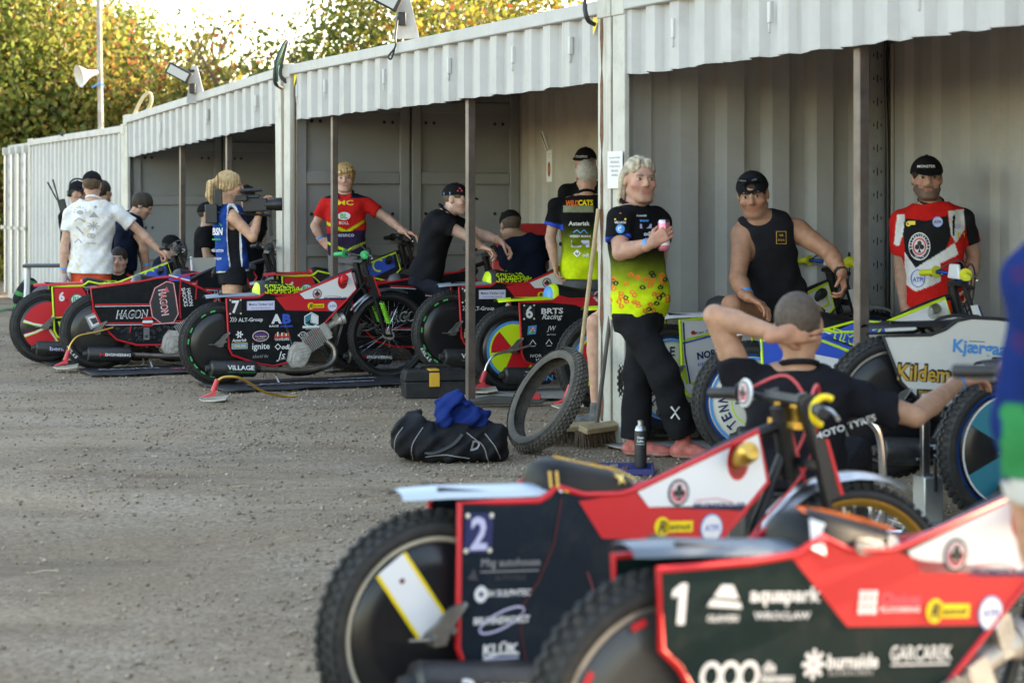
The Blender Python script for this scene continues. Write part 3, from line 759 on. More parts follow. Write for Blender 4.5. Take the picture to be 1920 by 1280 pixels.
def ffender_mesh(m):
    mb = MB(); vs = []; N = 10
    for i in range(N):
        a = R(66 + i * 9); 
        for y, k in ((-.045, -.012), (-.03, .006), (.03, .006), (.045, -.012)): vs.append((1.36 + (.372 + k) * math.cos(a), y, .345 + (.372 + k) * math.sin(a)))
    mb.add(vs, [(i * 4 + j, i * 4 + j + 1, (i + 1) * 4 + j + 1, (i + 1) * 4 + j) for i in range(N - 1) for j in range(3)])
    mb.tube([(1.36 + .37 * math.cos(R(100)), 0, .345 + .37 * math.sin(R(100))), (1.21, 0, .66)], .007, 6); return mb.mesh('front_fender', m, 60)
def seat_mesh(mats):
    mb = MB(); secs = [(.30, .70, .745, .06), (.32, .695, .785, .085), (.365, .70, .803, .094), (.44, .695, .790, .094), (.53, .69, .772, .09), (.60, .69, .758, .085), (.645, .695, .725, .06)]
    vs = []; n = 10
    for x, z0, z1, w in secs:
        for j in range(n):
            a = math.pi * j / (n - 1); vs.append((x, -w * math.cos(a) * (1 if 0 < j < n - 1 else .97), z0 + (z1 - z0) * math.sin(a) ** .45))
    for i in range(len(secs) - 1):
        for j in range(n - 1): mb.add([], []); mb.f.append((i * n + j, i * n + j + 1, (i + 1) * n + j + 1, (i + 1) * n + j)); mb.m.append(1 if i < 1 else (2 if i == 1 else 0))
    mb.v = [tuple(v) for v in vs]; mb.f += [tuple(range(n)), tuple(range((len(secs) - 1) * n, len(secs) * n))]; mb.m += [1, 0]
    return mb.mesh('seat', mats, 50)
def cap_mesh(m):
    mb = MB(); mb.lathe([(.024, -.02), (.024, .03), (.03, .032), (.03, .07), (.026, .078), (0, .08)], 18, axis='z'); return mb.mesh('fuel_cap', m, 40)
def stand_mesh():
    mb = MB(); mb.tube([(.40, -.10, .12), (.42, -.20, .012)], .009, 8); mb.tube([(.40, .10, .12), (.42, .20, .012)], .009, 8); mb.tube([(.42, -.24, .012), (.42, .24, .012)], .009, 8); mb.tube([(.40, -.10, .12), (.40, .10, .12)], .012, 8)
    return mb.mesh('stand', STEEL, 45)

STD = [(.074, .671), (.20, .673), (.329, .674), (.36, .69), (.386, .712), (.477, .690), (.60, .690), (.659, .703), (1.085, .866), (1.13, .72), (.91, .505), (.70, .297), (.655, .300), (.591, .274), (.562, .163), (.449, .142), (.341, .161), (.22, .20), (.119, .238), (.093, .29)]
LONG = [(-.045, .655), (.20, .672), (.33, .69), (.40, .728), (.48, .70), (.60, .70), (.66, .715), (1.085, .868), (1.13, .72), (.91, .505), (.70, .297), (.655, .300), (.591, .274), (.562, .163), (.40, .150), (.16, .20), (.10, .30), (.075, .40), (.03, .455), (-.02, .49)]
KIDF = [(-.035, .69), (.2, .715), (.40, .745), (.55, .765), (.75, .785), (.90, .805), (1.0, .83), (1.06, .72), (.93, .50), (.83, .40), (.80, .26), (.78, .215), (.55, .20), (.35, .205), (.18, .255), (.05, .385), (-.012, .52)]
KID = [(-.035, .69), (.2, .715), (.40, .742), (.52, .765), (.64, .772), (.75, .738), (.90, .672), (1.03, .605), (1.0, .53), (.86, .44), (.80, .30), (.78, .215), (.55, .20), (.35, .205), (.18, .255), (.05, .385), (-.012, .52)]
WPAN = [(-.03, .645), (.20, .648), (.27, .672), (.33, .71), (.40, .722), (.52, .715), (.70, .695), (1.02, .70), (1.10, .64), (.93, .50), (.72, .33), (.50, .30), (.28, .32), (.12, .375), (.055, .44)]
DPAN = [(.03, .66), (.30, .69), (.50, .73), (.62, .755), (.75, .74), (.79, .60), (.86, .50), (.72, .33), (.60, .21), (.40, .15), (.22, .20), (.10, .30), (.06, .45)]
PY = 0.088

def lift_panel(u, v, lvl): return (u, -PY - .0035 - .0009 * lvl, v)
def lift_disc(u, v, lvl): return (u, -.0505 - .0009 * lvl, v)

def sector(d, a0, a1, r0, r1, m, lvl=1):
    n = max(2, int(abs(a1 - a0) / 8)); P = [(r1 * math.cos(R(a0 + (a1 - a0) * i / n)), r1 * math.sin(R(a0 + (a1 - a0) * i / n))) for i in range(n + 1)]
    if r0 > 0: P += [(r0 * math.cos(R(a1 - (a1 - a0) * i / n)), r0 * math.sin(R(a1 - (a1 - a0) * i / n))) for i in range(n + 1)]
    else: P.append((0, 0))
    d.poly(P, m, lvl)
def ring(d, r0, r1, m, lvl=1):
    for k in range(4): sector(d, k * 90, k * 90 + 90, r0, r1, m, lvl)

def put_text(d, t, x0, x1, z, m, h=None, **k): d.text(t, (x0 + x1) / 2, z, abs(x1 - x0), m, h=h, **k)

BIKE_GROUP = 'speedway motorcycles parked in the pits'
def bike(label, px, py, Y, head, style, lift=0.0, pitch=0.0, steer=0.0, zoff=None, simple=False):
    """px,py,Y: where the rear hub is seen"""
    p = at(px, py, Y); g = gz(p.x, p.y) if zoff is None else zoff
    root = thing('speedway_motorcycle', (p.x, p.y, g + lift), label, 'motorcycle', group=BIKE_GROUP)
    root.rotation_euler = (0, pitch, R(head))
    S = style; g_ = lambda k, dflt=None: S.get(k, dflt)
    def part(name, me, par=None, loc=None): 
        o = link(name, me, par or root)
        if loc: o.location = loc
        return o
    # wheels
    rm = g_('rim', DARKM)
    rw = part('rear_wheel', shared(('rim_r', rm.name), lambda: rim_mesh(.250, .036, rm, 'rear_rim')), None, (0, 0, .3225))
    part('tyre', shared('tyre_r', rear_tyre), rw)
    dm = g_('disc', mat('disc_black', (.012, .012, .014), .28, var=.2, vscale=4))
    part('wheel_disc', shared(('disc', dm.name), lambda: MB().lathe([(0, -.050), (.17, -.050), (.226, -.042), (.238, -.030), (.238, .030), (.226, .042), (0, .05)], 56).mesh('wheel_disc', dm, 40)), rw)
    if g_('disc_marks'):
        d = Decals(lift_disc); g_('disc_marks')(d); d.build('disc_print', rw, gap=.002)
    if g_('wall_marks'):
        d = Decals(lambda u, v, l: (u, -.0492 - .001 * l, v)); g_('wall_marks')(d); d.build('tyre_lettering', rw, split=False)
    PV = Vector((1.15, 0, 0)); st = R(steer)
    def fpart(name, me, par=None):
        o = link(name, me, root); o.location = PV - (Matrix.Rotation(st, 3, 'Z') @ PV) + Vector((.035, 0, g_('fdz', 0.0))); o.rotation_euler = (0, 0, st); return o
    if not simple:
        fr = g_('frim', rm)
        fw = fpart('front_wheel', shared(('rim_f', fr.name), lambda: MBx(rim_mesh(.298, .025, fr, 'front_rim'), (1.36, 0, .345))))
        part('tyre', shared('tyre_f', lambda: MBx(front_tyre(), (1.36, 0, .345))), fw)
        part('spokes', shared('spokes', lambda: MBx(spokes_mesh(.285), (1.36, 0, .345))), fw)
        part('hub', shared('hub', lambda: MBx(hub_mesh(), (1.36, 0, .345))), fw)
        fk = fpart('fork', shared('fork', fork_mesh))
        sp = g_('spring', flat('spring_black', (.02, .02, .02)))
        
        for s in (-1, 1): part('fork_spring', shared(('shock', sp.name, s), lambda: shock_mesh(sp, s)), fk)
        gm = g_('guard', (BLACK, RED))
        for s in (-1, 1):
            mb = MB(); mb.prism([(1.143, .825), (1.180, .83), (1.24, .665), (1.20, .645)], s * .108 - .004, s * .108 + .004)
            mb.prism([(1.180, .83), (1.192, .826), (1.252, .668), (1.24, .665)], s * .108 - .006, s * .108 + .006, mi=1)
            part('fork_guard', shared(('guard', s, gm[0].name, gm[1].name), lambda: mb.mesh('fork_guard', [gm[0], gm[1]], 30)), fk)
        part('front_fender', shared(('ff', g_('ffm', STEEL).name), lambda: ffender_mesh(g_('ffm', STEEL))), fk)
        hw = .345; bmn = g_('bar', DARKM)
        hb = fpart('handlebar', shared(('bar', bmn.name), lambda: bar_mesh(bmn, hw))); hb.location.z += g_('bdz', 0.0)
        for s in (-1, 1): part('grip', shared(('grip', g_('grip', BLACKPL).name, s), lambda: grip_mesh(g_('grip', BLACKPL), hw, s)), hb)
        for s in (-1, 1): part('lever', shared(('lever', s), lambda: lever_mesh(hw, s)), hb)
        part('control_cable', shared(('cable', g_('cable', BLACKPL).name), lambda: cable_mesh(g_('cable', BLACKPL))), hb)
        if g_('pad'):
            mb = MB(); mb.prism([(-.09, -.02), (.09, -.02), (.06, .06), (-.06, .06)], 1.085, 1.105, axis='x'); mb.xf(Matrix.Translation((.0, 0, .985)))
            o = mb.build('number_pad', g_('pad'), hb, bevel=.008)
    part('frame', shared('frame', frame_mesh))
    en = part('engine', shared('engine', engine_mesh), loc=(-.055, 0, 0)); part('cylinder', shared('cyl', cyl_mesh), en); part('carburettor', shared('carb', carb_mesh), en)
    part('exhaust_pipe', shared('pipe', pipe_mesh), loc=(-.06, 0, 0))
    mm = g_('muffm', mat('muffler_black', (.018, .018, .02), .42, var=.2, vscale=8, dirt=((.12, .10, .08), .4, 10)))
    mf = part('muffler', shared(('muf', mm.name), lambda: muffler_mesh(mm)), loc=(-.06, 0, g_('muff_dz', 0.0)))
    if g_('mtext'):
        def lm(u, v, lvl):
            a = v / .0625; return (u, -.165 - (.0635 + .0006 * lvl) * math.cos(a), .142 - (u - .1) * .052 + .0635 * math.sin(a))
        d = Decals(lm)
        for (t, x0, x1, z, m_, h) in g_('mtext'): d.text(t, (x0 + x1) / 2, z, x1 - x0, m_, h=h, bold=.02)
        d.build('lettering', mf)
    part('chain_adjuster', shared('adj', adjuster_mesh), loc=(-.045, 0, .05)).scale = (.85, 1, .85); part('drive_chain', shared('chain', chain_mesh))
    fm = g_('fender', mat('fender_grey', (.22, .26, .31), .35, var=.1))
    part('rear_fender', shared(('rf', fm.name), lambda: fender_mesh(fm)))
    seat_s = g_('seat_s', 1.0); seat_loc = (-.02 + .40 * (1 - seat_s), 0, g_('seat_dz', 0.0) + .70 * (1 - seat_s))
    part('seat', shared(('seat',) + tuple(m.name for m in g_('seat', (SEATB, DGREY, DGREY))), lambda: seat_mesh(list(g_('seat', (SEATB, DGREY, DGREY))))), loc=seat_loc).scale = (seat_s, 1, seat_s)
    if g_('seat_marks'):
        def ls(u, v, lvl):
            w = .095 - .02 * max(0, u - .5) / .15; z0, z1 = .695, .797 - max(0, u - .36) * .16
            sn = min(1, max(0.02, (v - z0) / (z1 - z0))) ** (1 / .45); return (u, -w * math.sqrt(max(0, 1 - sn * sn)) - .002 * lvl - .001, v)
        d = Decals(ls); g_('seat_marks')(d); sp_ = d.build('seat_print', root, split=False)
        for q in getattr(d, 'flds', []) + [sp_]: q.location = seat_loc; q.scale = (seat_s, 1, seat_s)
    # side panels
    out = g_('outline', STD); bm_ = g_('panel', BLACK); em = g_('edge', RED)
    key = ('panel', id(out), bm_.name)
    near = part('side_panel', shared(key, lambda: MB().prism(out, -PY - .003, -PY + .003).mesh('side_panel', bm_, 25)), loc=(-.042, 0, 0))
    fout = shared(('fo', id(out)), lambda: [(x, z - (min(.12, max(0, (x - .60) * .6)) if (z > .62 and x > .6) else 0)) for x, z in out])
    far = part('side_panel', shared(key + ('far',), lambda: MB().prism(fout, -PY - .003, -PY + .003).mesh('side_panel', bm_, 25)), loc=(-.042, 2 * PY, 0))
    tb = shared(('edge', id(out), em.name), lambda: MB().tube([(x, -PY, z) for x, z in out], .0088, 8, closed=True).mesh('edge_trim', em, 60))
    part('edge_trim', tb, near); part('edge_trim', shared(('edgef', id(out), em.name), lambda: MB().tube([(x, -PY, z) for x, z in fout], .0088, 8, closed=True).mesh('edge_trim', em, 60)), far)
    if g_('marks'):
        d = Decals(lift_panel); g_('marks')(d); d.build('logo', near)
    if g_('plate'):
        num, pm, nm, (cx, cz, w, h) = g_('plate')
        pl = part('number_plate', MB().prism([(cx - w / 2, cz - h / 2), (cx + w / 2, cz - h / 2), (cx + w / 2, cz + h / 2), (cx - w / 2, cz + h / 2)], -PY - .009, -PY - .0035).mesh('number_plate', pm, 0), near)
        d = Decals(lambda u, v, l: (u, -PY - .0095 - .0008 * l, v)); vs, fs, tw, th = text2d(num, .03, 0); d.text(num, cx, cz, min(w * .62, h * .82 * tw / th), nm, h=h * .84, bold=.03); d.build('numeral', pl)
        sc = MB()
        for sx in (-1, 1):
            for sz in (-1, 1): sc.lathe([(0, -PY - .0135), (.0065, -PY - .012), (.0075, -PY - .0085)], 10, (cx + sx * w * .43, 0, cz + sz * h * .44))
        o = sc.build('screws', CREAMP, near); o['kind'] = 'stuff'
    # tank cover between the panels
    top = [q for q in out if q[1] > .60 and q[0] > .59 and q[0] < 1.12]
    tm = g_('tank', WHITE); vs = []
    for x, z in top: vs += [(x, -PY, z - .004), (x, -PY + .035, z - .006), (x, -PY + .07, z - .028), (x, PY, z - min(.13, .02 + max(0, (x - .60) * .6)))]
    mb = MB().add(vs, [(i * 4 + j, i * 4 + j + 1, (i + 1) * 4 + j + 1, (i + 1) * 4 + j) for i in range(len(top) - 1) for j in range(3)])
    SH_last[0] = part('tank_cover', shared(('tank', id(out), tm.name), lambda: mb.mesh('tank_cover', tm, 60)), loc=(-.042, 0, 0))
    cp = part('fuel_cap', shared(('cap', g_('cap', RED).name), lambda: cap_mesh(g_('cap', RED))), loc=(1.012 * g_('psx', 1.0) - .042, -.088, .782 if out is not WPAN else .66)); cp.rotation_euler = (R(62), 0, 0)
    part('stand', shared('stand', stand_mesh))
    for q in (near, far, SH_last[0]): q.scale.x = g_('psx', 1.0)
    if g_('clamp'):
        cl_ = fpart('clamp', shared(('clamp', g_('clamp').name), lambda: MB().box((1.13, .05, .955), (.05, .035, .06)).box((1.13, -.05, .955), (.05, .035, .06)).box((1.128, 0, .925), (.07, .16, .02)).mesh('clamp', g_('clamp'), 30)))
        cl_.location.z += g_('bdz', 0.0)
        bd = fpart('badge', shared('badge', lambda: MB().lathe([(0, -.004), (.042, -.004), (.044, 0), (.042, .004), (0, .004)], 24, axis='x').xf(Matrix.Translation((1.06, .17, 1.0))).mesh('badge', WHITE, 40)))
        dd_ = Decals(lambda u, v, l: (1.055 - .0008 * l, .17 - u, 1.0 + v)); club(dd_, 0, 0, .036); dd_.build('emblem', bd); bd.location.z += g_('bdz', 0.0)
        fpart('lever_guard', shared('lguard', lambda: MB().tube([(1.09 + .040 * math.cos(a), -.26, .985 + .040 * math.sin(a)) for a in [R(60 + i * 18) for i in range(12)]], .010, 8).mesh('lever_guard', YEL, 50))).location.z += g_('bdz', 0.0)
    if g_('deflector'):
        rod = MB().tube(smoothpath([(.10, -.14, .36), (-.05, -.16, .325), (-.19, -.17, .30), (-.25, -.17, .24), (-.275, -.17, .17)]), .0085, 8)
        df = part('dirt_deflector', rod.mesh('dirt_deflector', g_('deflector'), 50))
        part('holder', shared('holder', holder_mesh), df); part('flap', shared('flap', flap_mesh), df)
    return root

def MBx(me, off):
    me.transform(Matrix.Translation(off)); return me
DEFRED = mat('deflector_red', (.62, .05, .06), .45); FLAPM = mat('clear_beige_plastic', (.55, .52, .42), .35, var=.15, vscale=20)
def holder_mesh():
    mb = MB(); mb.tube([(-.27, -.17, .185), (-.30, -.17, .10)], [.017, .021], 12); mb.prism([(-.33, .085), (-.28, .11), (-.285, .075), (-.39, .06)], -.20, -.14); return mb.mesh('holder', DEFRED, 40)
def flap_mesh():
    mb = MB(); P = [(-.40, -.17), (-.38, -.25), (-.30, -.30), (-.22, -.29), (-.19, -.17), (-.22, -.05), (-.30, -.04), (-.38, -.09)]
    mb.add([(x, y, .062 - .25 * abs(y + .17) * .5 + (x + .3) * .1) for x, y in P] + [(x, y, .056 - .25 * abs(y + .17) * .5 + (x + .3) * .1) for x, y in P], [tuple(range(8)), tuple(range(8, 16))] + [(i, (i + 1) % 8, 8 + (i + 1) % 8, 8 + i) for i in range(8)])
    return mb.mesh('flap', FLAPM, 30)

# ---------------------------------------------------------------- printed panels
def c7(cx, cy): return ((cx - 350) * .001136, .325 + (572 - .045 * (cx - 350) - cy) * .001092)
def club(d, x, z, r):
    d.shape('disc', x, z, 2 * r, 2 * r, BLACK, 2); d.shape('disc', x, z, 1.62 * r, 1.62 * r, WHITE, 3); d.shape('disc', x, z, 1.40 * r, 1.40 * r, PINK, 4)
    d.shape('disc', x, z + .12 * r, 1.05 * r, 1.05 * r, WHITE, 5)
    for dx, dz in ((0, .36), (-.27, -.02), (.27, -.02)): d.shape('disc', x + dx * r, z + dz * r, .52 * r, .52 * r, BLACK, 6)
    d.shape('tri', x, z - .25 * r, .4 * r, .55 * r, BLACK, 6)
def rentruck(d, x, z, w):
    d.shape('disc', x - w * .34, z, w * .42, w * .42, YEL, 3); d.shape('rect', x + w * .13, z, w * .74, w * .24, YEL, 3)
    d.text('R', x - w * .34, z, w * .22, BLACK, bold=.03, shear=.25, lvl=4); d.text('entruck', x + w * .16, z, w * .58, BLACK, bold=.02, shear=.25, lvl=4)
def atpi(d, x, z, r):
    d.shape('disc', x, z, 2 * r, 2 * r, SKYB, 3); d.shape('disc', x, z, 1.8 * r, 1.8 * r, WHITE, 4); d.text('ATPI', x, z, 1.25 * r, BLUE, bold=.01, lvl=5)
def league(d, redpoly=None, dz=0.0):
    """red and white front section all team bikes carry"""
    d.poly(redpoly or [c7(755, 236), c7(830, 326), c7(1200, 326), c7(1285, 243), c7(968, 243), c7(925, 207)], RED, 1)
    d.poly([(.655, .700), (1.083, .862), (1.126, .722), (1.063, .655), c7(968, 243)], WHITE, 1)
    club(d, *c7(1057, 203), .038); d.text('PREMIERSHIP', *c7(1187, 233), .195, NAVYP, h=.018, bold=.03, shear=.3); d.stroke([c7(1110, 222), c7(1180, 214), c7(1230, 222)], .003, PINK)
    x, z = c7(1050, 290); rentruck(d, x, z + dz, .13); x, z = c7(1167, 290); atpi(d, x, z + dz, .040)
    d.shape('disc', *c7(1243, 112), .082, .115, RED, 2); d.shape('disc', *c7(1243, 112), .066, .098, flat('recess_dark_red', (.25, .01, .012)), 3)

def marks7(d, full=True):
    league(d)
    x, z = c7(654, 296); d.shape('rect', x, z, .222, .070, LILAC, 2); d.shape('rect', x, z, .212, .061, flat('print_lilac_pale', (.60, .60, .80)), 3)
    d.text('Metro Timber Ltd', x, z + .010, .19, NAVYP, bold=.012, lvl=4); d.text('Timber and builders merchants', x, z - .018, .16, NAVYP, bold=0, lvl=4)
    for k in range(3): d.stroke([(c7(440 + k * 16, 382)), (c7(452 + k * 16, 398)), (c7(440 + k * 16, 415))], .005, WHITE)
    d.text('ALT-Group', *c7(582, 401), .195, WHITE, bold=.012)
    x, z = c7(765, 388); d.text('A', x, z, .085, WHITE, h=.075, bold=.05); x, z = c7(838, 386); d.text('B', x, z, .07, BLUE, h=.075, bold=.05)
    d.text('RACE', *c7(747, 439), .075, WHITE, h=.015, bold=.03); d.text('ENGINEERS', *c7(838, 439), .10, BLUE, h=.015, bold=.03)
    x, z = c7(1015, 392); d.shape('hex', x, z, .135, .125, WHITE, 2); d.shape('hex', x, z, .118, .108, TEAL, 3); d.poly([(x, z + .05), (x + .05, z + .025), (x + .05, z - .03), (x - .01, z - .02)], WHITE, 4); d.poly([(x - .045, z - .02), (x + .02, z - .05), (x, z + .01)], BLACK, 4)
    d.shape('rect', *c7(1015, 440), .145, .018, WHITE, 4); d.text('RACE ENGINES', *c7(1015, 456), .09, WHITE, h=.008)
    x, z = c7(503, 503)
    for k in range(6): a = k * math.pi / 3; d.stroke([(x + .006 * math.cos(a), z + .006 * math.sin(a)), (x + .028 * math.cos(a), z + .028 * math.sin(a))], .011, WHITE)
    d.text('Asterisk', *c7(503, 543), .118, WHITE, bold=.02, shear=.15)
    x, z = c7(653, 511); d.shape('disc', x, z, .132, .084, WHITE, 2); d.shape('disc', x, z, .122, .074, flat('print_plum', (.10, .01, .03)), 3); d.text('Red Dragon', x, z + .014, .085, BLUE, bold=.02, lvl=5); d.text('Tom Rigeton', x, z - .004, .09, WHITE, bold=.01, lvl=5); d.text('INTERNATIONAL', x, z - .022, .07, WHITE, bold=.01, lvl=5)
    x, z = c7(803, 505)
    for k in range(7): d.shape('rect', x - .05 + k * .017, z + .006 * math.sin(k * 2.1), .012, .03 + .015 * abs(math.sin(k * 1.7)), WHITE if k % 2 else ORANGE, 2)
    d.shape('rect', x, z - .012, .125, .014, RED, 3); d.text('TENNESSEE', x, z - .030, .12, WHITE, bold=.01)
    x, z = c7(955, 500); d.stroke([(x + .03 * math.cos(k * .4), z + .024 * math.sin(k * .4)) for k in range(16)], .005, WHITE, closed=True); d.shape('disc', x - .01, z + .003, .010, .012, WHITE); d.shape('disc', x + .01, z + .003, .010, .012, WHITE)
    for s in (-1, 1): d.stroke([(x + s * .032, z), (x + s * .042, z)], .014, WHITE)
    d.stroke([(x + .008 * math.cos(k), z - .045 + .008 * math.sin(k)) for k in range(7)], .004, WHITE, closed=True)
    x, z = c7(505, 583); d.shape('rect', x, z, .126, .046, YEL, 2); d.shape('rect', x, z, .118, .040, SKYB, 3); d.text('OHLINS', x, z, .10, YEL, h=.024, bold=.03, lvl=4)
    x, z = c7(655, 590); d.text('ignite', x, z, .14, WHITE, bold=.012); d.shape('tri', x - .064, z + .032, .012, .022, ORANGE)
    x, z = c7(775, 585); d.stroke([(x - .022, z), (x, z + .022), (x + .022, z), (x, z - .022)], .009, WHITE, closed=True); d.text('odi', *c7(830, 585), .066, WHITE, bold=.03, shear=.2)
    d.text('shield fix', *c7(652, 653), .13, GREYP, bold=0, shear=.4); d.text('Js', *c7(797, 653), .07, WHITE, bold=0, shear=.3); d.stroke([c7(762, 683), c7(832, 668)], .002, WHITE)
    for k in range(2): d.stroke([c7(820 + 8 * k, 420), c7(850 + 8 * k, 500), c7(880, 590)], .0012, GREYP)

CN2 = lambda cx, cy: ((cx - 650) * .00056, .3225 + (895 - cy) * .000504)
def marks2(d):
    league(d)
    d.text('Mtg autohouse', *CN2(1090, 525), .19, GREYP, bold=.0); d.shape('rect', *CN2(1085, 565), .19, .003, GREYP, 2); d.text('AUTOTEILE', *CN2(1090, 600), .10, DGREY, bold=.01); d.poly([CN2(845, 600), CN2(880, 545), CN2(905, 610)], DGREY, 2)
    x, z = CN2(927, 682); d.shape('pill', x, z, .042, .046, WHITE, 2); d.shape('rect', x, z, .014, .012, NAVYP, 3); d.text('SH SULPHTEC', *CN2(1085, 680), .145, WHITE, bold=.02)
    d.text('BRUNNSWORST', *CN2(1055, 822), .18, WHITE, bold=.03, h=.020)
    x, z = CN2(1055, 822); d.stroke([(x + (.075 * math.cos(a) * .93 - .022 * math.sin(a) * .36), z + (.075 * math.cos(a) * .36 + .022 * math.sin(a) * .93)) for a in [i * .31 for i in range(20)]], .006, LILAC, closed=True)
    d.text('KLÜK', *CN2(1060, 970), .115, WHITE, h=.036, bold=.04); d.stroke([CN2(960, 1020), CN2(1060, 1000), CN2(1165, 1003)], .007, WHITE); d.shape('rect', *CN2(1065, 1025), .11, .005, LILAC)
    d.stroke([(.40, .68), (.385, .56), (.34, .46), (.295, .40), (.29, .33), (.32, .22)], .004, flat('print_dim_red', (.10, .008, .01)))
    d.text('fwm.com', .72, .455, .12, WHITE, bold=.02); d.shape('diamond', .63, .455, .04, .045, WHITE); d.stroke([(.50, .48), (.53, .42)], .006, flat('print_dim_red2', (.16, .03, .04)))
CN1 = lambda px, py: ((px - 1265) / 890 / .95, .303 + (1370 - .11 * (px - 1265) - py) / 890 * 1.06)
def marks1(d):
    league(d, [(.30, .695), (.40, .724), (.48, .70), (.62, .70), (.70, .68), (1.06, .660), (.935, .535), (.49, .535)], -.03)
    d.poly([(.012, .543), (.032, .543), (.032, .628), (.016, .628), (-.006, .612), (-.006, .598), (.012, .604)], WHITE, 2)
    x = .15
    d.poly([(.105, .600), (.125, .625), (.155, .625), (.175, .595)], WHITE, 2); d.poly([(.10, .595), (.18, .588), (.185, .575), (.09, .58)], WHITE, 2); d.text('OLAWSKI', .135, .555, .085, WHITE, bold=.02)
    d.text('aquapark', .305, .600, .20, WHITE, bold=.03, h=.042); d.text('WROCLAW', .30, .560, .16, WHITE, bold=.03, h=.016)
    d.shape('rect', .545, .588, .055, .052, WHITE, 2)
    for k in range(1, 3): d.stroke([(.5175 + k * .018, .562), (.5175 + k * .018, .614)], .002, RED, 3); d.stroke([(.5175, .562 + k * .0175), (.5725, .562 + k * .0175)], .002, RED, 3)
    d.text('Choices', .645, .595, .12, PINK, bold=.02); d.text('FLOORING', .645, .572, .12, WHITE, bold=.02, h=.012)
    for k in range(3): a = [i * .39 for i in range(16)]; d.stroke([(.115 + k * .052 + .024 * math.cos(t), .435 + .026 * math.sin(t)) for t in a], .011, WHITE, closed=True)
    d.text('dla', .275, .452, .035, WHITE, bold=.02); d.text('biznesu', .30, .428, .09, WHITE, bold=.02)
    x, z = .40, .455
    for k in range(8): t = k * math.pi / 4; d.stroke([(x, z), (x + .033 * math.cos(t), z + .033 * math.sin(t))], .010, WHITE)
    d.text('burnside', .515, .46, .15, WHITE, bold=.03); d.text('SCHRAUBEN', .51, .435, .13, GREYP, bold=.02, h=.010)
    d.text('GARCAREK', .72, .475, .19, WHITE, h=.034, bold=.01); d.shape('rect', .72, .450, .18, .004, WHITE)
    d.stroke([(.40, .26), (.43, .30), (.50, .31), (.57, .30), (.60, .26)], .012, WHITE)
def marks_brts(d):
    d.poly([(.30, .668), (.386, .708), (.477, .687), (.60, .687), (.655, .70), (.93, .80), (.98, .60), (.62, .60), (.52, .645)], RED, 1); d.poly([(.659, .70), (1.08, .86), (1.12, .72), (.70, .665)], WHITE, 2)
    C = lambda cx, cy: ((cx - 748) * .0013, .3225 + (580 - cy) * .00119)
    d.text('BRTS', *C(1005, 343), .175, WHITE, h=.043, bold=.03); d.text('Racing', *C(1005, 383), .165, WHITE, bold=.01, shear=.35, h=.05)
    x, z = C(880, 458); d.poly([(x - .038, z - .035), (x + .03, z - .03), (x + .038, z + .035), (x - .03, z + .03)], SKYB, 2); d.poly([(x - .03, z - .03), (x + .02, z - .02), (x - .01, z + .025)], GREEN, 3); d.poly([(x, z - .02), (x + .03, z + .025), (x - .02, z + .015)], PINK, 3); d.stroke([(x - .02, z - .02), (x + .01, z + .02), (x + .02, z - .01)], .006, WHITE, 4)
    d.text('JW', *C(1000, 455), .075, WHITE, bold=0, shear=.3, h=.045); d.text('MOTORS', *C(1000, 490), .07, WHITE, h=.007)
    for cx in (885, 985): x, z = C(cx, 540); d.stroke([(x - .025, z - .01), (x, z + .025), (x + .025, z - .01)], .006, WHITE); d.stroke([(x - .02, z - .022), (x + .02, z - .022)], .004, WHITE)
    d.text('IVOR', *C(905, 618), .09, WHITE, bold=.0, h=.022); d.text('HARRIS', *C(955, 643), .13, WHITE, bold=0, h=.022)
    club(d, .70, .715, .036)
def marks27(d):
    d.poly([(.09, .66), (.33, .67), (.39, .55), (.36, .42), (.10, .40)], RED, 1)
    d.poly([(.34, .672), (.386, .706), (.48, .685), (.66, .70), (1.07, .86), (1.11, .73), (.9, .53), (.62, .60), (.45, .60)], BLACK, 1)
    d.stroke([(.34, .67), (.42, .60), (.62, .60), (.9, .50)], .010, LIME, 2); d.stroke([(.09, .40), (.36, .42), (.40, .52)], .010, LIME, 2)
    d.text('6', .155, .585, .05, WHITE, h=.085, bold=.04); d.shape('rect', .20, .545, .02, .02, WHITE)
    d.shape('disc', .285, .555, .115, .105, flat('print_dark_green', (.01, .12, .06)), 2); d.shape('disc', .285, .555, .095, .085, WHITE, 3); d.text('BL', .285, .558, .07, GREEN, bold=.03, lvl=4); d.text('BOLL', .29, .478, .085, WHITE, bold=.03, h=.026)
    d.poly([(.44, .64), (.60, .645), (.64, .68), (.50, .675)], DGREY, 2)
    d.poly([(.12, .37), (.20, .36), (.30, .30), (.26, .24), (.15, .26)], LIME, 2); d.poly([(.15, .35), (.22, .33), (.26, .28), (.18, .27)], BLACK, 3)
    d.poly([(.66, .705), (.82, .765), (.80, .72), (.70, .68)], RED, 3); d.poly([(.80, .75), (1.06, .85), (1.08, .74), (.90, .66), (.78, .68)], BLUE, 3); d.stroke([(.93 + .05 * math.cos(a), .755 + .05 * math.sin(a)) for a in [.9 + i * .35 for i in range(13)]], .014, LIME, 4)
    d.stroke([(.68, .70), (.84, .66), (1.0, .62)], .012, LIME, 4); d.stroke([(.74, .74), (.80, .75)], .01, WHITE, 4)
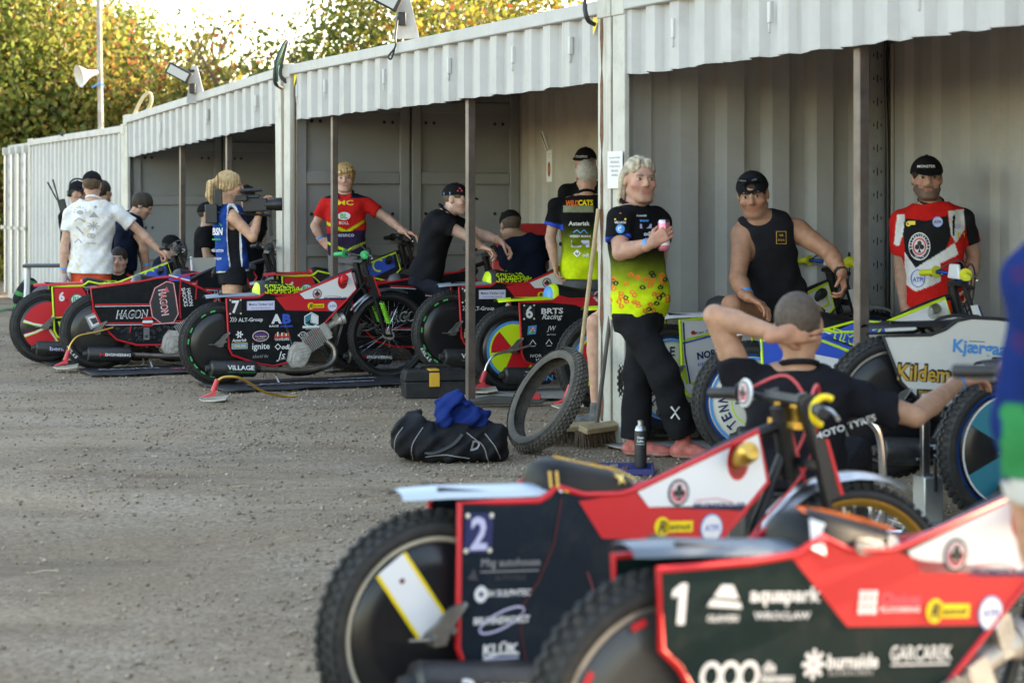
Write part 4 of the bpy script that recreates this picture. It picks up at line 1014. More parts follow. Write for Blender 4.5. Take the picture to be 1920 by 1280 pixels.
def marks_hagon(d):
    d.stroke([(.0, .55), (.62, .545)], .011, RED, 2); d.stroke([(.0, .536), (.62, .532)], .005, WHITE, 2)
    d.stroke([(.05, .395), (.40, .39), (.80, .40)], .011, RED, 2); d.stroke([(.05, .38), (.40, .376), (.80, .385)], .005, WHITE, 2)
    d.text('HAGON', .31, .465, .27, WHITE, h=.075, bold=.03, shear=.25); d.text('HAGON', .31, .465, .255, BLACK, h=.061, bold=.008, shear=.25, lvl=3)
    P = [(.46, .56), (.50, .68), (.60, .735), (.66, .72), (.68, .60), (.70, .46), (.66, .39), (.56, .38), (.48, .44)]
    d.poly(P, flat('print_coal', (.03, .03, .035)), 3); d.stroke(P, .012, RED, 4, closed=True); d.stroke(P, .004, WHITE, 5, closed=True)
    d.text('HAGON', .575, .56, .22, WHITE, h=.065, bold=.03, rot=R(-82), lvl=5); d.text('HAGON', .575, .56, .205, RED, h=.05, bold=.008, rot=R(-82), lvl=6); d.shape('tri', .60, .67, .05, .05, PINK, 5)
    d.text('HAGON', .80, .60, .15, WHITE, h=.034, bold=.015, rot=R(-80), lvl=4); d.text('SHOCKS', .755, .60, .16, WHITE, h=.034, bold=.015, rot=R(-80), lvl=4)
    d.stroke([(.72, .74), (.71, .58), (.72, .42)], .01, RED, 4); d.stroke([(.86, .74), (.85, .58)], .01, RED, 4); d.stroke([(.30, .37), (.29, .31)], .008, RED, 3)
    r_ = random.Random(5)
    for k in range(70):
        x = r_.uniform(.16, .78); z = r_.uniform(.225, .355)
        if z < .205 + max(0, (.32 - x)) * .9: continue
        d.stroke([(x + .010 * math.cos(a), z + .008 * math.sin(a)) for a in (0, 1.2, 2.4, 3.6, 4.6)], .005, flat('print_leopard_grey', (.055, .055, .062)), 1)
    for k in range(3): d.shape('pill', .44, .40 - k * .03 + .03, .09, .022, RED if k != 1 else WHITE, 5)
    d.shape('pill', .43, .30, .05, .10, GREYP, 5); d.shape('disc', .43, .275, .03, .03, DGREY, 6)
    d.poly([(.62, .79), (.80, .79), (.80, .74), (.62, .735)], BLUE, 2); d.stroke([(.62, .79), (.80, .74)], .012, WHITE, 3); d.stroke([(.62, .74), (.80, .79)], .012, RED, 4)
def marks_hagon_far(d):
    for z, x0, x1 in ((.70, .30, .52), (.63, .60, .80), (.36, .25, .9)): d.stroke([(x0, z), (x1, z - .015)], .010, RED, 2); d.stroke([(x0, z - .014), (x1, z - .029)], .007, WHITE, 2)
    d.text('HAGON', .78, .60, .20, WHITE, h=.04, bold=.015, rot=R(12)); d.text('SHOCKS', .79, .553, .22, WHITE, h=.04, bold=.015, rot=R(12))
    d.text('HAGON', .42, .45, .34, WHITE, h=.085, bold=.03, shear=.25); d.text('HAGON', .42, .45, .325, BLACK, h=.07, bold=.008, shear=.25, lvl=3)
    d.text('TENNESSEE', .33, .60, .18, WHITE, h=.028, bold=.02, shear=.2)
def marks_white(d):
    d.text('Kildemoes', .235, .475, .40, BLACK, h=.085, bold=.06, rot=R(-4)); d.text('Kildemoes', .23, .472, .385, GOLDP, h=.072, bold=.015, rot=R(-4), lvl=3)
    d.text('Kjærgaard', .475, .575, .34, SKYB, h=.078, bold=.03, rot=R(-5)); d.shape('rect', .20, .39, .14, .03, BLACK, 2, R(-3)); d.text('Motorcykler', .20, .39, .12, GOLDP, bold=.02, rot=R(-3), lvl=3)
def marks_ten(d):
    d.stroke([(.09, .55), (.45, .62), (.9, .60)], .014, LIME, 2); d.stroke([(.09, .535), (.45, .605), (.9, .585)], .010, BLUE, 2); d.stroke([(.075, .655), (.085, .47), (.12, .30)], .018, LIME, 2); d.stroke([(.095, .655), (.105, .47), (.14, .30)], .010, NAVYP, 2)
    d.stroke([(.14, .30), (.45, .36), (.80, .44)], .014, LIME, 2)
    d.text('NORTON', .31, .475, .25, NAVYP, h=.045, bold=.04, rot=R(8)); d.text('DESIGN GROUP', .31, .425, .24, BLUE, h=.018, bold=.02, rot=R(8)); d.text('Ken Trophies', .27, .60, .20, BLACK, h=.022, bold=.01, shear=.3, rot=R(6)); d.text('www.kentrophies.co.uk', .27, .575, .20, BLACK, h=.010, rot=R(6)); d.shape('disc', .16, .595, .03, .025, RED)
    d.text('TENNESSEE', .40, .665, .30, BLUE, h=.03, bold=.02)
    d.stroke([(1.06, .84), (1.09, .74), (.95, .68)], .018, LIME, 2)
def marks_timber(d):
    d.poly([(.40, .66), (.60, .748), (.74, .735), (.77, .62), (.70, .57)], BLUE, 1); d.poly([(.06, .64), (.25, .67), (.30, .52), (.10, .44)], BLUE, 1); d.poly([(.30, .66), (.42, .69), (.66, .58), (.76, .58), (.74, .50), (.34, .58)], BLUE, 1)
    d.stroke([(.38, .655), (.50, .61), (.66, .545), (.80, .50)], .014, LIME, 2); d.stroke([(.74, .735), (.70, .66), (.785, .60)], .014, LIME, 2); d.stroke([(.32, .68), (.60, .752), (.745, .738)], .012, LIME, 2)
    d.text('TIMBER', .58, .645, .26, LIME, h=.055, bold=.05, rot=R(-20), lvl=3); d.text('TIMBER', .58, .645, .245, BLUE, h=.042, bold=.01, rot=R(-20), lvl=4); d.stroke([(.46, .655), (.70, .565)], .008, BLACK, 3)
def marks_far_white(d):
    d.text('1', .50, .55, .04, BLACK, h=.11, bold=.04); d.poly([(.07, .66), (.30, .67), (.26, .45), (.10, .40)], SKYB, 1); d.stroke([(.07, .62), (.30, .63)], .012, YEL, 2)

def seat_leopard(d):
    r_ = random.Random(9)
    for i in range(8):
        for j in range(4):
            x = .37 + i * .037 + (j % 2) * .018; z = .715 + j * .022
            if z > .80 - max(0, x - .36) * .17: continue
            a0 = r_.uniform(0, 6); d.stroke([(x + .013 * math.cos(a0 + a), z + .010 * math.sin(a0 + a)) for a in (0, 1, 2, 3, 4, 4.8)], .008, LIME)
def seat_star(d):
    d.text('11', .315, .745, .035, GOLDP, h=.05, bold=.05)
    d.shape('star', .575, .745, .055, .05, GOLDP); d.shape('star', .575, .745, .045, .04, flat('print_pale_gold', (.75, .55, .15)), 2)
    d.stroke([(.37, .80), (.34, .705)], .014, WHITE); d.stroke([(.39, .80), (.36, .705)], .012, YEL)
    d.stroke([(.37, .805), (.46, .785), (.60, .765), (.64, .74)], .008, GOLDP)
def seat_one(d):
    d.poly([(.31, .715), (.355, .70), (.36, .775), (.325, .785)], WHITE, 1); d.text('V12', .335, .742, .035, PINK, bold=.04)
    d.shape('pill', .53, .725, .17, .045, DGREY); d.text('powered by', .50, .725, .09, WHITE, bold=.01); d.shape('disc', .58, .73, .045, .04, GREYP, 2)
    d.stroke([(.33, .80), (.42, .795), (.55, .775), (.64, .755)], .012, ORANGE)
def seat27(d): d.text('27', .53, .735, .075, YEL, h=.05, bold=.04); d.stroke([(.36, .79), (.34, .71)], .01, RED); d.stroke([(.44, .775), (.62, .765), (.64, .70)], .006, LIME)

def disc_white_bar(d):
    a = R(128); c, s = math.cos(a), math.sin(a)
    def Q(u, v): return (u * c - v * s, u * s + v * c)
    d.poly([Q(.02, -.052), Q(.236, -.052), Q(.236, .052), Q(.02, .052)], YEL, 1); d.poly([Q(.02, -.042), Q(.238, -.042), Q(.238, .042), Q(.02, .042)], WHITE, 2); d.shape('disc', *Q(.18, 0), .016, .014, flat('print_maroon', (.15, .01, .02)), 3)
    d.poly([Q(-.22, -.045), Q(-.02, -.05), Q(-.02, -.035), Q(-.225, -.032)], YEL, 1)
def disc_redlime(d):
    ring(d, .19, .212, SKYB); ring(d, .176, .19, LIME)
    for k, m in enumerate((RED, LIME, RED, LIME, RED)):
        a0 = (-20, 55, 130, 185, 245)[k]; a1 = (55, 130, 185, 245, 340)[k]; sector(d, a0, a1, 0, .176, m)
    for a in (130, 185): d.stroke([(0, 0), (.176 * math.cos(R(a)), .176 * math.sin(R(a)))], .004, BLACK, 2)
    d.shape('disc', 0, 0, .05, .05, DGREY, 3)
def disc_27(d):
    sector(d, 60, 165, .03, .215, RED); sector(d, 195, 300, .03, .215, RED); sector(d, -60, 60, .03, .215, RED)
    for a in (165, 200, 60, 300): d.stroke([(.03 * math.cos(R(a)), .03 * math.sin(R(a))), (.12 * math.cos(R(a + 4)), .12 * math.sin(R(a + 4))), (.215 * math.cos(R(a)), .215 * math.sin(R(a)))], .020, WHITE, 2); d.stroke([(.03 * math.cos(R(a)), .03 * math.sin(R(a))), (.12 * math.cos(R(a + 6)), .12 * math.sin(R(a + 6))), (.215 * math.cos(R(a + 3)), .215 * math.sin(R(a + 3)))], .008, LIME, 3)
def disc_ten(d):
    ring(d, .222, .236, SKYB)
    for k, ch in enumerate('TENNESSEE'): a = R(225 - k * 17); d.text(ch, .165 * math.cos(a), .165 * math.sin(a), .034, NAVYP, h=.055, bold=.03, rot=a - math.pi / 2)
    ring(d, .115, .122, LIME)
def disc_teal(d):
    sector(d, 35, 150, .05, .226, TEAL); sector(d, 205, 330, .05, .226, TEAL); ring(d, .228, .237, WHITE)
    d.stroke([(.05, .16), (.12, .12)], .03, WHITE, 2)
def disc_photo(d): d.poly([(-.06, .20), (.10, .16), (.08, .05), (-.06, .10)], RED, 1); d.poly([(-.12, .13), (-.02, .17), (.03, .06), (-.07, .02)], GREYP, 2); d.poly([(-.10, .12), (-.03, .145), (.01, .07), (-.06, .04)], WHITE, 3); d.poly([(-.08, .11), (-.03, .12), (-.01, .08), (-.05, .06)], DGREY, 4)
def wall_dunk(d):
    for a0, t in ((205, 'ANLAS'), (25, 'ANLAS')):
        for k, ch in enumerate(t): a = R(a0 + k * 5.5 if a0 > 90 else a0 - k * 5.5); d.text(ch, .281 * math.cos(a), .281 * math.sin(a), .020, WHITE, h=.026, bold=.03, rot=a + math.pi / 2)
def wall_green(d):
    for a in (100, 118, 150, 170, 200, 215, 232, 250): d.stroke([(.258 * math.cos(R(a + k * 3)), .258 * math.sin(R(a + k * 3))) for k in range(4)], .012, GREEN, 0)

SEATB = mat('seat_leather_black', (.008, .008, .009), .55, spec=.25)
LEOSEAT = (SEATB, LIME, flat('seat_charcoal', (.03, .03, .034), .7)); GOLDM = mat('gold_anodised', (.60, .36, .08), .35, .9); BLUEM = mat('blue_anodised', (.02, .10, .45), .3, .8)
GREENGRIP = mat('green_grip', (.02, .42, .14), .6); LIMEGRIP = mat('lime_grip', (.62, .62, .03), .6); LIMESP = mat('lime_spring', (.22, .72, .03), .4); CREAMD = mat('disc_cream', (.62, .60, .52), .4, var=.06)
CREAMRIM = mat('rim_cream', (.55, .50, .40), .4, .3); SILVRIM = mat('rim_silver', (.5, .5, .5), .35, .8); WHITEP = mat('panel_white_used', (.66, .65, .62), .45, var=.05, vscale=5, dirt=((.45, .42, .37), .35, 7)); BPANEL = mat('panel_black', (.010, .012, .015), .42, spec=.12, var=.25, vscale=3, dirt=((.06, .055, .05), .3, 12))
NAVPANEL = mat('panel_blue_black', (.009, .017, .028), .42, spec=.12, var=.2, vscale=3, dirt=((.07, .065, .06), .3, 10))
GUARDW = (WHITE, RED)
ST7 = dict(panel=BPANEL, edge=RED, marks=marks7, plate=('7', BLACK, WHITE, (.142, .606, .098, .118)), seat=LEOSEAT, seat_marks=seat_leopard, wall_marks=wall_green, mtext=[('VILLAGE', .06, .27, .012, WHITE, .036), ('HEALTH + WELLNESS CLUB', .06, .28, -.022, GREEN, .010)], grip=GREENGRIP, spring=LIMESP, guard=(BLACK, RED))
ST9 = dict(ST7, wall_marks=lambda d: (wall_green(d), wall_dunk(d)), grip=BLACKPL)
ST2 = dict(panel=NAVPANEL, edge=RED, marks=marks2, plate=('2', NAVYP, LILAC, (.135, .592, .088, .105)), seat_dz=-.006, seat_s=.86, psx=.94, fdz=.02, bdz=-.065, muff_dz=.07, seat=(SEATB, SEATB, SEATB), seat_marks=seat_star, disc_marks=disc_white_bar, rim=CREAMRIM, frim=GOLDM, mtext=[('SH SULPHTEC', .11, .31, .0, WHITE, .030), ('?', .045, .085, .0, WHITE, .05)], grip=BLACKPL, cap=GOLDM, fender=mat('fender_pale_blue', (.42, .50, .58), .35), cable=DEFRED, spring=GOLDM, clamp=GOLDM)
ST2['mtext'] = [('SH SULPHTEC', .115, .315, .0, WHITE, .030), ('3', .05, .09, .0, WHITE, .055)]
ST1 = dict(panel=mat('panel_green_black', (.006, .020, .022), .42, spec=.12, var=.2, vscale=3, dirt=((.06, .055, .05), .3, 10)), edge=RED, outline=LONG, marks=marks1, seat=(SEATB, SEATB, SEATB), seat_dz=-.010, seat_s=.88, psx=.94, fdz=.11, seat_marks=seat_one, rim=SILVRIM, disc=mat('disc_grey_black', (.05, .05, .05), .35, var=.2), disc_marks=lambda d: [sector(d, a, a + 9, .225, .24, RED) for a in (60, 110, 150, 190)], wall_marks=None, fender=mat('fender_dark_blue_grey', (.11, .14, .18), .35), mtext=[('ENGINE', .06, .27, 0, WHITE, .03)])
ST10 = dict(panel=BPANEL, edge=RED, marks=marks_brts, plate=('6', BLACK, WHITE, (.148, .60, .092, .112)), seat=(SEATB, SKYB, LIME), disc_marks=disc_redlime, mtext=[('TEAM', .08, .22, .026, WHITE, .018), ('TITAN', .07, .30, -.008, SKYB, .042)], fender=LIME, deflector=STEEL, tank=WHITE, bar=BLUEM)
ST11 = dict(ST10, plate=None)
ST27 = dict(panel=BPANEL, edge=LIME, marks=marks27, seat=(SEATB, RED, SEATB), seat_marks=seat27, seat_dz=-.055, disc_marks=disc_27, fender=RED, mtext=[('bennco', .05, .27, .0, LILAC, .036)], tank=BLUE, grip=BLACKPL, pad=BLACK, wall_marks=None, cap=BLACKPL)
STH = dict(panel=BPANEL, edge=RED, outline=KID, marks=marks_hagon, disc_marks=disc_photo, mtext=[('H', .035, .075, 0, RED, .028), ('ENGINEERING', .08, .29, 0, WHITE, .024)], deflector=GOLDM, fender=BLACK, tank=BLACK, cap=BLACKPL, wall_marks=wall_dunk)
STHF = dict(STH, outline=KIDF, marks=marks_hagon_far, deflector=None, disc_marks=None, wall_marks=None)
STW = dict(panel=WHITEP, edge=mat('edge_black_rubber', (.02, .02, .022), .6), outline=WPAN, marks=marks_white, mtext=[('ETS', .10, .24, .012, WHITE, .055), ('TOTALENTREPRISE', .08, .30, -.030, WHITE, .014)], fender=BLACKPL, tank=WHITEP, rim=SILVRIM, seat_dz=-.085, seat=(mat('seat_blue_black', (.03, .05, .08), .4), DGREY, DGREY), cap=CHROME)
STT = dict(panel=WHITE, edge=LIME, marks=marks_ten, disc=CREAMD, disc_marks=disc_ten, rim=BLUEM, tank=WHITE, bar=BLUEM, grip=LIMEGRIP, guard=(WHITE, NAVYP), fender=WHITE, cap=BLACKPL, spring=BLUEM, pad=WHITE, wall_marks=None)
STB = dict(STT, outline=STD, marks=lambda d: (marks_timber(d), d.stroke([(.68, .70), (1.0, .815)], .012, WHITE, 3)), cap=STEEL)
ST4 = dict(panel=BPANEL, edge=RED, disc_marks=disc_teal, rim=BLUEM, mtext=None, marks=league, fender=DGREY)
STF = dict(panel=WHITE, edge=SKYB, marks=marks_far_white, fender=SKYB)

bike('black speedway bike wearing number 7 with green grips, parked on the dark mat', 411, 648, 14.96, 25, ST7)
bike('speedway bike wearing number 2, white bar across its black wheel disc', 790, 1180, 5.18, 28.5, ST2, pitch=R(3.6), zoff=-.045, steer=-8)
bike('large dark speedway bike wearing number 1 in front of number 2', 1206, 1370, 4.10, 29, ST1, pitch=R(5.6), zoff=.0)
bike('black speedway bike with leopard seat behind the steel prop, its number hidden', 846, 620, 15.0, 22, ST9, lift=.085)
bike('black and red speedway bike wearing number 6 with red and lime wheel disc', 958, 655, 14.37, 22, ST10)
bike('speedway bike half hidden by the white double post, red disc with lime ring', 1124, 682, 13.3, 18, ST11)
bike('black speedway bike with large outlined lettering under the man in black t-shirt', 668, 618, 15.75, 22, STHF, lift=.03)
bike('red and lime speedway bike in front of the blond boy', 518, 560, 16.75, 20, ST27, lift=.10)
bike('red and lime speedway bike held by the man in white t-shirt', 88, 622, 17.0, 22, ST27)
bike('black speedway bike with kidney shaped badge and gold deflector rod', 184, 624, 16.35, 22, STH, simple=False)
bike('black speedway bike with white slanted lettering behind the camera operator legs', 262, 600, 17.0, 20, STHF, lift=.02)
bike('white and blue speedway bike deep inside the far open container', 372, 530, 20.5, 20, STF, zoff=-.04)
bike('worn white speedway bike with blue and gold lettering beside the resting man', 1668, 790, 8.75, 14, STW, lift=.18)
bike('speedway bike with teal and black wheel disc under the resting hand', 1882, 842, 8.25, 20, ST4, lift=.05)
bike('white and lime speedway bike behind the long haired man legs', 1252, 745, 11.35, 24, STT, lift=.05)
bike('white and blue speedway bike in front of the club jersey man', 1408, 755, 10.35, 8, STB, lift=.03)
# ================================================================== people: bodies and clothes grown from blended volumes
class Field:
    def __init__(s, lo, hi, h):
        s.h = h; s.lo = np.array(lo, float) - 2 * h; n = np.ceil((np.array(hi, float) + 2 * h - s.lo) / h).astype(int) + 1
        s.F = np.full(n, 0.5, np.float32); s.n = n
    def sub(s, lo, hi):
        a = np.clip(np.floor((np.array(lo) - s.lo) / s.h).astype(int), 0, s.n - 1); b = np.clip(np.ceil((np.array(hi) - s.lo) / s.h).astype(int) + 1, 1, s.n)
        if np.any(b <= a): return None
        g = [s.lo[i] + s.h * np.arange(a[i], b[i]) for i in range(3)]
        X, Y, Z = np.meshgrid(*g, indexing='ij', sparse=True)
        return (slice(a[0], b[0]), slice(a[1], b[1]), slice(a[2], b[2])), X, Y, Z
    def join(s, sl, d, k):
        A = s.F[sl]
        if k > 0:
            hh = np.clip(0.5 + 0.5 * (A - d) / k, 0, 1); s.F[sl] = A * (1 - hh) + d * hh - k * hh * (1 - hh)
        else: s.F[sl] = np.minimum(A, d)
    def cap(s, a, b, ra, rb, k=0.015, cut=False, sq=1.0):
        a = np.array(a, float); b = np.array(b, float); m = max(ra, rb) + k + 0.02
        q = s.sub(np.minimum(a, b) - m, np.maximum(a, b) + m)
        if q is None: return s
        sl, X, Y, Z = q; ab = b - a; L2 = ab @ ab + 1e-12
        t = ((X - a[0]) * ab[0] + (Y - a[1]) * ab[1] + (Z - a[2]) * ab[2]) / L2; tc = np.clip(t, 0, 1)
        d = np.sqrt((X - a[0] - ab[0] * tc) ** 2 + (Y - a[1] - ab[1] * tc) ** 2 + (Z - a[2] - ab[2] * tc) ** 2) - (ra + (rb - ra) * tc)
        if cut:
            L = math.sqrt(L2); d = np.maximum(d, (t - 1) * L)
        s.join(sl, d.astype(np.float32), k); return s
    def ell(s, c, ax, r, k=0.012, neg=False):
        """ellipsoid, ax = 3 axis row vectors"""
        c = np.array(c, float); m = max(r) + k + 0.02; q = s.sub(c - m, c + m)
        if q is None: return s
        sl, X, Y, Z = q; dx, dy, dz = X - c[0], Y - c[1], Z - c[2]; u = [dx * v[0] + dy * v[1] + dz * v[2] for v in ax]
        k0 = np.sqrt((u[0] / r[0]) ** 2 + (u[1] / r[1]) ** 2 + (u[2] / r[2]) ** 2); k1 = np.sqrt((u[0] / r[0] ** 2) ** 2 + (u[1] / r[1] ** 2) ** 2 + (u[2] / r[2] ** 2) ** 2) + 1e-9
        d = (k0 * (k0 - 1) / k1).astype(np.float32)
        if neg:
            A = s.F[sl]; hh = np.clip(0.5 - 0.5 * (A + d) / k, 0, 1); s.F[sl] = A * (1 - hh) - d * hh + k * hh * (1 - hh)
        else: s.join(sl, d, k)
        return s
    def loft(s, p0, p1, r, f, table, k=0.02, grow=0.0):
        p0 = np.array(p0, float); p1 = np.array(p1, float); u = p1 - p0; L = np.linalg.norm(u); u = u / L
        T = np.array(table, float); m = T[:, 1:3].max() + abs(T[:, 3]).max() + k + .04 + grow
        ends = [p0 + u * L * T[0, 0], p0 + u * L * T[-1, 0]]; q = s.sub(np.minimum(*ends) - m, np.maximum(*ends) + m)
        if q is None: return s
        sl, X, Y, Z = q; dx, dy, dz = X - p0[0], Y - p0[1], Z - p0[2]
        h = (dx * u[0] + dy * u[1] + dz * u[2]) / L; x = dx * r[0] + dy * r[1] + dz * r[2]; y = dx * f[0] + dy * f[1] + dz * f[2]
        a = np.interp(h, T[:, 0], T[:, 1]) + grow; b = np.interp(h, T[:, 0], T[:, 2]) + grow; o = np.interp(h, T[:, 0], T[:, 3])
        e = np.sqrt((np.abs(x / a)) ** 2.3 + (np.abs((y - o) / b)) ** 2.3); d = (e - 1) * np.minimum(a, b)
        hz = np.maximum(h - T[-1, 0], T[0, 0] - h) * L; d = np.maximum(d, hz)
        s.join(sl, d.astype(np.float32), k); return s
    def plane(s, p, n):
        """keep the side n points away from"""
        p = np.array(p); n = np.array(n) / np.linalg.norm(n); g = [s.lo[i] + s.h * np.arange(s.n[i]) for i in range(3)]; X, Y, Z = np.meshgrid(*g, indexing='ij', sparse=True)
        s.F = np.maximum(s.F, ((X - p[0]) * n[0] + (Y - p[1]) * n[1] + (Z - p[2]) * n[2]).astype(np.float32)); return s
    def wrinkle(s, amp, seed=0.0, fr=26.0):
        g = [s.lo[i] + s.h * np.arange(s.n[i]) for i in range(3)]; X, Y, Z = np.meshgrid(*g, indexing='ij', sparse=True)
        w = np.sin(X * fr + seed + 2.2 * np.sin(Z * 9 + seed) + 1.4 * np.sin(Y * 11)) * np.sin(Z * fr * .8 + 1.7 * np.sin(X * 12 + seed) + Y * 8) + .6 * np.sin((X - Z) * fr * 1.7 + 2 * np.sin(Y * 17 + seed))
        s.F = s.F + (amp * w).astype(np.float32); return s
    def mesh(s):
        F = s.F; S = F < 0; n = F.shape
        c = [(i, j, k) for i in (0, 1) for j in (0, 1) for k in (0, 1)]
        def V(A, o): return A[o[0]:n[0] - 1 + o[0], o[1]:n[1] - 1 + o[1], o[2]:n[2] - 1 + o[2]]
        cnt = np.zeros((n[0] - 1, n[1] - 1, n[2] - 1), np.uint8)
        for o in c: cnt += V(S, o)
        I = np.argwhere((cnt > 0) & (cnt < 8))
        if len(I) == 0: return np.zeros((0, 3)), np.zeros((0, 4), int)
        ids = np.full(cnt.shape, -1, np.int32); ids[I[:, 0], I[:, 1], I[:, 2]] = np.arange(len(I))
        f = {o: F[I[:, 0] + o[0], I[:, 1] + o[1], I[:, 2] + o[2]] for o in c}
        P = np.zeros((len(I), 3)); N = np.zeros(len(I))
        for o in c:
            for ax in range(3):
                if o[ax]: continue
                o2 = list(o); o2[ax] = 1; o2 = tuple(o2); m = (f[o] < 0) != (f[o2] < 0)
                t = np.where(m, f[o] / np.where(m, f[o] - f[o2], 1), 0)
                for x in range(3): P[:, x] += np.where(m, o[x] + (t if x == ax else 0), 0)
                N += m
        P = (P / N[:, None] + I) * s.h + s.lo
        Q = []
        for ax in range(3):
            b, c2 = (ax + 1) % 3, (ax + 2) % 3
            A = np.moveaxis(S, [ax, b, c2], [0, 1, 2]); Id = np.moveaxis(ids, [ax, b, c2], [0, 1, 2])
            cr = A[:-1, 1:-1, 1:-1] != A[1:, 1:-1, 1:-1]; E = np.argwhere(cr)
            i, j, k = E[:, 0], E[:, 1] + 1, E[:, 2] + 1
            q = np.stack([Id[i, j - 1, k - 1], Id[i, j, k - 1], Id[i, j, k], Id[i, j - 1, k]], 1); fl = A[i, j, k]
            q[~fl] = q[~fl][:, ::-1]; Q.append(q)
        Q = np.concatenate(Q); return P, Q[(Q >= 0).all(1)]

def np_mesh(name, P, Q, m, cols=None):
    me = bpy.data.meshes.new(name); me.vertices.add(len(P)); me.vertices.foreach_set('co', np.asarray(P, np.float32).ravel())
    me.loops.add(Q.size); me.loops.foreach_set('vertex_index', Q.ravel().astype(np.int32)); me.polygons.add(len(Q)); me.polygons.foreach_set('loop_start', np.arange(0, Q.size, 4, dtype=np.int32))
    me.update(calc_edges=True); me.materials.append(m)
    me.polygons.foreach_set('use_smooth', np.ones(len(Q), bool))
    if cols is not None:
        ca = me.color_attributes.new('col', 'FLOAT_COLOR', 'POINT'); ca.data.foreach_set('color', np.concatenate([cols, np.ones((len(P), 1))], 1).astype(np.float32).ravel())
    return me

def attr_mat(name, rough, spec, bump, bscale, sss=0.0, var=0.12, vs=30):
    m = bpy.data.materials.new(name); m.use_nodes = True; n = m.node_tree.nodes; l = m.node_tree.links; b = n['Principled BSDF']
    b.inputs['Roughness'].default_value = rough; b.inputs['Specular IOR Level'].default_value = spec
    a = n.new('ShaderNodeAttribute'); a.attribute_name = 'col'; tc = n.new('ShaderNodeTexCoord')
    no = n.new('ShaderNodeTexNoise'); no.inputs['Scale'].default_value = vs; no.inputs['Detail'].default_value = 5; l.new(tc.outputs['Object'], no.inputs[0])
    r = n.new('ShaderNodeMapRange'); r.inputs[1].default_value = .3; r.inputs[2].default_value = .7; r.inputs[3].default_value = 1 - var; r.inputs[4].default_value = 1 + var; l.new(no.outputs['Fac'], r.inputs[0])
    mx = n.new('ShaderNodeVectorMath'); mx.operation = 'SCALE'; l.new(a.outputs['Color'], mx.inputs[0]); l.new(r.outputs[0], mx.inputs['Scale']); l.new(mx.outputs[0], b.inputs['Base Color'])
    nb = n.new('ShaderNodeTexNoise'); nb.inputs['Scale'].default_value = bscale; nb.inputs['Detail'].default_value = 3; l.new(tc.outputs['Object'], nb.inputs[0])
    bp = n.new('ShaderNodeBump'); bp.inputs['Strength'].default_value = bump; bp.inputs['Distance'].default_value = .006; l.new(nb.outputs['Fac'], bp.inputs['Height']); l.new(bp.outputs[0], b.inputs['Normal'])
    if sss: b.inputs['Subsurface Weight'].default_value = sss; b.inputs['Subsurface Radius'].default_value = (.012, .004, .002); b.inputs['Subsurface Scale'].default_value = 1.0
    return m
SKINM = attr_mat('skin', .55, .35, .15, 90, sss=.12, var=.17, vs=24)
CLOTH = attr_mat('cloth', .9, .08, .35, 34, var=.10)
HAIRM = attr_mat('hair', .65, .25, .3, 160, var=.25, vs=60)
SHOEM = attr_mat('shoe', .7, .3, .3, 70, var=.2)

def nrm(v): v = np.array(v, float); return v / (np.linalg.norm(v) + 1e-12)
def arr(v): return np.array(tuple(v), float)

def hand_mesh(wr, a, n, right, curl=.5, thumb=.5, sc=1.0, spread=.12, h=.0036):
    """wr wrist, a towards the fingers, n out of the palm"""
    a = nrm(a); n = nrm(np.array(n) - a * np.dot(n, a)); sd = np.cross(a, n) * (1 if right else -1)   # towards the thumb
    wr = arr(wr); L = .09 * sc; tips = [wr - .05 * a, wr + a * .2 * sc + n * .02]
    F = Field(wr - .16 * sc - .03, wr + .21 * sc, h)
    F.cap(wr - a * .035, wr + a * .012, .027 * sc, .027 * sc, .01)
    for i in range(4):
        off = (1.5 - i) * .0195 * sc; kn = wr + a * (L * (1.0, 1.03, .98, .90)[i]) + sd * off
        F.cap(wr + sd * off * .6 + a * .01, kn, .016 * sc, .0125 * sc, .012)
        dirv = nrm(a + sd * (1.5 - i) * spread * .5); p = kn; ang = 0.0
        for j, ln in enumerate(((.042, .026, .021), (.046, .030, .022), (.043, .028, .022), (.034, .021, .019))[i]):
            ang += curl * (1.1, 1.5, 1.0)[j]; dd = dirv * math.cos(ang) + n * math.sin(ang); q = p + dd * ln * sc
            F.cap(p, q, (.0095, .0088, .008)[j] * sc, (.0088, .008, .0068)[j] * sc, .003); p = q
    b0 = wr + a * .022 * sc + sd * .024 * sc; b1 = b0 + nrm(sd * .8 + a * .75 + n * (.3 + .5 * thumb)) * .042 * sc; b2 = b1 + nrm(a * .9 + sd * (.45 - .5 * thumb) + n * (.3 + .7 * thumb)) * .03 * sc; b3 = b2 + nrm(a * .9 + sd * (.15 - .6 * thumb) + n * (.3 + .8 * thumb)) * .025 * sc
    F.cap(b0, b1, .016 * sc, .0115 * sc, .008); F.cap(b1, b2, .0108 * sc, .0095 * sc, .003); F.cap(b2, b3, .0095 * sc, .0075 * sc, .003)
    return F.mesh()

TORSO = [(-.14, .138, .105, 0), (-.02, .146, .110, -.005), (.12, .150, .108, 0), (.30, .148, .102, .0), (.50, .156, .106, .0), (.70, .172, .115, 0), (.84, .174, .108, -.006), (.93, .145, .088, -.01), (1.0, .085, .066, -.008)]

def inpoly(x, y, poly):
    r = np.zeros(len(x), bool); n = len(poly)
    for i in range(n):
        (x0, y0), (x1, y1) = poly[i], poly[i - 1]
        c = ((y0 > y) != (y1 > y)) & (x < (x1 - x0) * (y - y0) / ((y1 - y0) if y1 != y0 else 1e-9) + x0); r ^= c
    return r

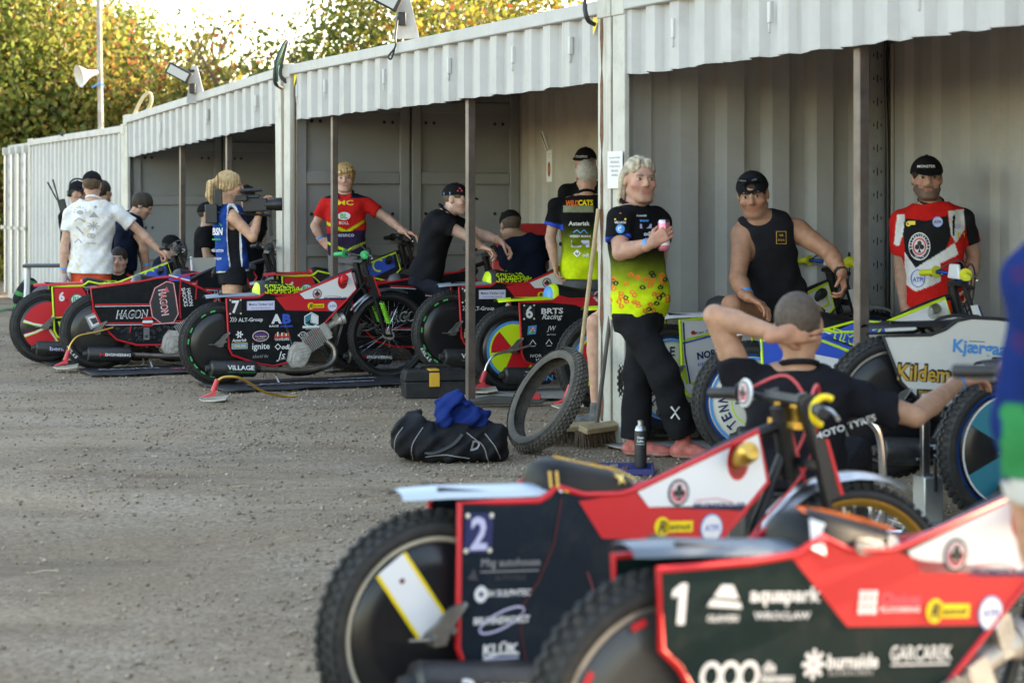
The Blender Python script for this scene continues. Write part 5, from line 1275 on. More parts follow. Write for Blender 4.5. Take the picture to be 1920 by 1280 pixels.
class Person:
    def __init__(s, label, Y, head, yaw, neck, sh, el, wr, hip, knee=None, ank=None, pitch=0, roll=0, skin=(.50, .29, .20), hs=1.0, build=1.0, belly=0.0, arm=1.0, h=.0075, feet=None, hump=0.0):
        """joints in photo pixels with a depth offset (px, py, dY); pairs are (left, right) of the person"""
        s.Y = Y; J = lambda p: arr(at(p[0], p[1], Y + (p[2] if len(p) > 2 else 0)))
        s.head = J(head); s.neck = J(neck); s.sh = [J(p) for p in sh]; s.el = [J(p) for p in el]; s.wr = [J(p) for p in wr]; s.hip = J(hip)
        s.skin = np.array(skin); s.hs = hs; s.build = build; s.arm = arm; s.h = h; s.pitch = R(pitch)
        s.u = nrm(s.neck - s.hip); r = s.sh[1] - s.sh[0]; s.r = nrm(r - s.u * np.dot(r, s.u)); s.f = np.cross(s.u, s.r)
        s.sh = [q - s.u * .030 for q in s.sh]
        s.hips = [s.hip - s.r * .074 * build, s.hip + s.r * .074 * build]
        gx_, gy_ = s.hip[0], s.hip[1]
        if knee is None: s.knee = [q + np.array([0, 0, -.42]) for q in s.hips]
        else: s.knee = [J(p) for p in knee]
        if ank is None: s.ank = [np.array([k[0], k[1], gz(k[0], k[1]) + .09]) for k in s.knee]
        else: s.ank = [J(p) for p in ank]
        s.feet = [nrm(np.array(f)) for f in feet] if feet else [nrm(np.array([s.f[0], s.f[1], 0]))] * 2
        s.tab = [(a, b * build, c * build + belly * math.exp(-((a - .22) / .22) ** 2), d + belly * .8 * math.exp(-((a - .22) / .22) ** 2) - hump * math.exp(-((a - .62) / .25) ** 2)) for a, b, c, d in TORSO]
        y = R(yaw); fw = np.array([math.cos(y), math.sin(y), 0]); rt = np.array([math.sin(y), -math.cos(y), 0]); up = np.array([0, 0, 1.0])
        cp, sp = math.cos(s.pitch), math.sin(s.pitch); f2 = fw * cp - up * sp; u2 = up * cp + fw * sp
        cr, sr = math.cos(R(roll)), math.sin(R(roll)); s.hx = rt * cr + u2 * sr; s.hz = u2 * cr - rt * sr; s.hy = f2
        g = min(a[2] for a in s.ank) - .09
        c = (s.hips[0] + s.hips[1]) / 2
        s.o = np.array([c[0], c[1], gz(c[0], c[1])])
        s.root = thing('person', tuple(s.o), label, 'person')
    def H(s, x, y, z): return s.head + s.hs * (s.hx * x + s.hy * y + s.hz * z)
    def headf(s, F, face=True):
        ax = [s.hx, s.hy, s.hz]; k = s.hs; E = lambda c, r, kk=.012, neg=False: F.ell(s.H(*c), ax, [q * k for q in r], kk, neg)
        E((0, -.014, .03), (.076, .096, .088)); E((0, .022, -.03), (.066, .072, .082), .02); E((0, .03, -.075), (.052, .056, .042), .02); F.cap(s.H(-.014, .075, -.098), s.H(.014, .075, -.098), .016 * k, .016 * k, .016)
        for sx in (-1, 1):
            F.cap(s.H(.058 * sx, 0, -.055), s.H(.03 * sx, .06, -.092), .018 * k, .016 * k, .02)
            E((.077 * sx, -.012, -.002), (.009, .022, .033), .006)
            E((.045 * sx, .064, -.022), (.024, .022, .02), .02)
        if face:
            F.cap(s.H(-.036, .078, .030), s.H(.036, .078, .030), .010 * k, .010 * k, .016)
            for sx in (-1, 1): E((.032 * sx, .101, .008), (.020, .014, .012), .010, True)
            F.cap(s.H(0, .086, .022), s.H(0, .104, -.020), .008 * k, .0125 * k, .010); E((.012, .095, -.026), (.009, .009, .007), .006); E((-.012, .095, -.026), (.009, .009, .007), .006)
            F.cap(s.H(-.020, .083, -.054), s.H(.020, .083, -.054), .0075 * k, .0075 * k, .006); F.cap(s.H(-.015, .084, -.064), s.H(.015, .084, -.064), .008 * k, .008 * k, .006); E((0, .094, -.0588), (.026, .006, .0018), .004, True)
        F.cap(s.neck - s.u * .03, s.H(0, -.02, -.05), .060, .055, .02)
        return F
    def skinmesh(s, hands=((.4, None), (.4, None)), legs=False, face=True, stubble=0.0, bare=False):
        pts = [s.head + .16, s.head - .16, s.neck, s.hip] + [p + q for p in s.sh + s.el + s.wr for q in (-.07, .07)]
        if legs: pts += [p + q for p in s.knee + s.ank for q in (-.1, .1)]
        F = Field(np.min(pts, 0) - .05, np.max(pts, 0) + .05, s.h)
        F.loft(s.hip, s.neck, s.r, s.f, [t for t in s.tab if t[0] >= (.5 if bare else .8)], .02, -.018)
        if legs: F.loft(s.hip, s.neck, s.r, s.f, [t for t in s.tab if t[0] <= .12], .02, -.02); F.cap(s.hip, s.neck - s.u * .08, .05, .05, .02)
        a = s.arm
        for i in (0, 1):
            F.cap(s.neck - s.u * .02, s.sh[i], .05, .052 * a, .03); F.cap(s.sh[i], s.sh[i] * .55 + s.el[i] * .45, .056 * a, .048 * a, .03)
            F.cap(s.sh[i] * .55 + s.el[i] * .45, s.el[i], .048 * a, .040 * a, .012)
            m = s.el[i] * .68 + s.wr[i] * .32; F.cap(s.el[i], m, .040 * a, .043 * a, .012); F.cap(m, s.wr[i], .043 * a, .027 * a, .01)
            if legs:
                F.cap(s.hips[i], s.knee[i], .082, .056, .02); m = s.knee[i] * .66 + s.ank[i] * .34; F.cap(s.knee[i], m, .055, .055, .015); F.cap(m, s.ank[i], .055, .036, .012)
        s.headf(F, face)
        P, Q = F.mesh(); base = len(P); cols = np.tile(s.skin, (len(P), 1))
        d = (P - s.head); hx, hy, hz = d @ s.hx / s.hs, d @ s.hy / s.hs, d @ s.hz / s.hs
        lip = (np.abs(hx) < .021) & (hy > .07) & (np.abs(hz + .059) < .0095); cols[lip] = s.skin * np.array([.88, .60, .62])
        ck = np.exp(-((np.abs(hx) - .045) ** 2 + (hz + .025) ** 2) / .0005) * (hy > .03); cols *= 1 + ck[:, None] * np.array([.06, -.16, -.14])
        if stubble:
            b = (hz < -.036 + .25 * np.maximum(0, np.abs(hx) - .03)) & (hy > -.02) & (hz > -.125) & ~lip & ~((np.abs(hx) > .028) & (hz > -.05) & (np.abs(hx) < .055)); cols[b] = cols[b] * (1 - stubble) + np.array([.05, .035, .028]) * stubble
        for i in (0, 1):
            hd = hands[i]
            if hd is None: continue
            curl, aim = hd[0], hd[1]; fa = nrm(s.wr[i] - s.el[i]); av = nrm(aim[0]) if aim else fa; nv = aim[1] if aim else (s.r * (1 if i == 0 else -1) - s.f * .2)
            p, q = hand_mesh(s.wr[i], av, nv, i == 1, curl, hd[2] if len(hd) > 2 else .4, h=.0046 if s.h < .0085 else .0065)
            cc = np.tile(s.skin * np.array([1.03, .93, .92]), (len(p), 1)); Q = np.concatenate([Q, q + len(P)]); P = np.concatenate([P, p]); cols = np.concatenate([cols, cc])
        me = np_mesh('body', P - s.o, Q, SKINM, cols); s.body = link('body', me, s.root); return s.body
    def child(s, name, F, m, colf, off=0):
        P, Q = F.mesh()
        c = colf(P) if callable(colf) else np.tile(np.array(colf), (len(P), 1))
        o = link(name, np_mesh(name, P - s.o, Q, m, c), s.root); return o
    def shirt(s, col, sleeve=.55, hem=-.02, grow=.014, wr_amp=.0045, tank=False, seed=0.0, long=False, collar=None, name='shirt', flare=.012, h=None):
        pts = [s.hip + .3, s.hip - .3, s.neck + .1] + [p + q for p in s.sh for q in (-.12, .12)]
        ends = []
        for i in (0, 1):
            e = s.el[i] if long else s.sh[i] + (s.el[i] - s.sh[i]) * (sleeve if not isinstance(sleeve, (list, tuple)) else sleeve[i]); ends.append(e); pts += [e - .1, e + .1]
            if long: pts += [s.wr[i] - .08, s.wr[i] + .08]
        F = Field(np.min(pts, 0), np.max(pts, 0), h or s.h * 1.15)
        tab = [(a, b + flare * max(0, (.3 - a) / .3), c + flare * max(0, (.3 - a) / .3), d) for a, b, c, d in s.tab]; tab[0] = (min(hem, tab[0][0]) - .02,) + tab[0][1:]
        F.loft(s.hip, s.neck, s.r, s.f, tab, .02, grow)
        if not tank:
            for i in (0, 1):
                a = s.arm; F.cap(s.neck - s.u * .045, s.sh[i], .052, .060 * a + .006, .03)
                if long:
                    F.cap(s.sh[i], s.el[i], .066 * a, .055 * a, .03); F.cap(s.el[i], s.wr[i], .055 * a, .042 * a, .012)
                else: F.cap(s.sh[i], ends[i], .066 * a, .062 * a + .006, .03, cut=True)
        else:
            for i in (0, 1): F.cap(s.neck - s.u * .05 + (s.sh[i] - s.neck) * .35, s.neck * .45 + s.sh[i] * .55 - s.u * .02, .045, .05, .02); F.ell(s.sh[i] + nrm(s.sh[i] - s.neck) * .038 - s.u * .01, [s.r, s.f, s.u], [.075, .16, .12], .01, True)
        if wr_amp: F.wrinkle(wr_amp * .8, seed); F.wrinkle(wr_amp * 1.3, seed + 2, 13)
        L = np.linalg.norm(s.neck - s.hip); F.plane(s.hip + s.u * L * hem, -s.u); F.plane(s.neck + s.u * .030, s.u * 1.0 + s.f * .30)
        if tank: F.ell(s.neck + s.f * .05, [s.r, s.f, s.u], [.075, .10, .055], .01, True)
        o = s.child(name, F, CLOTH, col); s.garment = o
        if collar is not None:
            G = Field(s.neck - .12, s.neck + .14, .006); pt = []
            for k in range(17):
                t = 2 * math.pi * k / 16; pt.append(s.neck + s.r * .066 * math.cos(t) + s.f * (.070 * math.sin(t) - .004) + s.u * (.012 - .028 * math.sin(t)))
            for k in range(16): G.cap(pt[k], pt[k + 1], .011, .011, .004)
            s.child('collar', G, CLOTH, collar)
        return o
    def legs(s, col, end=1.0, rad=(.090, .070, .060), wr_amp=.005, seed=1.0, name='trousers', top=.03):
        pts = [s.hip - .22, s.hip + .22]
        for i in (0, 1): pts += [s.knee[i] - .12, s.knee[i] + .12] + ([s.ank[i] - .1, s.ank[i] + .1] if end > .5 else [])
        F = Field(np.min(pts, 0), np.max(pts, 0), s.h * 1.35); L = np.linalg.norm(s.neck - s.hip)
        F.loft(s.hip, s.neck, s.r, s.f, [t for t in s.tab if t[0] < .35], .03, .008)
        for i in (0, 1):
            if end <= .5:
                e = s.hips[i] + (s.knee[i] - s.hips[i]) * end * 2; F.cap(s.hips[i], e, rad[0] + .006, rad[1] + .016, .03, cut=True)
            else:
                F.cap(s.hips[i], s.knee[i], rad[0], rad[1], .03); F.cap(s.knee[i], s.knee[i] + (s.ank[i] - s.knee[i]) * (end - .5) * 2, rad[1], rad[2], .015, cut=True)
        if wr_amp: F.wrinkle(wr_amp, seed, 20)
        F.plane(s.hip + s.u * L * top, s.u); return s.child(name, F, CLOTH, col)
    def shoes(s, col, sole=(.6, .6, .6)):
        for i in (0, 1):
            f = s.feet[i]; side = np.cross(f, [0, 0, 1]); a = s.ank[i]; gzv = gz(a[0], a[1]); b = np.array([a[0], a[1], gzv])
            F = Field(b - .26, b + .26, .0085); up = np.array([0, 0, 1.0])
            F.cap(b - f * .040 + up * .040, b + f * .09 + up * .036, .038, .038, .015); F.ell(b + f * .135 + up * .030, [f, side, up], [.085, .047, .034], .02); F.cap(b + up * .06, b + f * .07 + up * .05, .036, .030, .02); F.cap(b + up * .05, a, .045, .043, .02)
            F.plane(b + up * .004, -up)
            s.child('shoe', F, SHOEM, lambda P: np.where((P[:, 2] < gzv + .022)[:, None], np.array(sole), np.array(col) * (1 + .2 * np.sin(P[:, :1] * 90) * np.sin(P[:, 2:3] * 80))))
    def eyes(s, iris=(.03, .05, .07), brow=(.08, .06, .045), bw=.0042):
        for sx in (-1, 1):
            F = Field(s.H(.032 * sx, .083, .009) - .02, s.H(.032 * sx, .083, .009) + .02, .0022); F.ell(s.H(.032 * sx, .0795, .008), [s.hx, s.hy, s.hz], [.0140 * s.hs, .0125 * s.hs, .0072 * s.hs], 0)
            c0 = s.H(.032 * sx, .092, .008)
            s.child('eye', F, SHOEM, lambda P: np.where((np.linalg.norm((P - c0) - np.outer((P - c0) @ s.hy, s.hy), axis=1) < .0066)[:, None], np.array(iris), np.where((((P - c0) @ s.hz) > .0034)[:, None], np.array([.06, .04, .03]), np.array([.42, .39, .37]))))
            mb = MB(); mb.tube([s.H(.014 * sx, .0915, .026) - s.o, s.H(.030 * sx, .0905, .0315) - s.o, s.H(.050 * sx, .076, .027) - s.o], [bw, bw * 1.1, bw * .6], 6)
            mb.build('eyebrow', mat('brow_%d' % int(brow[0] * 1000), brow, .9), s.root)
    def hair(s, col, style='short', thick=.010, seed=0.0, var=.25):
        ax = [s.hx, s.hy, s.hz]; k = s.hs; hh = .005 if s.h < .0085 else .007
        lo = s.head - .20 * k; hi = s.head + .20 * k
        if style in ('long', 'pony'): lo = lo - np.array([.08, .08, .18])
        F = Field(lo, hi, hh)
        t = thick; F.ell(s.H(0, -.018, .034), ax, [(.077 + t) * k, (.096 + t) * k, (.088 + t) * k], 0)
        if style == 'buzz': F.ell(s.H(0, .10, -.045), ax, [.12 * k, .105 * k, .085 * k], .012, True); F.plane(s.H(0, 0, -.035), -s.hz + s.hy * .35)
        else:
            F.ell(s.H(0, .115, -.035 if style != 'long' else -.008), ax, [.085 * k, .098 * k, .085 * k], .012, True)
            if style == 'short':
                for sx in (-1, 1): F.ell(s.H(.08 * sx, .055, -.05), ax, [.04 * k, .055 * k, .06 * k], .01, True)
                F.plane(s.H(0, -.02, -.048), -s.hz + s.hy * .25)
            if style == 'fringe':
                F.cap(s.H(-.05, .075, .075), s.H(.03, .092, .060), .018 * k, .016 * k, .015); F.cap(s.H(.0, .085, .068), s.H(.055, .07, .045), .018 * k, .013 * k, .015); F.plane(s.H(0, -.02, -.055), -s.hz + s.hy * .2)
            if style == 'long':
                for sx in (-1, 1): F.ell(s.H(.085 * sx, .055, -.02), ax, [.045 * k, .062 * k, .085 * k], .012, True)
                for sx in (-1, 1):
                    F.cap(s.H(.072 * sx, -.035, .02), s.H(.082 * sx, -.055, -.10), .026 * k, .022 * k, .02); F.cap(s.H(.055 * sx, -.065, .0), s.H(.06 * sx, -.085, -.135), .036 * k, .022 * k, .02); F.cap(s.H(.03 * sx, .055, .100), s.H(.074 * sx, .015, .045), .016 * k, .012 * k, .015)
                F.cap(s.H(0, -.08, .0), s.H(0, -.09, -.13), .045 * k, .032 * k, .02)
            if style == 'pony':
                F.plane(s.H(0, -.02, -.05), -s.hz + s.hy * .25)
                F.ell(s.H(0, -.125, .045), ax, [.026 * k] * 3, .01); q = [s.H(0, -.125, .045), s.H(0, -.165, .02), s.H(0, -.175, -.07), s.H(.0, -.15, -.16)]
                for a, b, r0, r1 in zip(q, q[1:], (.026, .034, .034), (.034, .034, .012)): F.cap(a, b, r0 * k, r1 * k, .012)
        g = [F.lo[i] + F.h * np.arange(F.n[i]) for i in range(3)]; X, Y, Z = np.meshgrid(*g, indexing='ij', sparse=True)
        F.F = F.F + (.0016 * np.sin(X * 230 + 1.2 * np.sin(Z * 18 + seed) + Y * 90) * (1 if style in ('long', 'pony', 'fringe') else .3) + .0022 * np.sin(X * 75 + Y * 66 + 1.5 * np.sin(Z * 14 + seed)) * (0 if style == 'buzz' else 1)).astype(np.float32)
        c = np.array(col); var = var if style in ('long', 'pony', 'fringe') else 0.0; f = lambda P: np.clip(c * (1 + var * np.sin(P[:, :1] * 230 + 1.2 * np.sin(P[:, 2:3] * 18) + P[:, 1:2] * 90)), 0, 1)
        o = s.child('hair', F, HAIRM, f)
        if style in ('pony', 'fringe'): s.strands(col, style, o)
        return o
    def strands(s, col, style, par):
        rr_ = random.Random(11); mb = MB(); t = .016
        for k in range(420 if style == 'long' else 300):
            ph = R((rr_.uniform(98, 262) if style == 'long' else rr_.uniform(55, 305)) if style != 'fringe' else rr_.uniform(0, 360)); th0 = R(rr_.uniform(4, 55)); end = R({'long': 98, 'pony': 88, 'fringe': 72}[style] + rr_.uniform(-10, 8)); pts = []; g = 1 + rr_.uniform(-.015, .05)
            for i in range(7):
                th = th0 + (end - th0) * i / 6; fr = ph + .10 * math.sin(i + k); pts.append(s.H((.077 + t) * g * math.sin(th) * math.sin(fr), -.018 + (.096 + t) * g * math.sin(th) * math.cos(fr), .034 + (.088 + t) * g * math.cos(th)) - s.o)
            if style == 'long':
                e = pts[-1]; dz = rr_.uniform(.06, .15); pts += [e + s.H(rr_.uniform(-.006, .006), -.008, -dz * .5) - s.head, e + s.H(rr_.uniform(-.014, .014), -.020, -dz) - s.head]
            mb.tube(pts, [.0022] * (len(pts) - 1) + [.0006], 4, cap=False)
        return mb.build('strands', mat('strand_%d_%d' % (int(col[0] * 100), int(col[2] * 100)), tuple(c * 1.15 for c in col), .55, var=.3, vscale=40), par, smooth=80)
    def cap(s, col=(.012, .012, .014), back=False, tilt=0.0, opening=False, visor=True):
        ax = [s.hx, s.hy, s.hz]; k = s.hs; F = Field(s.head - .22 * k, s.head + .22 * k, .0045 if s.h < .0085 else .006); d = -1 if back else 1
        F.ell(s.H(0, -.014, .036), ax, [.089 * k, .108 * k, .095 * k], 0); F.plane(s.H(0, 0, .036), -s.hz + s.hy * (.18 + tilt) * d)
        if opening: F.ell(s.H(0, .095 if back else -.125, .062), ax, [.034 * k, .03 * k, .020 * k], .004, True)
        if visor:
            va = [s.hx, nrm(s.hy * d - s.hz * .22), nrm(s.hz + s.hy * d * .22)]
            V = F.sub(F.lo, F.lo + F.h * F.n); F.ell(s.H(0, .085 * d, .040), va, [.074 * k, .105 * k, .0085 * k], .006)
        o = s.child('cap', F, CLOTH, col); mb = MB(); mb.lathe([(0, .006), (.006, .004), (.008, 0)], 10, axis='z'); M = Matrix.Translation(Vector(s.H(0, -.014, .131) - s.o)); mb.xf(M); mb.build('button', CLOTHB, o)
        return o
    def decals(s, items, name='print', garment=None, y0=None):
        """print on the cloth: texts and shapes given in photo pixels, thrown onto the garment along the line of sight"""
        g = garment or s.garment; me = g.data; bvh = BVHTree.FromPolygons([v.co[:] for v in me.vertices], [p.vertices[:] for p in me.polygons]); O = Vector(s.o); C = Vector((0, 0, EYE))
        last = [s.Y]
        def lift(u, v, lvl):
            d = (at(u, -v, 1.0) - C).normalized(); hit = bvh.ray_cast(C - O, d)
            if hit[0] is None: return at(u, -v, last[0]) - O
            last[0] = (hit[0] + O).y; return hit[0] - d * (.0022 + .0012 * lvl)
        D = Decals(lift); items(D); o = D.build(name if name != 'print' else 'logo', g); return o
CLOTHB = mat('cloth_black', (.012, .012, .014), .8)

def wristband(P, i, col=SKYB, t=.86):
    e, w = P.el[i], P.wr[i]; a = e + (w - e) * t; d = nrm(w - e); mb = MB(); mb.tube([a - d * .010 - P.o, a + d * .010 - P.o], .033 * P.arm, 14); return mb.build('wristband', col, P.root)

def by_px(rules, base, Y):
    """garment colours from outlines drawn in photo pixels; later rules win"""
    def f(P):
        px = 960 + P[:, 0] / P[:, 1] * FPX; py = HORIZON + (EYE - P[:, 2]) / P[:, 1] * FPX
        c = base(px, py) if callable(base) else np.tile(np.array(base, float), (len(P), 1))
        for poly, col in rules: c[inpoly(px, py, poly)] = col
        return c
    return f
def grad(c0, c1, y0, y1):
    c0, c1 = np.array(c0), np.array(c1)
    def f(px, py): t = (np.clip((py - y0) / (y1 - y0), 0, 1) ** 2.2)[:, None]; return c0 * (1 - t) + c1 * t
    return f
BLK = (.009, .009, .011); NAV = (.007, .011, .026)
def T(D, t, x, y, w, m, **k): D.text(t, x, -y, w, m, **k)
def S(D, kind, x, y, w, h, m, lvl=1, rot=0.0): D.shape(kind, x, -y, w, h, m, lvl, rot)
# ---------------------------------------------------------------- the people in the photograph
LIMEC = np.array([.52, .66, .02])
# long haired man with the drink can
p = Person('long haired grey man in black and lime team shirt holding a drink can', 10.72, (1199, 338), -72, (1189, 386), [(1232, 402, .16), (1160, 402, -.14)], [(1236, 478, .22), (1163, 474, -.20)], [(1228, 520, .16), (1222, 456, -.30)], (1196, 590),
           knee=[(1197, 706, .05), (1243, 700, -.14)], ank=[(1192, 826, .05), (1281, 818, -.06)], feet=[(1, -.25, 0), (1, -.45, 0)], skin=(.46, .25, .18), hs=1.06, build=1.02, belly=.030, arm=1.06, pitch=2)
rr = random.Random(4)
def lime_base(px, py):
    c = grad(BLK, LIMEC, 450, 556)(px, py)
    r_ = np.random.default_rng(3)
    for k in range(46):
        cx, cy = r_.uniform(1140, 1256), r_.uniform(508, 585); d = (px - cx) ** 2 / 30 + (py - cy) ** 2 / 18
        m = (d < 1) & (d > .15); c[m] = (.70, .16, .03) if k % 4 else (.02, .02, .02)
    return c
p.skinmesh(hands=((.6, None), (.62, ((.75, -.15, .55), (.2, .95, .0)), .7)), stubble=.12)
p.shirt(by_px([([(1120, 448), (1182, 438), (1184, 446), (1120, 458)], (.02, .07, .50))], lime_base, p.Y), sleeve=.60, hem=-.03, grow=.012, seed=1.2, collar=BLK, flare=0, h=.0062)
tr_ = p.legs((.014, .014, .016), end=.98, rad=(.094, .086, .084), wr_amp=.006, seed=2.0); p.shoes((.46, .13, .11), (.52, .30, .27)); p.hair((.40, .335, .25), 'long', .007); p.eyes((.05, .07, .09), (.20, .16, .12)); wristband(p, 1)
def d14(D):
    S(D, 'tri', 1163, 405, 24, 14, ORANGE); S(D, 'rect', 1163, 411, 22, 3, YEL); T(D, 'VILLAGE', 1163, 417, 22, WHITE); S(D, 'pill', 1163, 429, 17, 17, SKYB); S(D, 'disc', 1163, 429, 10, 9, WHITE, 2)
    T(D, 'Asterisk', 1203, 404, 20, WHITE); T(D, 'www', 1208, 414, 18, SKYB, bold=.05); S(D, 'rect', 1211, 424, 22, 8, LILAC); T(D, 'odi', 1214, 438, 14, WHITE, bold=.04)
p.decals(d14); p.decals(lambda D: (D.stroke([(1258, -762), (1266, -772), (1274, -762)], 3.5, WHITE), D.stroke([(1258, -784), (1266, -774), (1274, -786)], 3.5, WHITE)), garment=tr_, name='emblem')
mb = MB(); mb.lathe([(0, 0), (.024, 0), (.031, .008), (.0325, .016), (.0325, .150), (.031, .158), (.025, .165), (.024, .168), (.022, .165), (0, .164)], 24, axis='z', mi=0)
hp = p.wr[1] + nrm((.75, -.15, .55)) * .075 + nrm((.2, .95, 0)) * .028
can = thing('drink_can', tuple(hp - np.array([0, 0, .085])), 'pink and silver drink can held by the long haired man', 'can'); CANM = mat('can_pink', (.62, .18, .26), .28, .6, var=.3, vscale=40)
c_ = mb.build('can_body', [CANM, CHROME], can); m2 = MB(); m2.lathe([(.0329, .03), (.0329, .07)], 24, axis='z'); m2.build('can_band', flat('can_white', (.7, .6, .62)), can)
mb = MB(); mb.lathe([(.0326, .148), (.0312, .158), (.025, .165), (.024, .168), (0, .166)], 24, axis='z'); mb.build('can_top', CHROME, can)

# rider in black sleeveless top
p = Person('tanned rider in black sleeveless top and backwards cap leaning on handlebar', 10.80, (1412, 366), -102, (1420, 400), [(1494, 424, .02), (1392, 432, .0)], [(1556, 474, -.08), (1383, 522, -.14)], [(1578, 512, -.22), (1402, 556, -.30)], (1462, 585, .12),
           knee=[(1525, 590, -.12), (1372, 572, -.20)], ank=[(1525, 735, -.12), (1372, 735, -.18)], skin=(.36, .18, .11), hs=1.03, build=1.04, arm=1.14, pitch=12, roll=-6)
p.skinmesh(hands=((.55, ((.1, -.4, -.9), (-.9, 0, -.2)), .5), (.35, ((.85, -.3, -.45), (0, 0, -1)), .3)), legs=True, stubble=.25, bare=True)
p.shirt((.014, .014, .017), tank=True, hem=-.02, grow=.010, seed=3.1); p.legs((.05, .045, .042), end=.48, seed=.3, name='shorts'); p.shoes((.03, .03, .03)); p.hair((.03, .022, .018), 'short', .005); p.eyes((.02, .015, .01), (.02, .015, .012), .0050); p.cap(back=True, opening=True, visor=False)
mb = MB()
for sx in (-1, 1): mb.tube([p.H(.012 * sx, .098, .098) - p.o, p.H(.035 * sx, .092, .100) - p.o, p.H(.060 * sx, .075, .098) - p.o], [.012, .017, .012], 10)
mb.build('sunglasses', mat('sunglass_lens', (.008, .008, .01), .15), p.root)
def d15(D):
    D.stroke([(1456, -434), (1474, -434), (1474, -457), (1456, -457)], 1.3, GOLDP, closed=True); T(D, 'VA', 1465, 441, 8, GOLDP); T(D, 'RVCA', 1465, 450, 12, GOLDP)
p.decals(d15); wristband(p, 1); wristband(p, 0, BLACKPL, .93)
mb = MB(); mb.tube([p.wr[1] - nrm(p.wr[1] - p.el[1]) * .004 - p.o, p.wr[1] + nrm(p.wr[1] - p.el[1]) * .008 - p.o], .031, 14); mb.build('bracelet', GOLDM, p.root)
box = thing('stool', (p.hip[0], p.hip[1], 0), 'low black stool under the rider in the sleeveless top', 'stool')
mb = MB(); mb.box((0, 0, .41), (.34, .34, .05)); mb.build('seat', BLACKPL, box, bevel=.012)
for sx in (-1, 1):
    for sy in (-1, 1): MB().tube([(.14 * sx, .14 * sy, .39), (.17 * sx, .17 * sy, 0)], .014, 8).build('leg', STEEL, box)

# bearded man in red, white and black club jersey
Rr, Wh, Bk = (.58, .018, .016), (.70, .70, .71), (.016, .016, .018)
p = Person('bearded man with black cap in red white and black club jersey', 11.1, (1738, 336), -96, (1746, 380), [(1803, 402, .02), (1690, 404, 0)], [(1826, 478, .05), (1690, 500, .02)], [(1815, 545, -.10), (1696, 572, -.06)], (1752, 596), skin=(.44, .25, .18), hs=1.04, build=1.0, belly=.03, arm=1.0, pitch=0)
jer = [([(1690, 408), (1697, 474), (1717, 502), (1774, 468), (1784, 440), (1776, 404), (1735, 414)], Bk),
       ([(1696, 473), (1717, 502), (1774, 467), (1790, 455), (1797, 477), (1763, 494), (1763, 528), (1747, 535), (1717, 547), (1696, 531)], Wh),
       ([(1682, 402), (1697, 402), (1693, 440), (1685, 462), (1676, 458)], Wh), ([(1777, 396), (1808, 392), (1809, 430), (1792, 456), (1783, 440)], Wh), ([(1786, 405), (1791, 402), (1790, 440), (1786, 445)], Bk),
       ([(1806, 385), (1830, 400), (1840, 484), (1822, 484), (1812, 440)], Bk), ([(1786, 495), (1806, 488), (1806, 520), (1786, 530)], Bk)]
p.skinmesh(hands=((.5, None), (.45, None)), stubble=.75)
p.shirt(by_px(jer, Rr, p.Y), sleeve=.72, hem=-.05, grow=.018, seed=5.0, collar=Bk, h=.0062); p.legs((.05, .05, .055), end=.48, name='shorts'); p.shoes((.05, .05, .05)); p.hair((.03, .022, .016), 'short', .004); p.eyes((.03, .03, .03), (.025, .018, .014), .005); p.cap()
def d16(D):
    for r_, m, l in ((41, WHITE, 1), (38, BLACK, 2), (29, WHITE, 3), (26, PINK, 4), (20, WHITE, 5)): S(D, 'disc', 1724, 462, r_, r_ * 1.28, m, l)
    for dx, dy in ((0, -5), (-4.5, 2), (4.5, 2)): S(D, 'disc', 1724 + dx, 461 + dy, 8.5, 9.5, BLACK, 6)
    S(D, 'tri', 1724, 469, 6, 9, BLACK, 6)
    for k, ch in enumerate('BELLE VUE ACES'):
        a = math.pi * (1.06 - k / 13 * 1.12); D.text(ch, 1724 + 16.6 * math.cos(a), -462 + 21.3 * math.sin(a), 2.6, WHITE, h=4.4, bold=.02, rot=a - math.pi / 2, lvl=4)
    T(D, 'MANCHESTER', 1724, 481, 17, WHITE, h=2.6, lvl=4)
    S(D, 'disc', 1703, 420, 9, 9, YEL); S(D, 'rect', 1709, 418, 14, 7, YEL); T(D, 'R', 1703, 420, 4, BLACK, lvl=2); S(D, 'disc', 1758, 416, 20, 20, SKYB); S(D, 'disc', 1758, 416, 18, 18, LILAC, 2); T(D, 'ATPI', 1758, 416, 13, NAVYP, lvl=3)
    D.stroke([(1721 + 13 * math.cos(a), -522 + 16 * math.sin(a)) for a in [k * .4 for k in range(16)]], 1.4, BLUE, closed=True); T(D, 'ATPI', 1721, 524, 20, BLUE, h=9)
    S(D, 'disc', 1796, 424, 10, 10, LILAC); S(D, 'rect', 1802, 441, 13, 9, YEL)
p.decals(d16); p.decals(lambda D: T(D, 'MONSTER', 1737, 312, 34, WHITE, h=5), garment=[c for c in p.root.children if c.name.startswith('cap')][0], name='lettering')

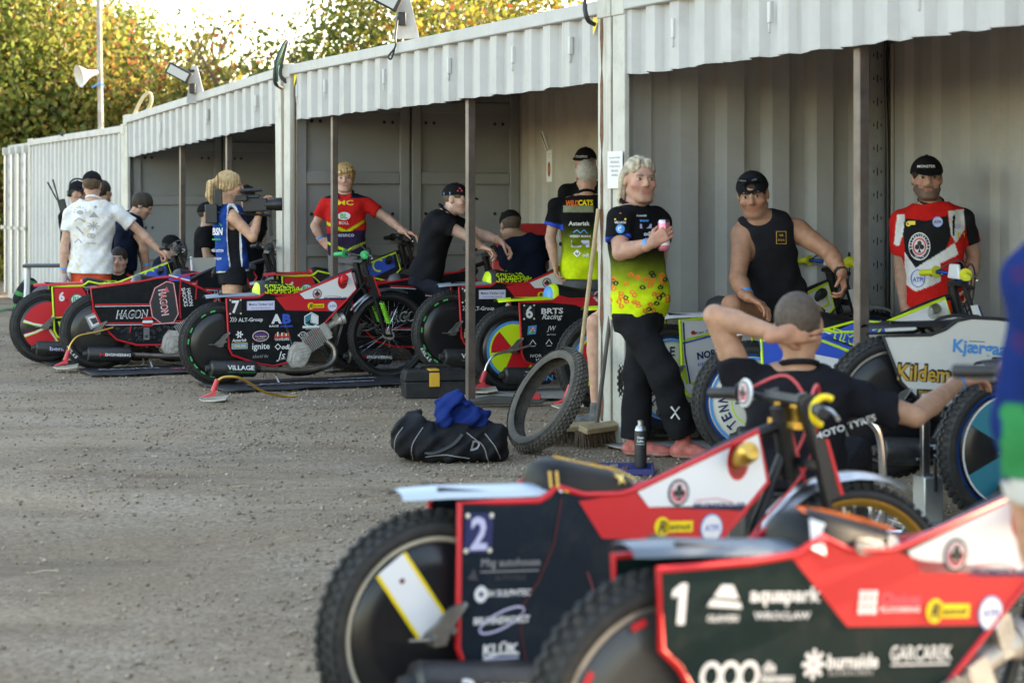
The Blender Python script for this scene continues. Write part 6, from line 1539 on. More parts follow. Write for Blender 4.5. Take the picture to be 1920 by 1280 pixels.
# man resting, seen from behind, in the foreground bikes
p = Person('man in black t-shirt seen from behind with one hand on his head', 7.10, (1497, 612), 82, (1497, 688), [(1396, 702, .0), (1612, 738, .02)], [(1340, 592, -.03), (1716, 780, .05)], [(1462, 628, -.11), (1800, 716, .62)], (1490, 885, .06),
           knee=[(1400, 850, .50), (1600, 850, .50)], ank=[(1390, 930, .70), (1610, 930, .70)], skin=(.43, .235, .155), hs=1.04, build=1.10, arm=.99, pitch=-4, roll=6, h=.0065)
p.skinmesh(hands=((.28, ((.93, .12, .12), (.1, .95, .1)), .3), (.35, ((.85, .5, .1), (.2, .2, -.95)), .2)), face=False)
p.shirt((.012, .012, .016), sleeve=(.42, .62), hem=-.06, grow=.018, seed=2.2, wr_amp=.006, collar=(.012, .012, .016)); p.legs((.014, .014, .017), end=.98, seed=4); p.shoes((.04, .04, .04)); p.hair((.085, .062, .048), 'buzz', .004); wristband(p, 1, t=.95)
p.decals(lambda D: T(D, 'MOTO TYRES', 1585, 800, 120, WHITE, h=13, rot=R(18), bold=.03))
box = thing('crate', (p.hip[0], p.hip[1] + .05, gz(p.hip[0], p.hip[1])), 'low black crate under the man with his hand on his head', 'crate'); MB().box((0, 0, .19), (.42, .36, .38)).build('crate_body', BLACKPL, box, bevel=.015); MB().box((0, 0, .385), (.44, .38, .02)).build('lid', BLACKPL, box, bevel=.006)

# blue jacketed person cut by the right edge
p = Person('person in blue jacket with green patch and silver band on the sleeve', 3.65, (2105, 300), 95, (2100, 415), [(1962, 520, .0), (2240, 520, 0)], [(1925, 790, .02), (2290, 790, 0)], [(1938, 1030, .08), (2280, 1030, .08)], (2100, 940), build=1.02, arm=1.10, h=.009, skin=(.45, .26, .18))
def bluec(px, py):
    c = np.tile(np.array([.006, .022, .12]), (len(px), 1)); c[(py > 755) & (py < 895) & (px < 1925 + (py - 755) * .1) & (px > 1876)] = (.02, .20, .07); c[(py > 900) & (py < 960) & (px < 1950)] = (.45, .47, .46)
    b = (np.sin(px * .06) * np.sin(py * .05 + 1) > .55) & (py < 740); c[b] = (.03, .02, .10); return c
p.skinmesh(hands=((.5, None), (.5, None)), face=False); p.shirt(by_px([], bluec, p.Y), long=True, hem=-.02, grow=.02, seed=1.0, name='jacket'); p.legs((.02, .02, .024), end=.98); p.shoes((.03, .03, .03)); p.hair((.05, .035, .025), 'short')

# white tie-dye t-shirt from behind
p = Person('man in white tie-dye t-shirt and orange shorts seen from behind', 18.2, (173, 347), 92, (175, 375), [(134, 394), (221, 391)], [(122, 455, -.05), (262, 434, .05)], [(118, 508, -.08), (298, 469, .05)], (170, 508), skin=(.50, .29, .21), build=1.06, hs=1.02, h=.008)
def tie(px, py): 
    c = np.tile(np.array([.70, .69, .69]), (len(px), 1)); b = np.sin(px * .17 + 2.4 * np.sin(py * .09) + 1.1 * np.sin(px * .41)) * np.sin(py * .13 + 2.1 * np.sin(px * .11) + .9 * np.sin(py * .37)); t = np.clip((b - .5) * 3, 0, 1)[:, None] * .6; return c * (1 - t) + np.array([.66, .53, .28]) * t
p.skinmesh(hands=((.5, None), (.6, None)), legs=True, face=False); p.shirt(by_px([], tie, p.Y), sleeve=.62, hem=-.03, grow=.030, flare=.03, seed=.4, wr_amp=.006, collar=(.68, .67, .66)); p.legs((.72, .10, .045), end=.44, rad=(.105, .085, .06), name='shorts'); p.shoes((.6, .6, .6)); p.hair((.10, .065, .04), 'short', .006); p.cap(back=True, opening=False, visor=False); wristband(p, 0, t=.93)
def d1(D):
    for k in range(7): a = math.pi * k / 6; D.stroke([(150 + 9 * math.cos(a), -398 + 8 * math.sin(a)), (150 + 13 * math.cos(a), -398 + 11 * math.sin(a))], 1.4, GREYP)
    S(D, 'disc', 150, 398, 13, 8, GREYP); S(D, 'tri', 176, 402, 18, 11, GREYP); S(D, 'disc', 179, 388, 5, 5, GREYP)
    D.stroke([(140, -415), (147, -409), (153, -412), (160, -416)], 2.2, GREYP); 
    for k in range(8): a = k * .785; D.stroke([(175, -424), (175 + 11 * math.cos(a), -424 + 8 * math.sin(a))], 1.8, GREYP)
    D.stroke([(143, -425), (149, -431), (156, -438)], 2.6, GREYP); D.stroke([(171 + 7 * math.cos(a), -442 + 4 * math.sin(a)) for a in [k * .5 for k in range(13)]], 1.5, GREYP, closed=True); S(D, 'disc', 171, 442, 5, 4, GREYP)
    D.stroke([(140, -455), (147, -448), (153, -455)], 2.4, GREYP); T(D, 'STAYWEIRD', 170, 456, 20, GREYP, bold=.02)
p.decals(d1)
mb = MB(); mb.lathe([(0, 0), (.03, 0), (.036, .10), (.034, .10), (.028, .006), (0, .006)], 16, axis='z'); cup = tag(mb.build('plastic_cup', mat('clear_cup', (.6, .55, .55), .2, alpha=.7)), 'clear plastic cup in the hand of the man in the white t-shirt', 'cup'); cup.location = tuple(p.wr[0] + np.array([.02, -.05, -.12]))

# camera operator
p = Person('blonde camera operator in blue bib and black shorts', 16.2, (432, 350), 12, (428, 382), [(424, 400, .16), (438, 402, -.15)], [(470, 436, .16), (474, 446, -.20)], [(486, 404, .12), (487, 396, -.10)], (436, 505), skin=(.52, .29, .19), build=.90, arm=.92, hs=.98, h=.008, knee=[(432, 600, .03), (437, 600, -.08)], feet=[(1, .1, 0), (1, .1, 0)])
p.skinmesh(hands=((.5, ((.2, 0, .95), (.9, .2, 0)), .4), (.45, ((.25, .1, .95), (.9, .3, 0)), .4)), legs=True, bare=True)
p.shirt((.015, .015, .018), tank=True, hem=.02, grow=.004, wr_amp=.002, name='crop_top'); p.legs((.014, .014, .018), end=.15, rad=(.100, .086, .06), wr_amp=.003, name='shorts', top=.34); p.shoes((.6, .6, .6)); p.hair((.48, .33, .17), 'pony', .014, var=.35)
# bib: front and back sheets over the shoulders
F = Field(p.hip - .34, p.neck + .2, .007); F.loft(p.hip, p.neck, p.r, p.f, p.tab, .02, .034); F.wrinkle(.006, 2.0); G = Field(p.hip - .34, p.neck + .2, .007)
L = np.linalg.norm(p.neck - p.hip); F.plane(p.hip - p.u * .02, -p.u); F.plane(p.neck + p.u * .0, p.u + p.f * .2)
F.ell(p.hip + p.r * .20 + p.u * L * .42, [p.r, p.f, p.u], [.15, .055, .34], .01, True); F.ell(p.neck + p.f * .03, [p.r, p.f, p.u], [.075, .09, .06], .01, True)
def bibc(P):
    d = P - (p.hip + p.r * .20 + p.u * L * .42); q = np.sqrt(((d @ p.r) / .15) ** 2 + ((d @ p.f) / .055) ** 2 + ((d @ p.u) / .34) ** 2); c = np.tile(np.array([.010, .050, .24]), (len(P), 1)); c[q < 1.16] = (.66, .67, .70); c[(P - p.hip) @ p.u < -.008] = (.66, .67, .70); return c
p.garment = p.child('bib', F, CLOTH, bibc)
def d6(D):
    T(D, 'BSN', 408, 434, 19, WHITE, h=14, bold=.03, shear=.1); D.stroke([(398, -420), (410, -418), (416, -424)], 2, GREEN); S(D, 'rect', 406, 449, 16, 3, GREEN); T(D, 'PRODUCTION', 408, 470, 22, WHITE, h=5); T(D, 'CREW', 409, 485, 13, WHITE, h=5)
p.decals(d6)
cm = thing('shoulder_camera', tuple(arr(at(456, 392, 16.05))), 'black shoulder mounted video camera carried by the blonde operator', 'camera'); cm.rotation_euler = (0, R(-2), R(4)); k = 1 / 225
mb = MB(); mb.box((.10, 0, .03), (.20, .10, .11)); mb.box((.06, 0, .10), (.16, .05, .03)); mb.build('camera_body', BLACKPL, cm, bevel=.008)
mb = MB(); mb.lathe([(0, .18), (.042, .18), (.046, .25), (.055, .27), (.055, .32), (.046, .32), (.044, .29), (0, .285)], 18, (0, -.01, .03), axis='x'); mb.build('lens', DARKM, cm)
mb = MB(); mb.box((-.01, -.06, .09), (.10, .05, .05)); mb.build('viewfinder', BLACKPL, cm, bevel=.006)
mb = MB(); mb.tube([(-.02, .02, .15), (.16, .02, .155)], .018, 12); mb.build('microphone', BLACKPL, cm)
mb = MB(); mb.tube([(-.25, 0, -.02), (.22, 0, -.06)], .011, 8); mb.tube([(-.25, .06, -.02), (.22, .06, -.06)], .011, 8); mb.box((.22, .03, -.12), (.03, .03, .22)); mb.build('rig_rail', DARKM, cm)
mb = MB(); mb.box((-.26, .02, -.03), (.10, .10, .16)); mb.build('battery', BLACKPL, cm, bevel=.008); mb = MB(); mb.box((-.20, .02, .10), (.06, .06, .14)); mb.tube([(-.2, .02, .16), (-.2, .02, .30)], .006, 6); mb.build('transmitter', BLACKPL, cm, bevel=.005)

# boy in red and lime jersey
RJ = (.58, .020, .018)
p = Person('blond boy in red and lime race jersey with one hand on his hip', 16.85, (646, 335), -85, (648, 364), [(686, 377), (612, 378)], [(727, 410, -.02), (590, 424, .04)], [(758, 434, -.10), (603, 450, .02)], (650, 478), skin=(.56, .34, .26), build=.95, arm=.92, h=.008, pitch=2)
pol = [([(596, 365), (632, 362), (640, 372), (612, 372)], NAV), ([(660, 362), (694, 364), (690, 370), (656, 372)], NAV), ([(612, 415), (650, 432), (683, 412), (683, 417), (650, 438), (612, 421)], (.55, .68, .02)), ([(606, 438), (690, 430), (690, 480), (606, 480)], (.03, .02, .05)), ([(606, 450), (650, 468), (690, 450), (690, 454), (650, 473), (606, 454)], (.5, .65, .02))]
p.skinmesh(hands=((.35, ((.9, -.3, -.2), (0, 0, -1)), .3), (.5, ((.5, -.3, -.4), (.6, .5, -.3)), .3))); p.shirt(by_px(pol, lambda px, py: grad(RJ, (.06, .02, .05), 415, 450)(px, py), p.Y), sleeve=.55, hem=-.0, grow=.022, seed=3, collar=NAV); p.legs((.20, .20, .21), end=.98, name='trousers'); p.shoes((.1, .1, .1)); p.hair((.50, .34, .16), 'fringe', .016); p.eyes((.06, .08, .10), (.28, .19, .11)); wristband(p, 1)
p.decals(lambda D: (T(D, 'FMC', 643, 380, 42, RED, h=13, bold=.06), T(D, 'FMC', 643, 380, 38, YEL, h=9, bold=.01, lvl=3), S(D, 'disc', 645, 405, 24, 15, WHITE), T(D, 'BL', 645, 405, 14, GREEN, lvl=2, bold=.03), T(D, 'BOLL', 645, 418, 18, WHITE), T(D, 'bennco', 646, 440, 36, LILAC, h=8)))
# man in black t-shirt leaning on handlebars
p = Person('man in black t-shirt and cap leaning forward over motorcycle handlebars', 15.35, (856, 374), -22, (838, 398), [(846, 408, .14), (832, 414, -.15)], [(905, 440, .12), (876, 442, -.16)], [(938, 452, .06), (903, 462, -.10)], (797, 522), knee=[(850, 548, .16), (846, 556, -.20)], ank=[(838, 670, .2), (832, 680, -.24)], skin=(.58, .36, .29), h=.008, pitch=6, hump=.03)
p.skinmesh(hands=((.45, ((.75, .1, -.6), (-.4, 0, -.8)), .4), (.55, ((.8, -.1, -.3), (0, 0, -1)), .4)), stubble=.2); p.shirt((.012, .012, .015), sleeve=.42, hem=-.02, grow=.014, seed=.8, collar=BLK); p.legs((.012, .014, .022), end=.98); p.shoes((.03, .03, .03)); p.hair((.12, .08, .05), 'short', .003); p.eyes((.03, .03, .03), (.15, .10, .06)); p.cap()
p.decals(lambda D: (S(D, 'rect', 838, 363, 12, 5, SKYB), S(D, 'tri', 862, 355, 12, 8, PINK)), garment=[c for c in p.root.children if c.name.startswith('cap')][0], name='emblem')
# crouched man in navy by the tool chest
p = Person('man in navy shirt and cap crouching with his back turned by the red tool chest', 15.75, (957, 424), 110, (972, 442), [(952, 452, .05), (1014, 450, .02)], [(948, 496, .15), (1020, 500, .15)], [(962, 520, .3), (1000, 525, .3)], (992, 545, .0), knee=[(970, 560, .3), (1015, 560, .3)], ank=[(972, 640, .1), (1015, 640, .1)], skin=(.42, .25, .18), h=.008, pitch=15, hump=.03)
p.skinmesh(face=False); p.shirt(NAV, sleeve=.6, hem=-.05, grow=.02, seed=2); p.legs((.012, .013, .02), end=.98); p.shoes((.03, .03, .03)); p.hair((.10, .07, .05), 'buzz', .004); p.cap(back=True, opening=True, visor=False)
# grey haired man from behind in the lime shirt
p = Person('short grey haired man seen from behind in black and lime team shirt', 15.0, (1100, 330), 92, (1100, 366), [(1045, 380), (1152, 380)], [(1032, 446), (1166, 446)], [(1040, 494, -.04), (1162, 494)], (1096, 520), skin=(.48, .28, .21), build=1.08, belly=.02, hs=1.03)
p.skinmesh(face=False); p.shirt(by_px([([(1018, 414), (1056, 422), (1056, 432), (1018, 424)], (.02, .07, .50)), ([(1056, 385), (1113, 385), (1113, 398), (1056, 398)], (.22, .24, .16))], grad(BLK, LIMEC, 410, 490), p.Y), sleeve=.62, hem=-.02, grow=.020, seed=6, collar=BLK); p.legs((.09, .095, .11), end=.98); p.shoes((.05, .05, .05)); p.hair((.42, .40, .38), 'buzz', .004)
p.decals(lambda D: (T(D, 'WILD', 1073, 381, 24, ORANGE, h=11, bold=.04, shear=.2), T(D, 'CATS', 1098, 380, 28, YEL, h=11, bold=.04), T(D, 'Asterisk', 1086, 419, 40, WHITE, h=8, bold=.02), D.stroke([(1075, -436), (1082, -431), (1088, -437), (1095, -431), (1102, -438)], 2.2, SKYB), T(D, 'WESSEX MARINE', 1088, 443, 40, WHITE, h=4.5, bold=.02), S(D, 'rect', 1088, 457, 34, 13, LILAC), T(D, 'Metro Timber Ltd', 1088, 457, 28, NAVYP, lvl=2), S(D, 'diamond', 1082, 475, 15, 15, WHITE), S(D, 'diamond', 1082, 475, 8, 8, BLACK, 2), T(D, 'odi', 1098, 478, 12, WHITE, bold=.03)))
p = Person('man in black cap mostly hidden behind the grey haired man', 15.7, (1097, 306), -110, (1104, 342), [(1150, 356), (1062, 356)], [(1156, 420), (1056, 420)], [(1150, 470), (1062, 470)], (1106, 490), skin=(.46, .27, .20), h=.009)
p.skinmesh(); p.shirt(BLK); p.legs(BLK, end=.98); p.shoes((.05, .05, .05)); p.hair((.2, .18, .16), 'short', .004); p.cap()
p.decals(lambda D: T(D, 'CHAMPION', 1090, 294, 22, WHITE, h=5, bold=.03), garment=[c for c in p.root.children if c.name.startswith('cap')][0], name='lettering')
# seated person behind the post, only a bare leg shows
p = Person('seated person hidden by the white post with one bare leg showing', 12.2, (1146, 440), 185, (1148, 478), [(1146, 495, -.15), (1146, 495, .17)], [(1138, 550, -.16), (1138, 550, .18)], [(1128, 585, -.12), (1128, 585, .12)], (1158, 610), knee=[(1116, 606, -.10), (1130, 606, .14)], ank=[(1119, 760, -.10), (1134, 760, .14)], skin=(.50, .28, .20), build=.8, arm=.85, h=.009)
p.skinmesh(legs=True, face=False); p.shirt(NAV); p.legs((.03, .03, .04), end=.40, name='shorts'); p.shoes((.1, .1, .1)); p.hair((.1, .07, .05), 'short')

# people around the far container
p = Person('man with headset and radio pack behind the white t-shirt man', 19.6, (146, 363), -60, (146, 388), [(166, 400), (128, 400)], [(170, 446), (122, 446)], [(160, 480, -.1), (130, 480, -.1)], (146, 488), skin=(.45, .27, .20), h=.0115)
p.skinmesh(face=True); p.shirt(BLK); p.legs(BLK, end=.98); p.shoes((.05, .05, .05)); p.hair((.05, .04, .03), 'short', .004); p.cap()
mb = MB()
for sx in (-1, 1): mb.lathe([(0, .022), (.03, .02), (.036, .008), (.034, 0)], 14, axis='x') if False else mb.tube([p.H(.075 * sx, -.01, 0) - p.o, p.H(.105 * sx, -.01, 0) - p.o], [.036, .03], 14)
mb.tube(smoothpath([p.H(-.09, -.01, .02) - p.o, p.H(-.07, -.01, .12) - p.o, p.H(0, -.01, .150) - p.o, p.H(.07, -.01, .12) - p.o, p.H(.09, -.01, .02) - p.o]), .009, 8); mb.build('headset', BLACKPL, p.root); 
mb = MB(); mb.tube([p.H(-.106, -.01, 0) - p.o, p.H(-.110, -.01, 0) - p.o], .014, 10); mb.tube([p.H(.106, -.01, 0) - p.o, p.H(.110, -.01, 0) - p.o], .014, 10); mb.build('headset_cap', GREEN, p.root)
o = thing('radio_pack', tuple(arr(at(117, 385, 19.3))), 'black radio pack with two antennas beside the headset man', 'radio'); MB().box((0, 0, 0), (.07, .05, .12), (0, R(-15), 0)).build('pack_body', BLACKPL, o, bevel=.006)
for a in (-.35, -.62): MB().tube([(-.02 + a * .05, 0, .05), (-.02 + .22 * math.sin(a) , 0, .05 + .22 * math.cos(a))], [.007, .009], 8).build('antenna', BLACKPL, o)
MB().tube(smoothpath([(.02, 0, -.05), (.06, .05, -.10), (.10, .20, -.10)]), .006, 6).build('cable', BLACKPL, o)
p = Person('dark haired person mostly hidden behind the man in white t-shirt', 20.8, (193, 360), 60, (193, 384), [(178, 396), (212, 396)], [(174, 440), (216, 440)], [(178, 476), (212, 476)], (194, 482), h=.0125)
p.skinmesh(face=False); p.shirt(NAV); p.legs(BLK, end=.98); p.shoes((.05, .05, .05)); p.hair((.04, .03, .022), 'short', .01)
p = Person('man in navy t-shirt bending down beside the man in white', 18.9, (267, 386), 5, (252, 402), [(244, 402, .16), (242, 408, -.15)], [(262, 455, .14), (268, 456, -.16)], [(270, 498, .1), (275, 500, -.14)], (230, 500), skin=(.44, .25, .17), h=.009, pitch=30, hump=.02)
p.skinmesh(); p.shirt(NAV, sleeve=.55, hem=-.03, grow=.018); p.legs((.015, .016, .022), end=.98); p.shoes((.1, .1, .1)); p.hair((.04, .028, .02), 'short', .012); wristband(p, 1, t=.9)
p = Person('seated boy in black polo shirt looking out between the bikes', 18.6, (222, 488), -85, (222, 512), [(243, 521), (203, 521)], [(248, 562), (198, 562)], [(238, 585, -.15), (206, 585, -.15)], (222, 586, .1), knee=[(238, 590, -.4), (206, 590, -.4)], ank=[(238, 650, -.4), (206, 650, -.4)], skin=(.56, .35, .27), h=.009, build=.9, arm=.9)
p.skinmesh(); p.shirt(by_px([([(238, 512), (256, 520), (256, 524), (238, 517)], (.5, .02, .03))], BLK, p.Y), collar=BLK, hem=-.02); p.legs(BLK, end=.98); p.shoes((.05, .05, .05)); p.hair((.035, .025, .02), 'short', .008); p.eyes((.02, .02, .02), (.04, .03, .02))
p = Person('crouching man in dark cap and navy top under the first prop', 20.3, (322, 464), -8, (314, 484), [(308, 492, .15), (304, 496, -.15)], [(330, 520, .1), (326, 524, -.1)], [(345, 530, .05), (342, 534, -.05)], (296, 556), knee=[(330, 556, .1), (326, 558, -.12)], ank=[(316, 620, .1), (312, 622, -.12)], skin=(.45, .27, .20), h=.0115, pitch=20)
p.skinmesh(); p.shirt(NAV); p.legs(BLK, end=.98); p.shoes((.05, .05, .05)); p.hair((.05, .04, .03), 'short', .004); p.cap(visor=False)
p = Person('man in dark cap sitting behind the camera operator', 20.2, (391, 402), -4, (388, 424), [(390, 434, .15), (384, 438, -.15)], [(398, 478, .15), (388, 482, -.18)], [(420, 488, .1), (410, 492, -.12)], (384, 520), knee=[(425, 524, .1), (420, 528, -.12)], ank=[(424, 610, .1), (420, 612, -.12)], skin=(.42, .25, .18), h=.0115)
p.skinmesh(); p.shirt(BLK); p.legs(BLK, end=.98); p.shoes((.05, .05, .05)); p.hair((.05, .04, .03), 'short', .004); p.cap(visor=True)
p = Person('dark haired man in black behind the video camera', 20.6, (464, 370), 60, (466, 394), [(446, 406), (486, 404)], [(440, 450), (492, 448)], [(450, 486), (488, 484)], (466, 494), skin=(.44, .26, .19), h=.0115)
p.skinmesh(face=False); p.shirt(BLK); p.legs(BLK, end=.98); p.shoes((.05, .05, .05)); p.hair((.03, .022, .018), 'short', .011)
# ================================================================== things on the ground and on the walls
def gpt(px, py, dz=0.0):
    """point on the ground seen at a pixel"""
    Y = EYE * FPX / (py - HORIZON)
    for _ in range(3):
        z = gz((px - 960) / FPX * Y, Y); Y = (EYE - z) * FPX / (py - HORIZON)
    return Vector(((px - 960) / FPX * Y, Y, float(gz((px - 960) / FPX * Y, Y)) + dz))

# toolbox
g = gpt(815, 744); o = thing('toolbox', g, 'black plastic toolbox with yellow latch beside the steel prop', 'toolbox', rz=R(12))
BOXM = mat('toolbox_black', (.022, .023, .026), .5, var=.25, vscale=10, dirt=((.06, .052, .042), .5, 9), spec=.2, bump=.1)
mb = MB(); mb.prism([(-.225, 0), (.225, 0), (.235, .12), (-.235, .12)], -.105, .105); mb.build('box_body', BOXM, o, bevel=.008)
mb = MB(); mb.prism([(-.24, .124), (.24, .124), (.23, .185), (.21, .20), (-.21, .20), (-.23, .185)], -.11, .11); lid = mb.build('lid', BOXM, o, bevel=.01)
mb = MB(); mb.box((-.02, -.115, .135), (.075, .02, .10)); mb.box((-.02, -.05, .203), (.075, .13, .012)); mb.build('latch', mat('latch_yellow', (.62, .34, .03), .5), o, bevel=.005)
mb = MB(); mb.tube(smoothpath([(-.10, 0, .20), (-.09, 0, .225), (.09, 0, .225), (.10, 0, .20)]), .010, 8); mb.build('handle', BOXM, o)

# sports bag with blue cloth on it
g = gpt(846, 862); bag = thing('sports_bag', g, 'crumpled black sports bag with grey piping lying on the gravel', 'bag', rz=R(-6))
F = Field((-.36, -.20, -.02), (.36, .20, .34), .007); F.ell((0, 0, .10), np.eye(3), [.31, .15, .125], .02); F.ell((-.22, -.02, .12), np.eye(3), [.11, .14, .14], .03); F.ell((.2, .0, .09), np.eye(3), [.13, .14, .11], .03); F.cap((-.26, -.04, .20), (-.18, .06, .25), .03, .03, .04); F.ell((0, -.08, .06), np.eye(3), [.26, .1, .07], .02)
F.wrinkle(.013, 2.2, 16); F.wrinkle(.007, .4, 38); F.plane((0, 0, .0), (0, 0, -1)); P, Q = F.mesh()
bagm = np_mesh('bag_body', P, Q, attr_mat('bag_nylon', .7, .15, .5, 40, var=.2), np.tile(np.array([.010, .010, .012]), (len(P), 1))); bb = link('bag_body', bagm, bag)
bvh = BVHTree.FromPolygons([v.co[:] for v in bagm.vertices], [q.vertices[:] for q in bagm.polygons])
def onbag(u, v, lvl):
    h = bvh.ray_cast(Vector((u, -1, v)), Vector((0, 1, 0))); return (h[0] + Vector((0, -.004 - .001 * lvl, 0))) if h[0] else Vector((u, -.1, v))
for k, pts in enumerate(([(-.30, .02), (-.29, .12), (-.25, .19)], [(-.20, .01), (-.19, .10), (-.14, .19)], [(.20, .16), (.26, .09), (.28, .02)], [(.10, .165), (.19, .10), (.22, .01)], [(-.12, .035), (0, .05), (.12, .03)])):
    mb = MB(); mb.tube([onbag(p.x, p.y, 1) for p in [Vector((q.x, q.y)) for q in smoothpath([(a, b, 0) for a, b in pts], 5)]], .0032, 6); mb.build('piping', mat('piping_grey', (.22, .22, .23), .5), bag)
d = Decals(onbag); d.text('D', .15, .10, .05, GREYP, h=.055, bold=.03, shear=.3); d.build('emblem', bag)
mb = MB(); mb.tube(smoothpath([(-.20, -.13, .12), (-.10, -.17, .06), (.02, -.16, .10), (.08, -.14, .16)]), .013, 8, flat_=.4); mb.build('strap', BLACKPL, bag)
cl = thing('blue_cloth', g + Vector((.06, .02, .17)), 'bright blue crumpled cloth lying on the black sports bag', 'cloth')
F = Field((-.2, -.16, -.04), (.2, .16, .26), .006); F.ell((.0, 0, .06), np.eye(3), [.14, .11, .085], .02); F.ell((-.05, 0, .13), np.eye(3), [.09, .08, .07], .03); F.cap((-.12, -.04, -.0), (-.08, -.08, .05), .04, .05, .03); F.cap((.05, -.02, .1), (.13, .03, .07), .04, .03, .03); F.ell((.01, -.09, .11), np.eye(3), [.055, .06, .035], .02, True); F.wrinkle(.016, 1.1, 24); F.wrinkle(.008, 3, 52)
P, Q = F.mesh(); link('cloth_body', np_mesh('cloth_body', P, Q, CLOTH, np.tile(np.array([.009, .026, .14]), (len(P), 1))), cl)

# loose tyre leaning on the brooms
GT = mat('dusty_tyre', (.075, .066, .056), .85, var=.3, vscale=12, dirt=((.20, .17, .14), .6, 8), bump=.3, bscale=150)
lt = thing('loose_tyre', (0, 0, 0), 'loose dusty trials tyre leaning against the brooms on the gravel', 'tyre')
tm_ = tyre_mesh(.325, .235, .050, [(-.047, .7), (-.033, .85), (-.0165, .9), (0, .9), (.0165, .9), (.033, .85), (.047, .7)], 62, (.024, .0145, .008), 'tyre_body', GT); tb_ = link('tyre_body', tm_, lt)
long_ = Vector((.50, .10, .86)).normalized(); nn = Vector((-.80, -.42, .50)); nn = (nn - long_ * nn.dot(long_)).normalized(); sd_ = nn.cross(long_).normalized()
Mx = Matrix((( long_.x, nn.x, -sd_.x), (long_.y, nn.y, -sd_.y), (long_.z, nn.z, -sd_.z))).to_4x4()
c = at(1026, 752, 11.0); zmin = min((Mx @ v.co).z for v in tm_.vertices)
lt.matrix_world = Matrix.Translation((c.x, c.y, float(gz(c.x, c.y)) - zmin - .004)) @ Mx

# push brooms
WOODP = mat('broom_wood', (.42, .30, .17), .65, var=.25, vscale=9); WOODD = mat('broom_wood_dark', (.09, .075, .065), .6, var=.3, vscale=9); BRIS = mat('broom_bristle', (.14, .095, .06), .9, var=.4, vscale=60, bump=.6)
def broom(label, top, foot, Yt, Yf, stick, rz):
    f = at(foot[0], foot[1], Yf); o = thing('broom', (f.x, f.y, float(gz(f.x, f.y))), label, 'broom'); t = at(top[0], top[1], Yt) - Vector(o.location)
    MB().tube([(0, 0, .10), t], [.0135, .0125], 10).build('stick', stick, o)
    hd = MB().box((0, 0, .115), (.34, .07, .035), (0, 0, 0)); hd.xf(Matrix.Rotation(rz, 4, 'Z') @ Matrix.Rotation(R(18), 4, 'X')); hb_ = hd.build('head', WOODP, o, bevel=.006)
    br = MB(); r_ = random.Random(int(foot[0]))
    for i in range(26):
        for j in range(6):
            x, y = -.16 + i * .0128, -.028 + j * .011; br.tube([(x, y, .10), (x + r_.uniform(-.012, .012), y * 1.5 + r_.uniform(-.012, .012), .004)], [.005, .0025], 4, cap=False)
    br.xf(Matrix.Rotation(rz, 4, 'Z')); o2 = br.build('bristles', BRIS, o); o2['kind'] = 'stuff'; return o
broom('push broom with pale wooden stick leaning on the white post', (1122, 392), (1072, 818), 11.45, 11.25, WOODP, R(15)); broom('push broom with dark stick leaning on the white post', (1150, 545), (1118, 805), 11.42, 11.2, WOODD, R(50))

# crumpled paper, spray can, tray
def blob(name, label, cat, loc, r, col, m=None, amp=.012, seed=0):
    o = thing(name, loc, label, cat); F = Field(np.array((-r[0], -r[1], 0)) * 1.4, np.array((r[0], r[1], r[2])) * 1.5, max(.004, r[0] / 22)); F.ell((0, 0, r[2] * .5), np.eye(3), [r[0], r[1], r[2] * .7], .01); F.wrinkle(amp, seed, 60); F.wrinkle(amp * .5, seed + 1, 110); F.plane((0, 0, 0), (0, 0, -1)); P, Q = F.mesh(); link(name + '_body', np_mesh(name + '_body', P, Q, m or CLOTH, np.tile(np.array(col), (len(P), 1))), o); return o
blob('paper_tissue', 'crumpled white tissue on the ground at the foot of the post', 'tissue', gpt(1132, 828), (.055, .045, .08), (.7, .7, .7), amp=.010)
g = gpt(1201, 880); o = thing('spray_can', g + Vector((0, 0, .012)), 'tall black chain lube spray can standing on the blue tray', 'spray can')
mb = MB(); mb.lathe([(0, 0), (.031, 0), (.032, .006), (.032, .185), (.030, .195)], 22, axis='z'); cb = mb.build('can_body', BLACKPL, o); MB().lathe([(.0305, .195), (.024, .215), (.016, .222), (.016, .245), (.008, .25), (0, .25)], 20, axis='z').build('can_top', STEEL, o)
d = Decals(lambda u, v, l: (.0325 * math.sin(u / .0325), -.0325 * math.cos(u / .0325) - .0004 * l, v)); d.shape('rect', -.005, .125, .05, .022, GREEN); d.text('Chain', -.003, .160, .038, WHITE, bold=.03); d.text('Lube', -.003, .142, .034, WHITE, bold=.03); d.text('WORKSHOP', -.005, .125, .04, WHITE, bold=.02); d.build('label', o)
g = gpt(1152, 884); o = thing('parts_tray', g, 'shallow blue tray of small rusty parts on the ground', 'tray', rz=R(-3)); TR = mat('tray_blue', (.03, .035, .16), .45)
mb = MB(); mb.box((0, 0, .006), (.40, .26, .01)); mb.build('tray_base', TR, o)
for (x, y, a, b) in ((0, -.13, .41, .012), (0, .13, .41, .012), (-.2, 0, .012, .26), (.2, 0, .012, .26)): MB().box((x, y, .016), (a, b, .03)).build('tray_rim', TR, o, bevel=.003)
r_ = random.Random(3)
for k in range(6):
    x, y = r_.uniform(-.16, .10), r_.uniform(-.09, .09); mm_ = [RUST, STEEL, flat('rag_pink', (.5, .3, .3)), RUST][k % 4]
    q = thing('metal_part', g + Vector((x, y, .0145)), 'small loose metal part lying in the blue tray', 'metal part', rz=r_.uniform(0, 6), group='small parts in the blue tray')
    mb = MB(); (mb.tube([(-.02, 0, .012), (.02, 0, .012)], [.011, .014], 8) if k % 2 else mb.lathe([(.012, 0), (.02, 0), (.02, .012), (.012, .012)], 12, axis='z', closed=True)); mb.build('metal_part_body', mm_, q)

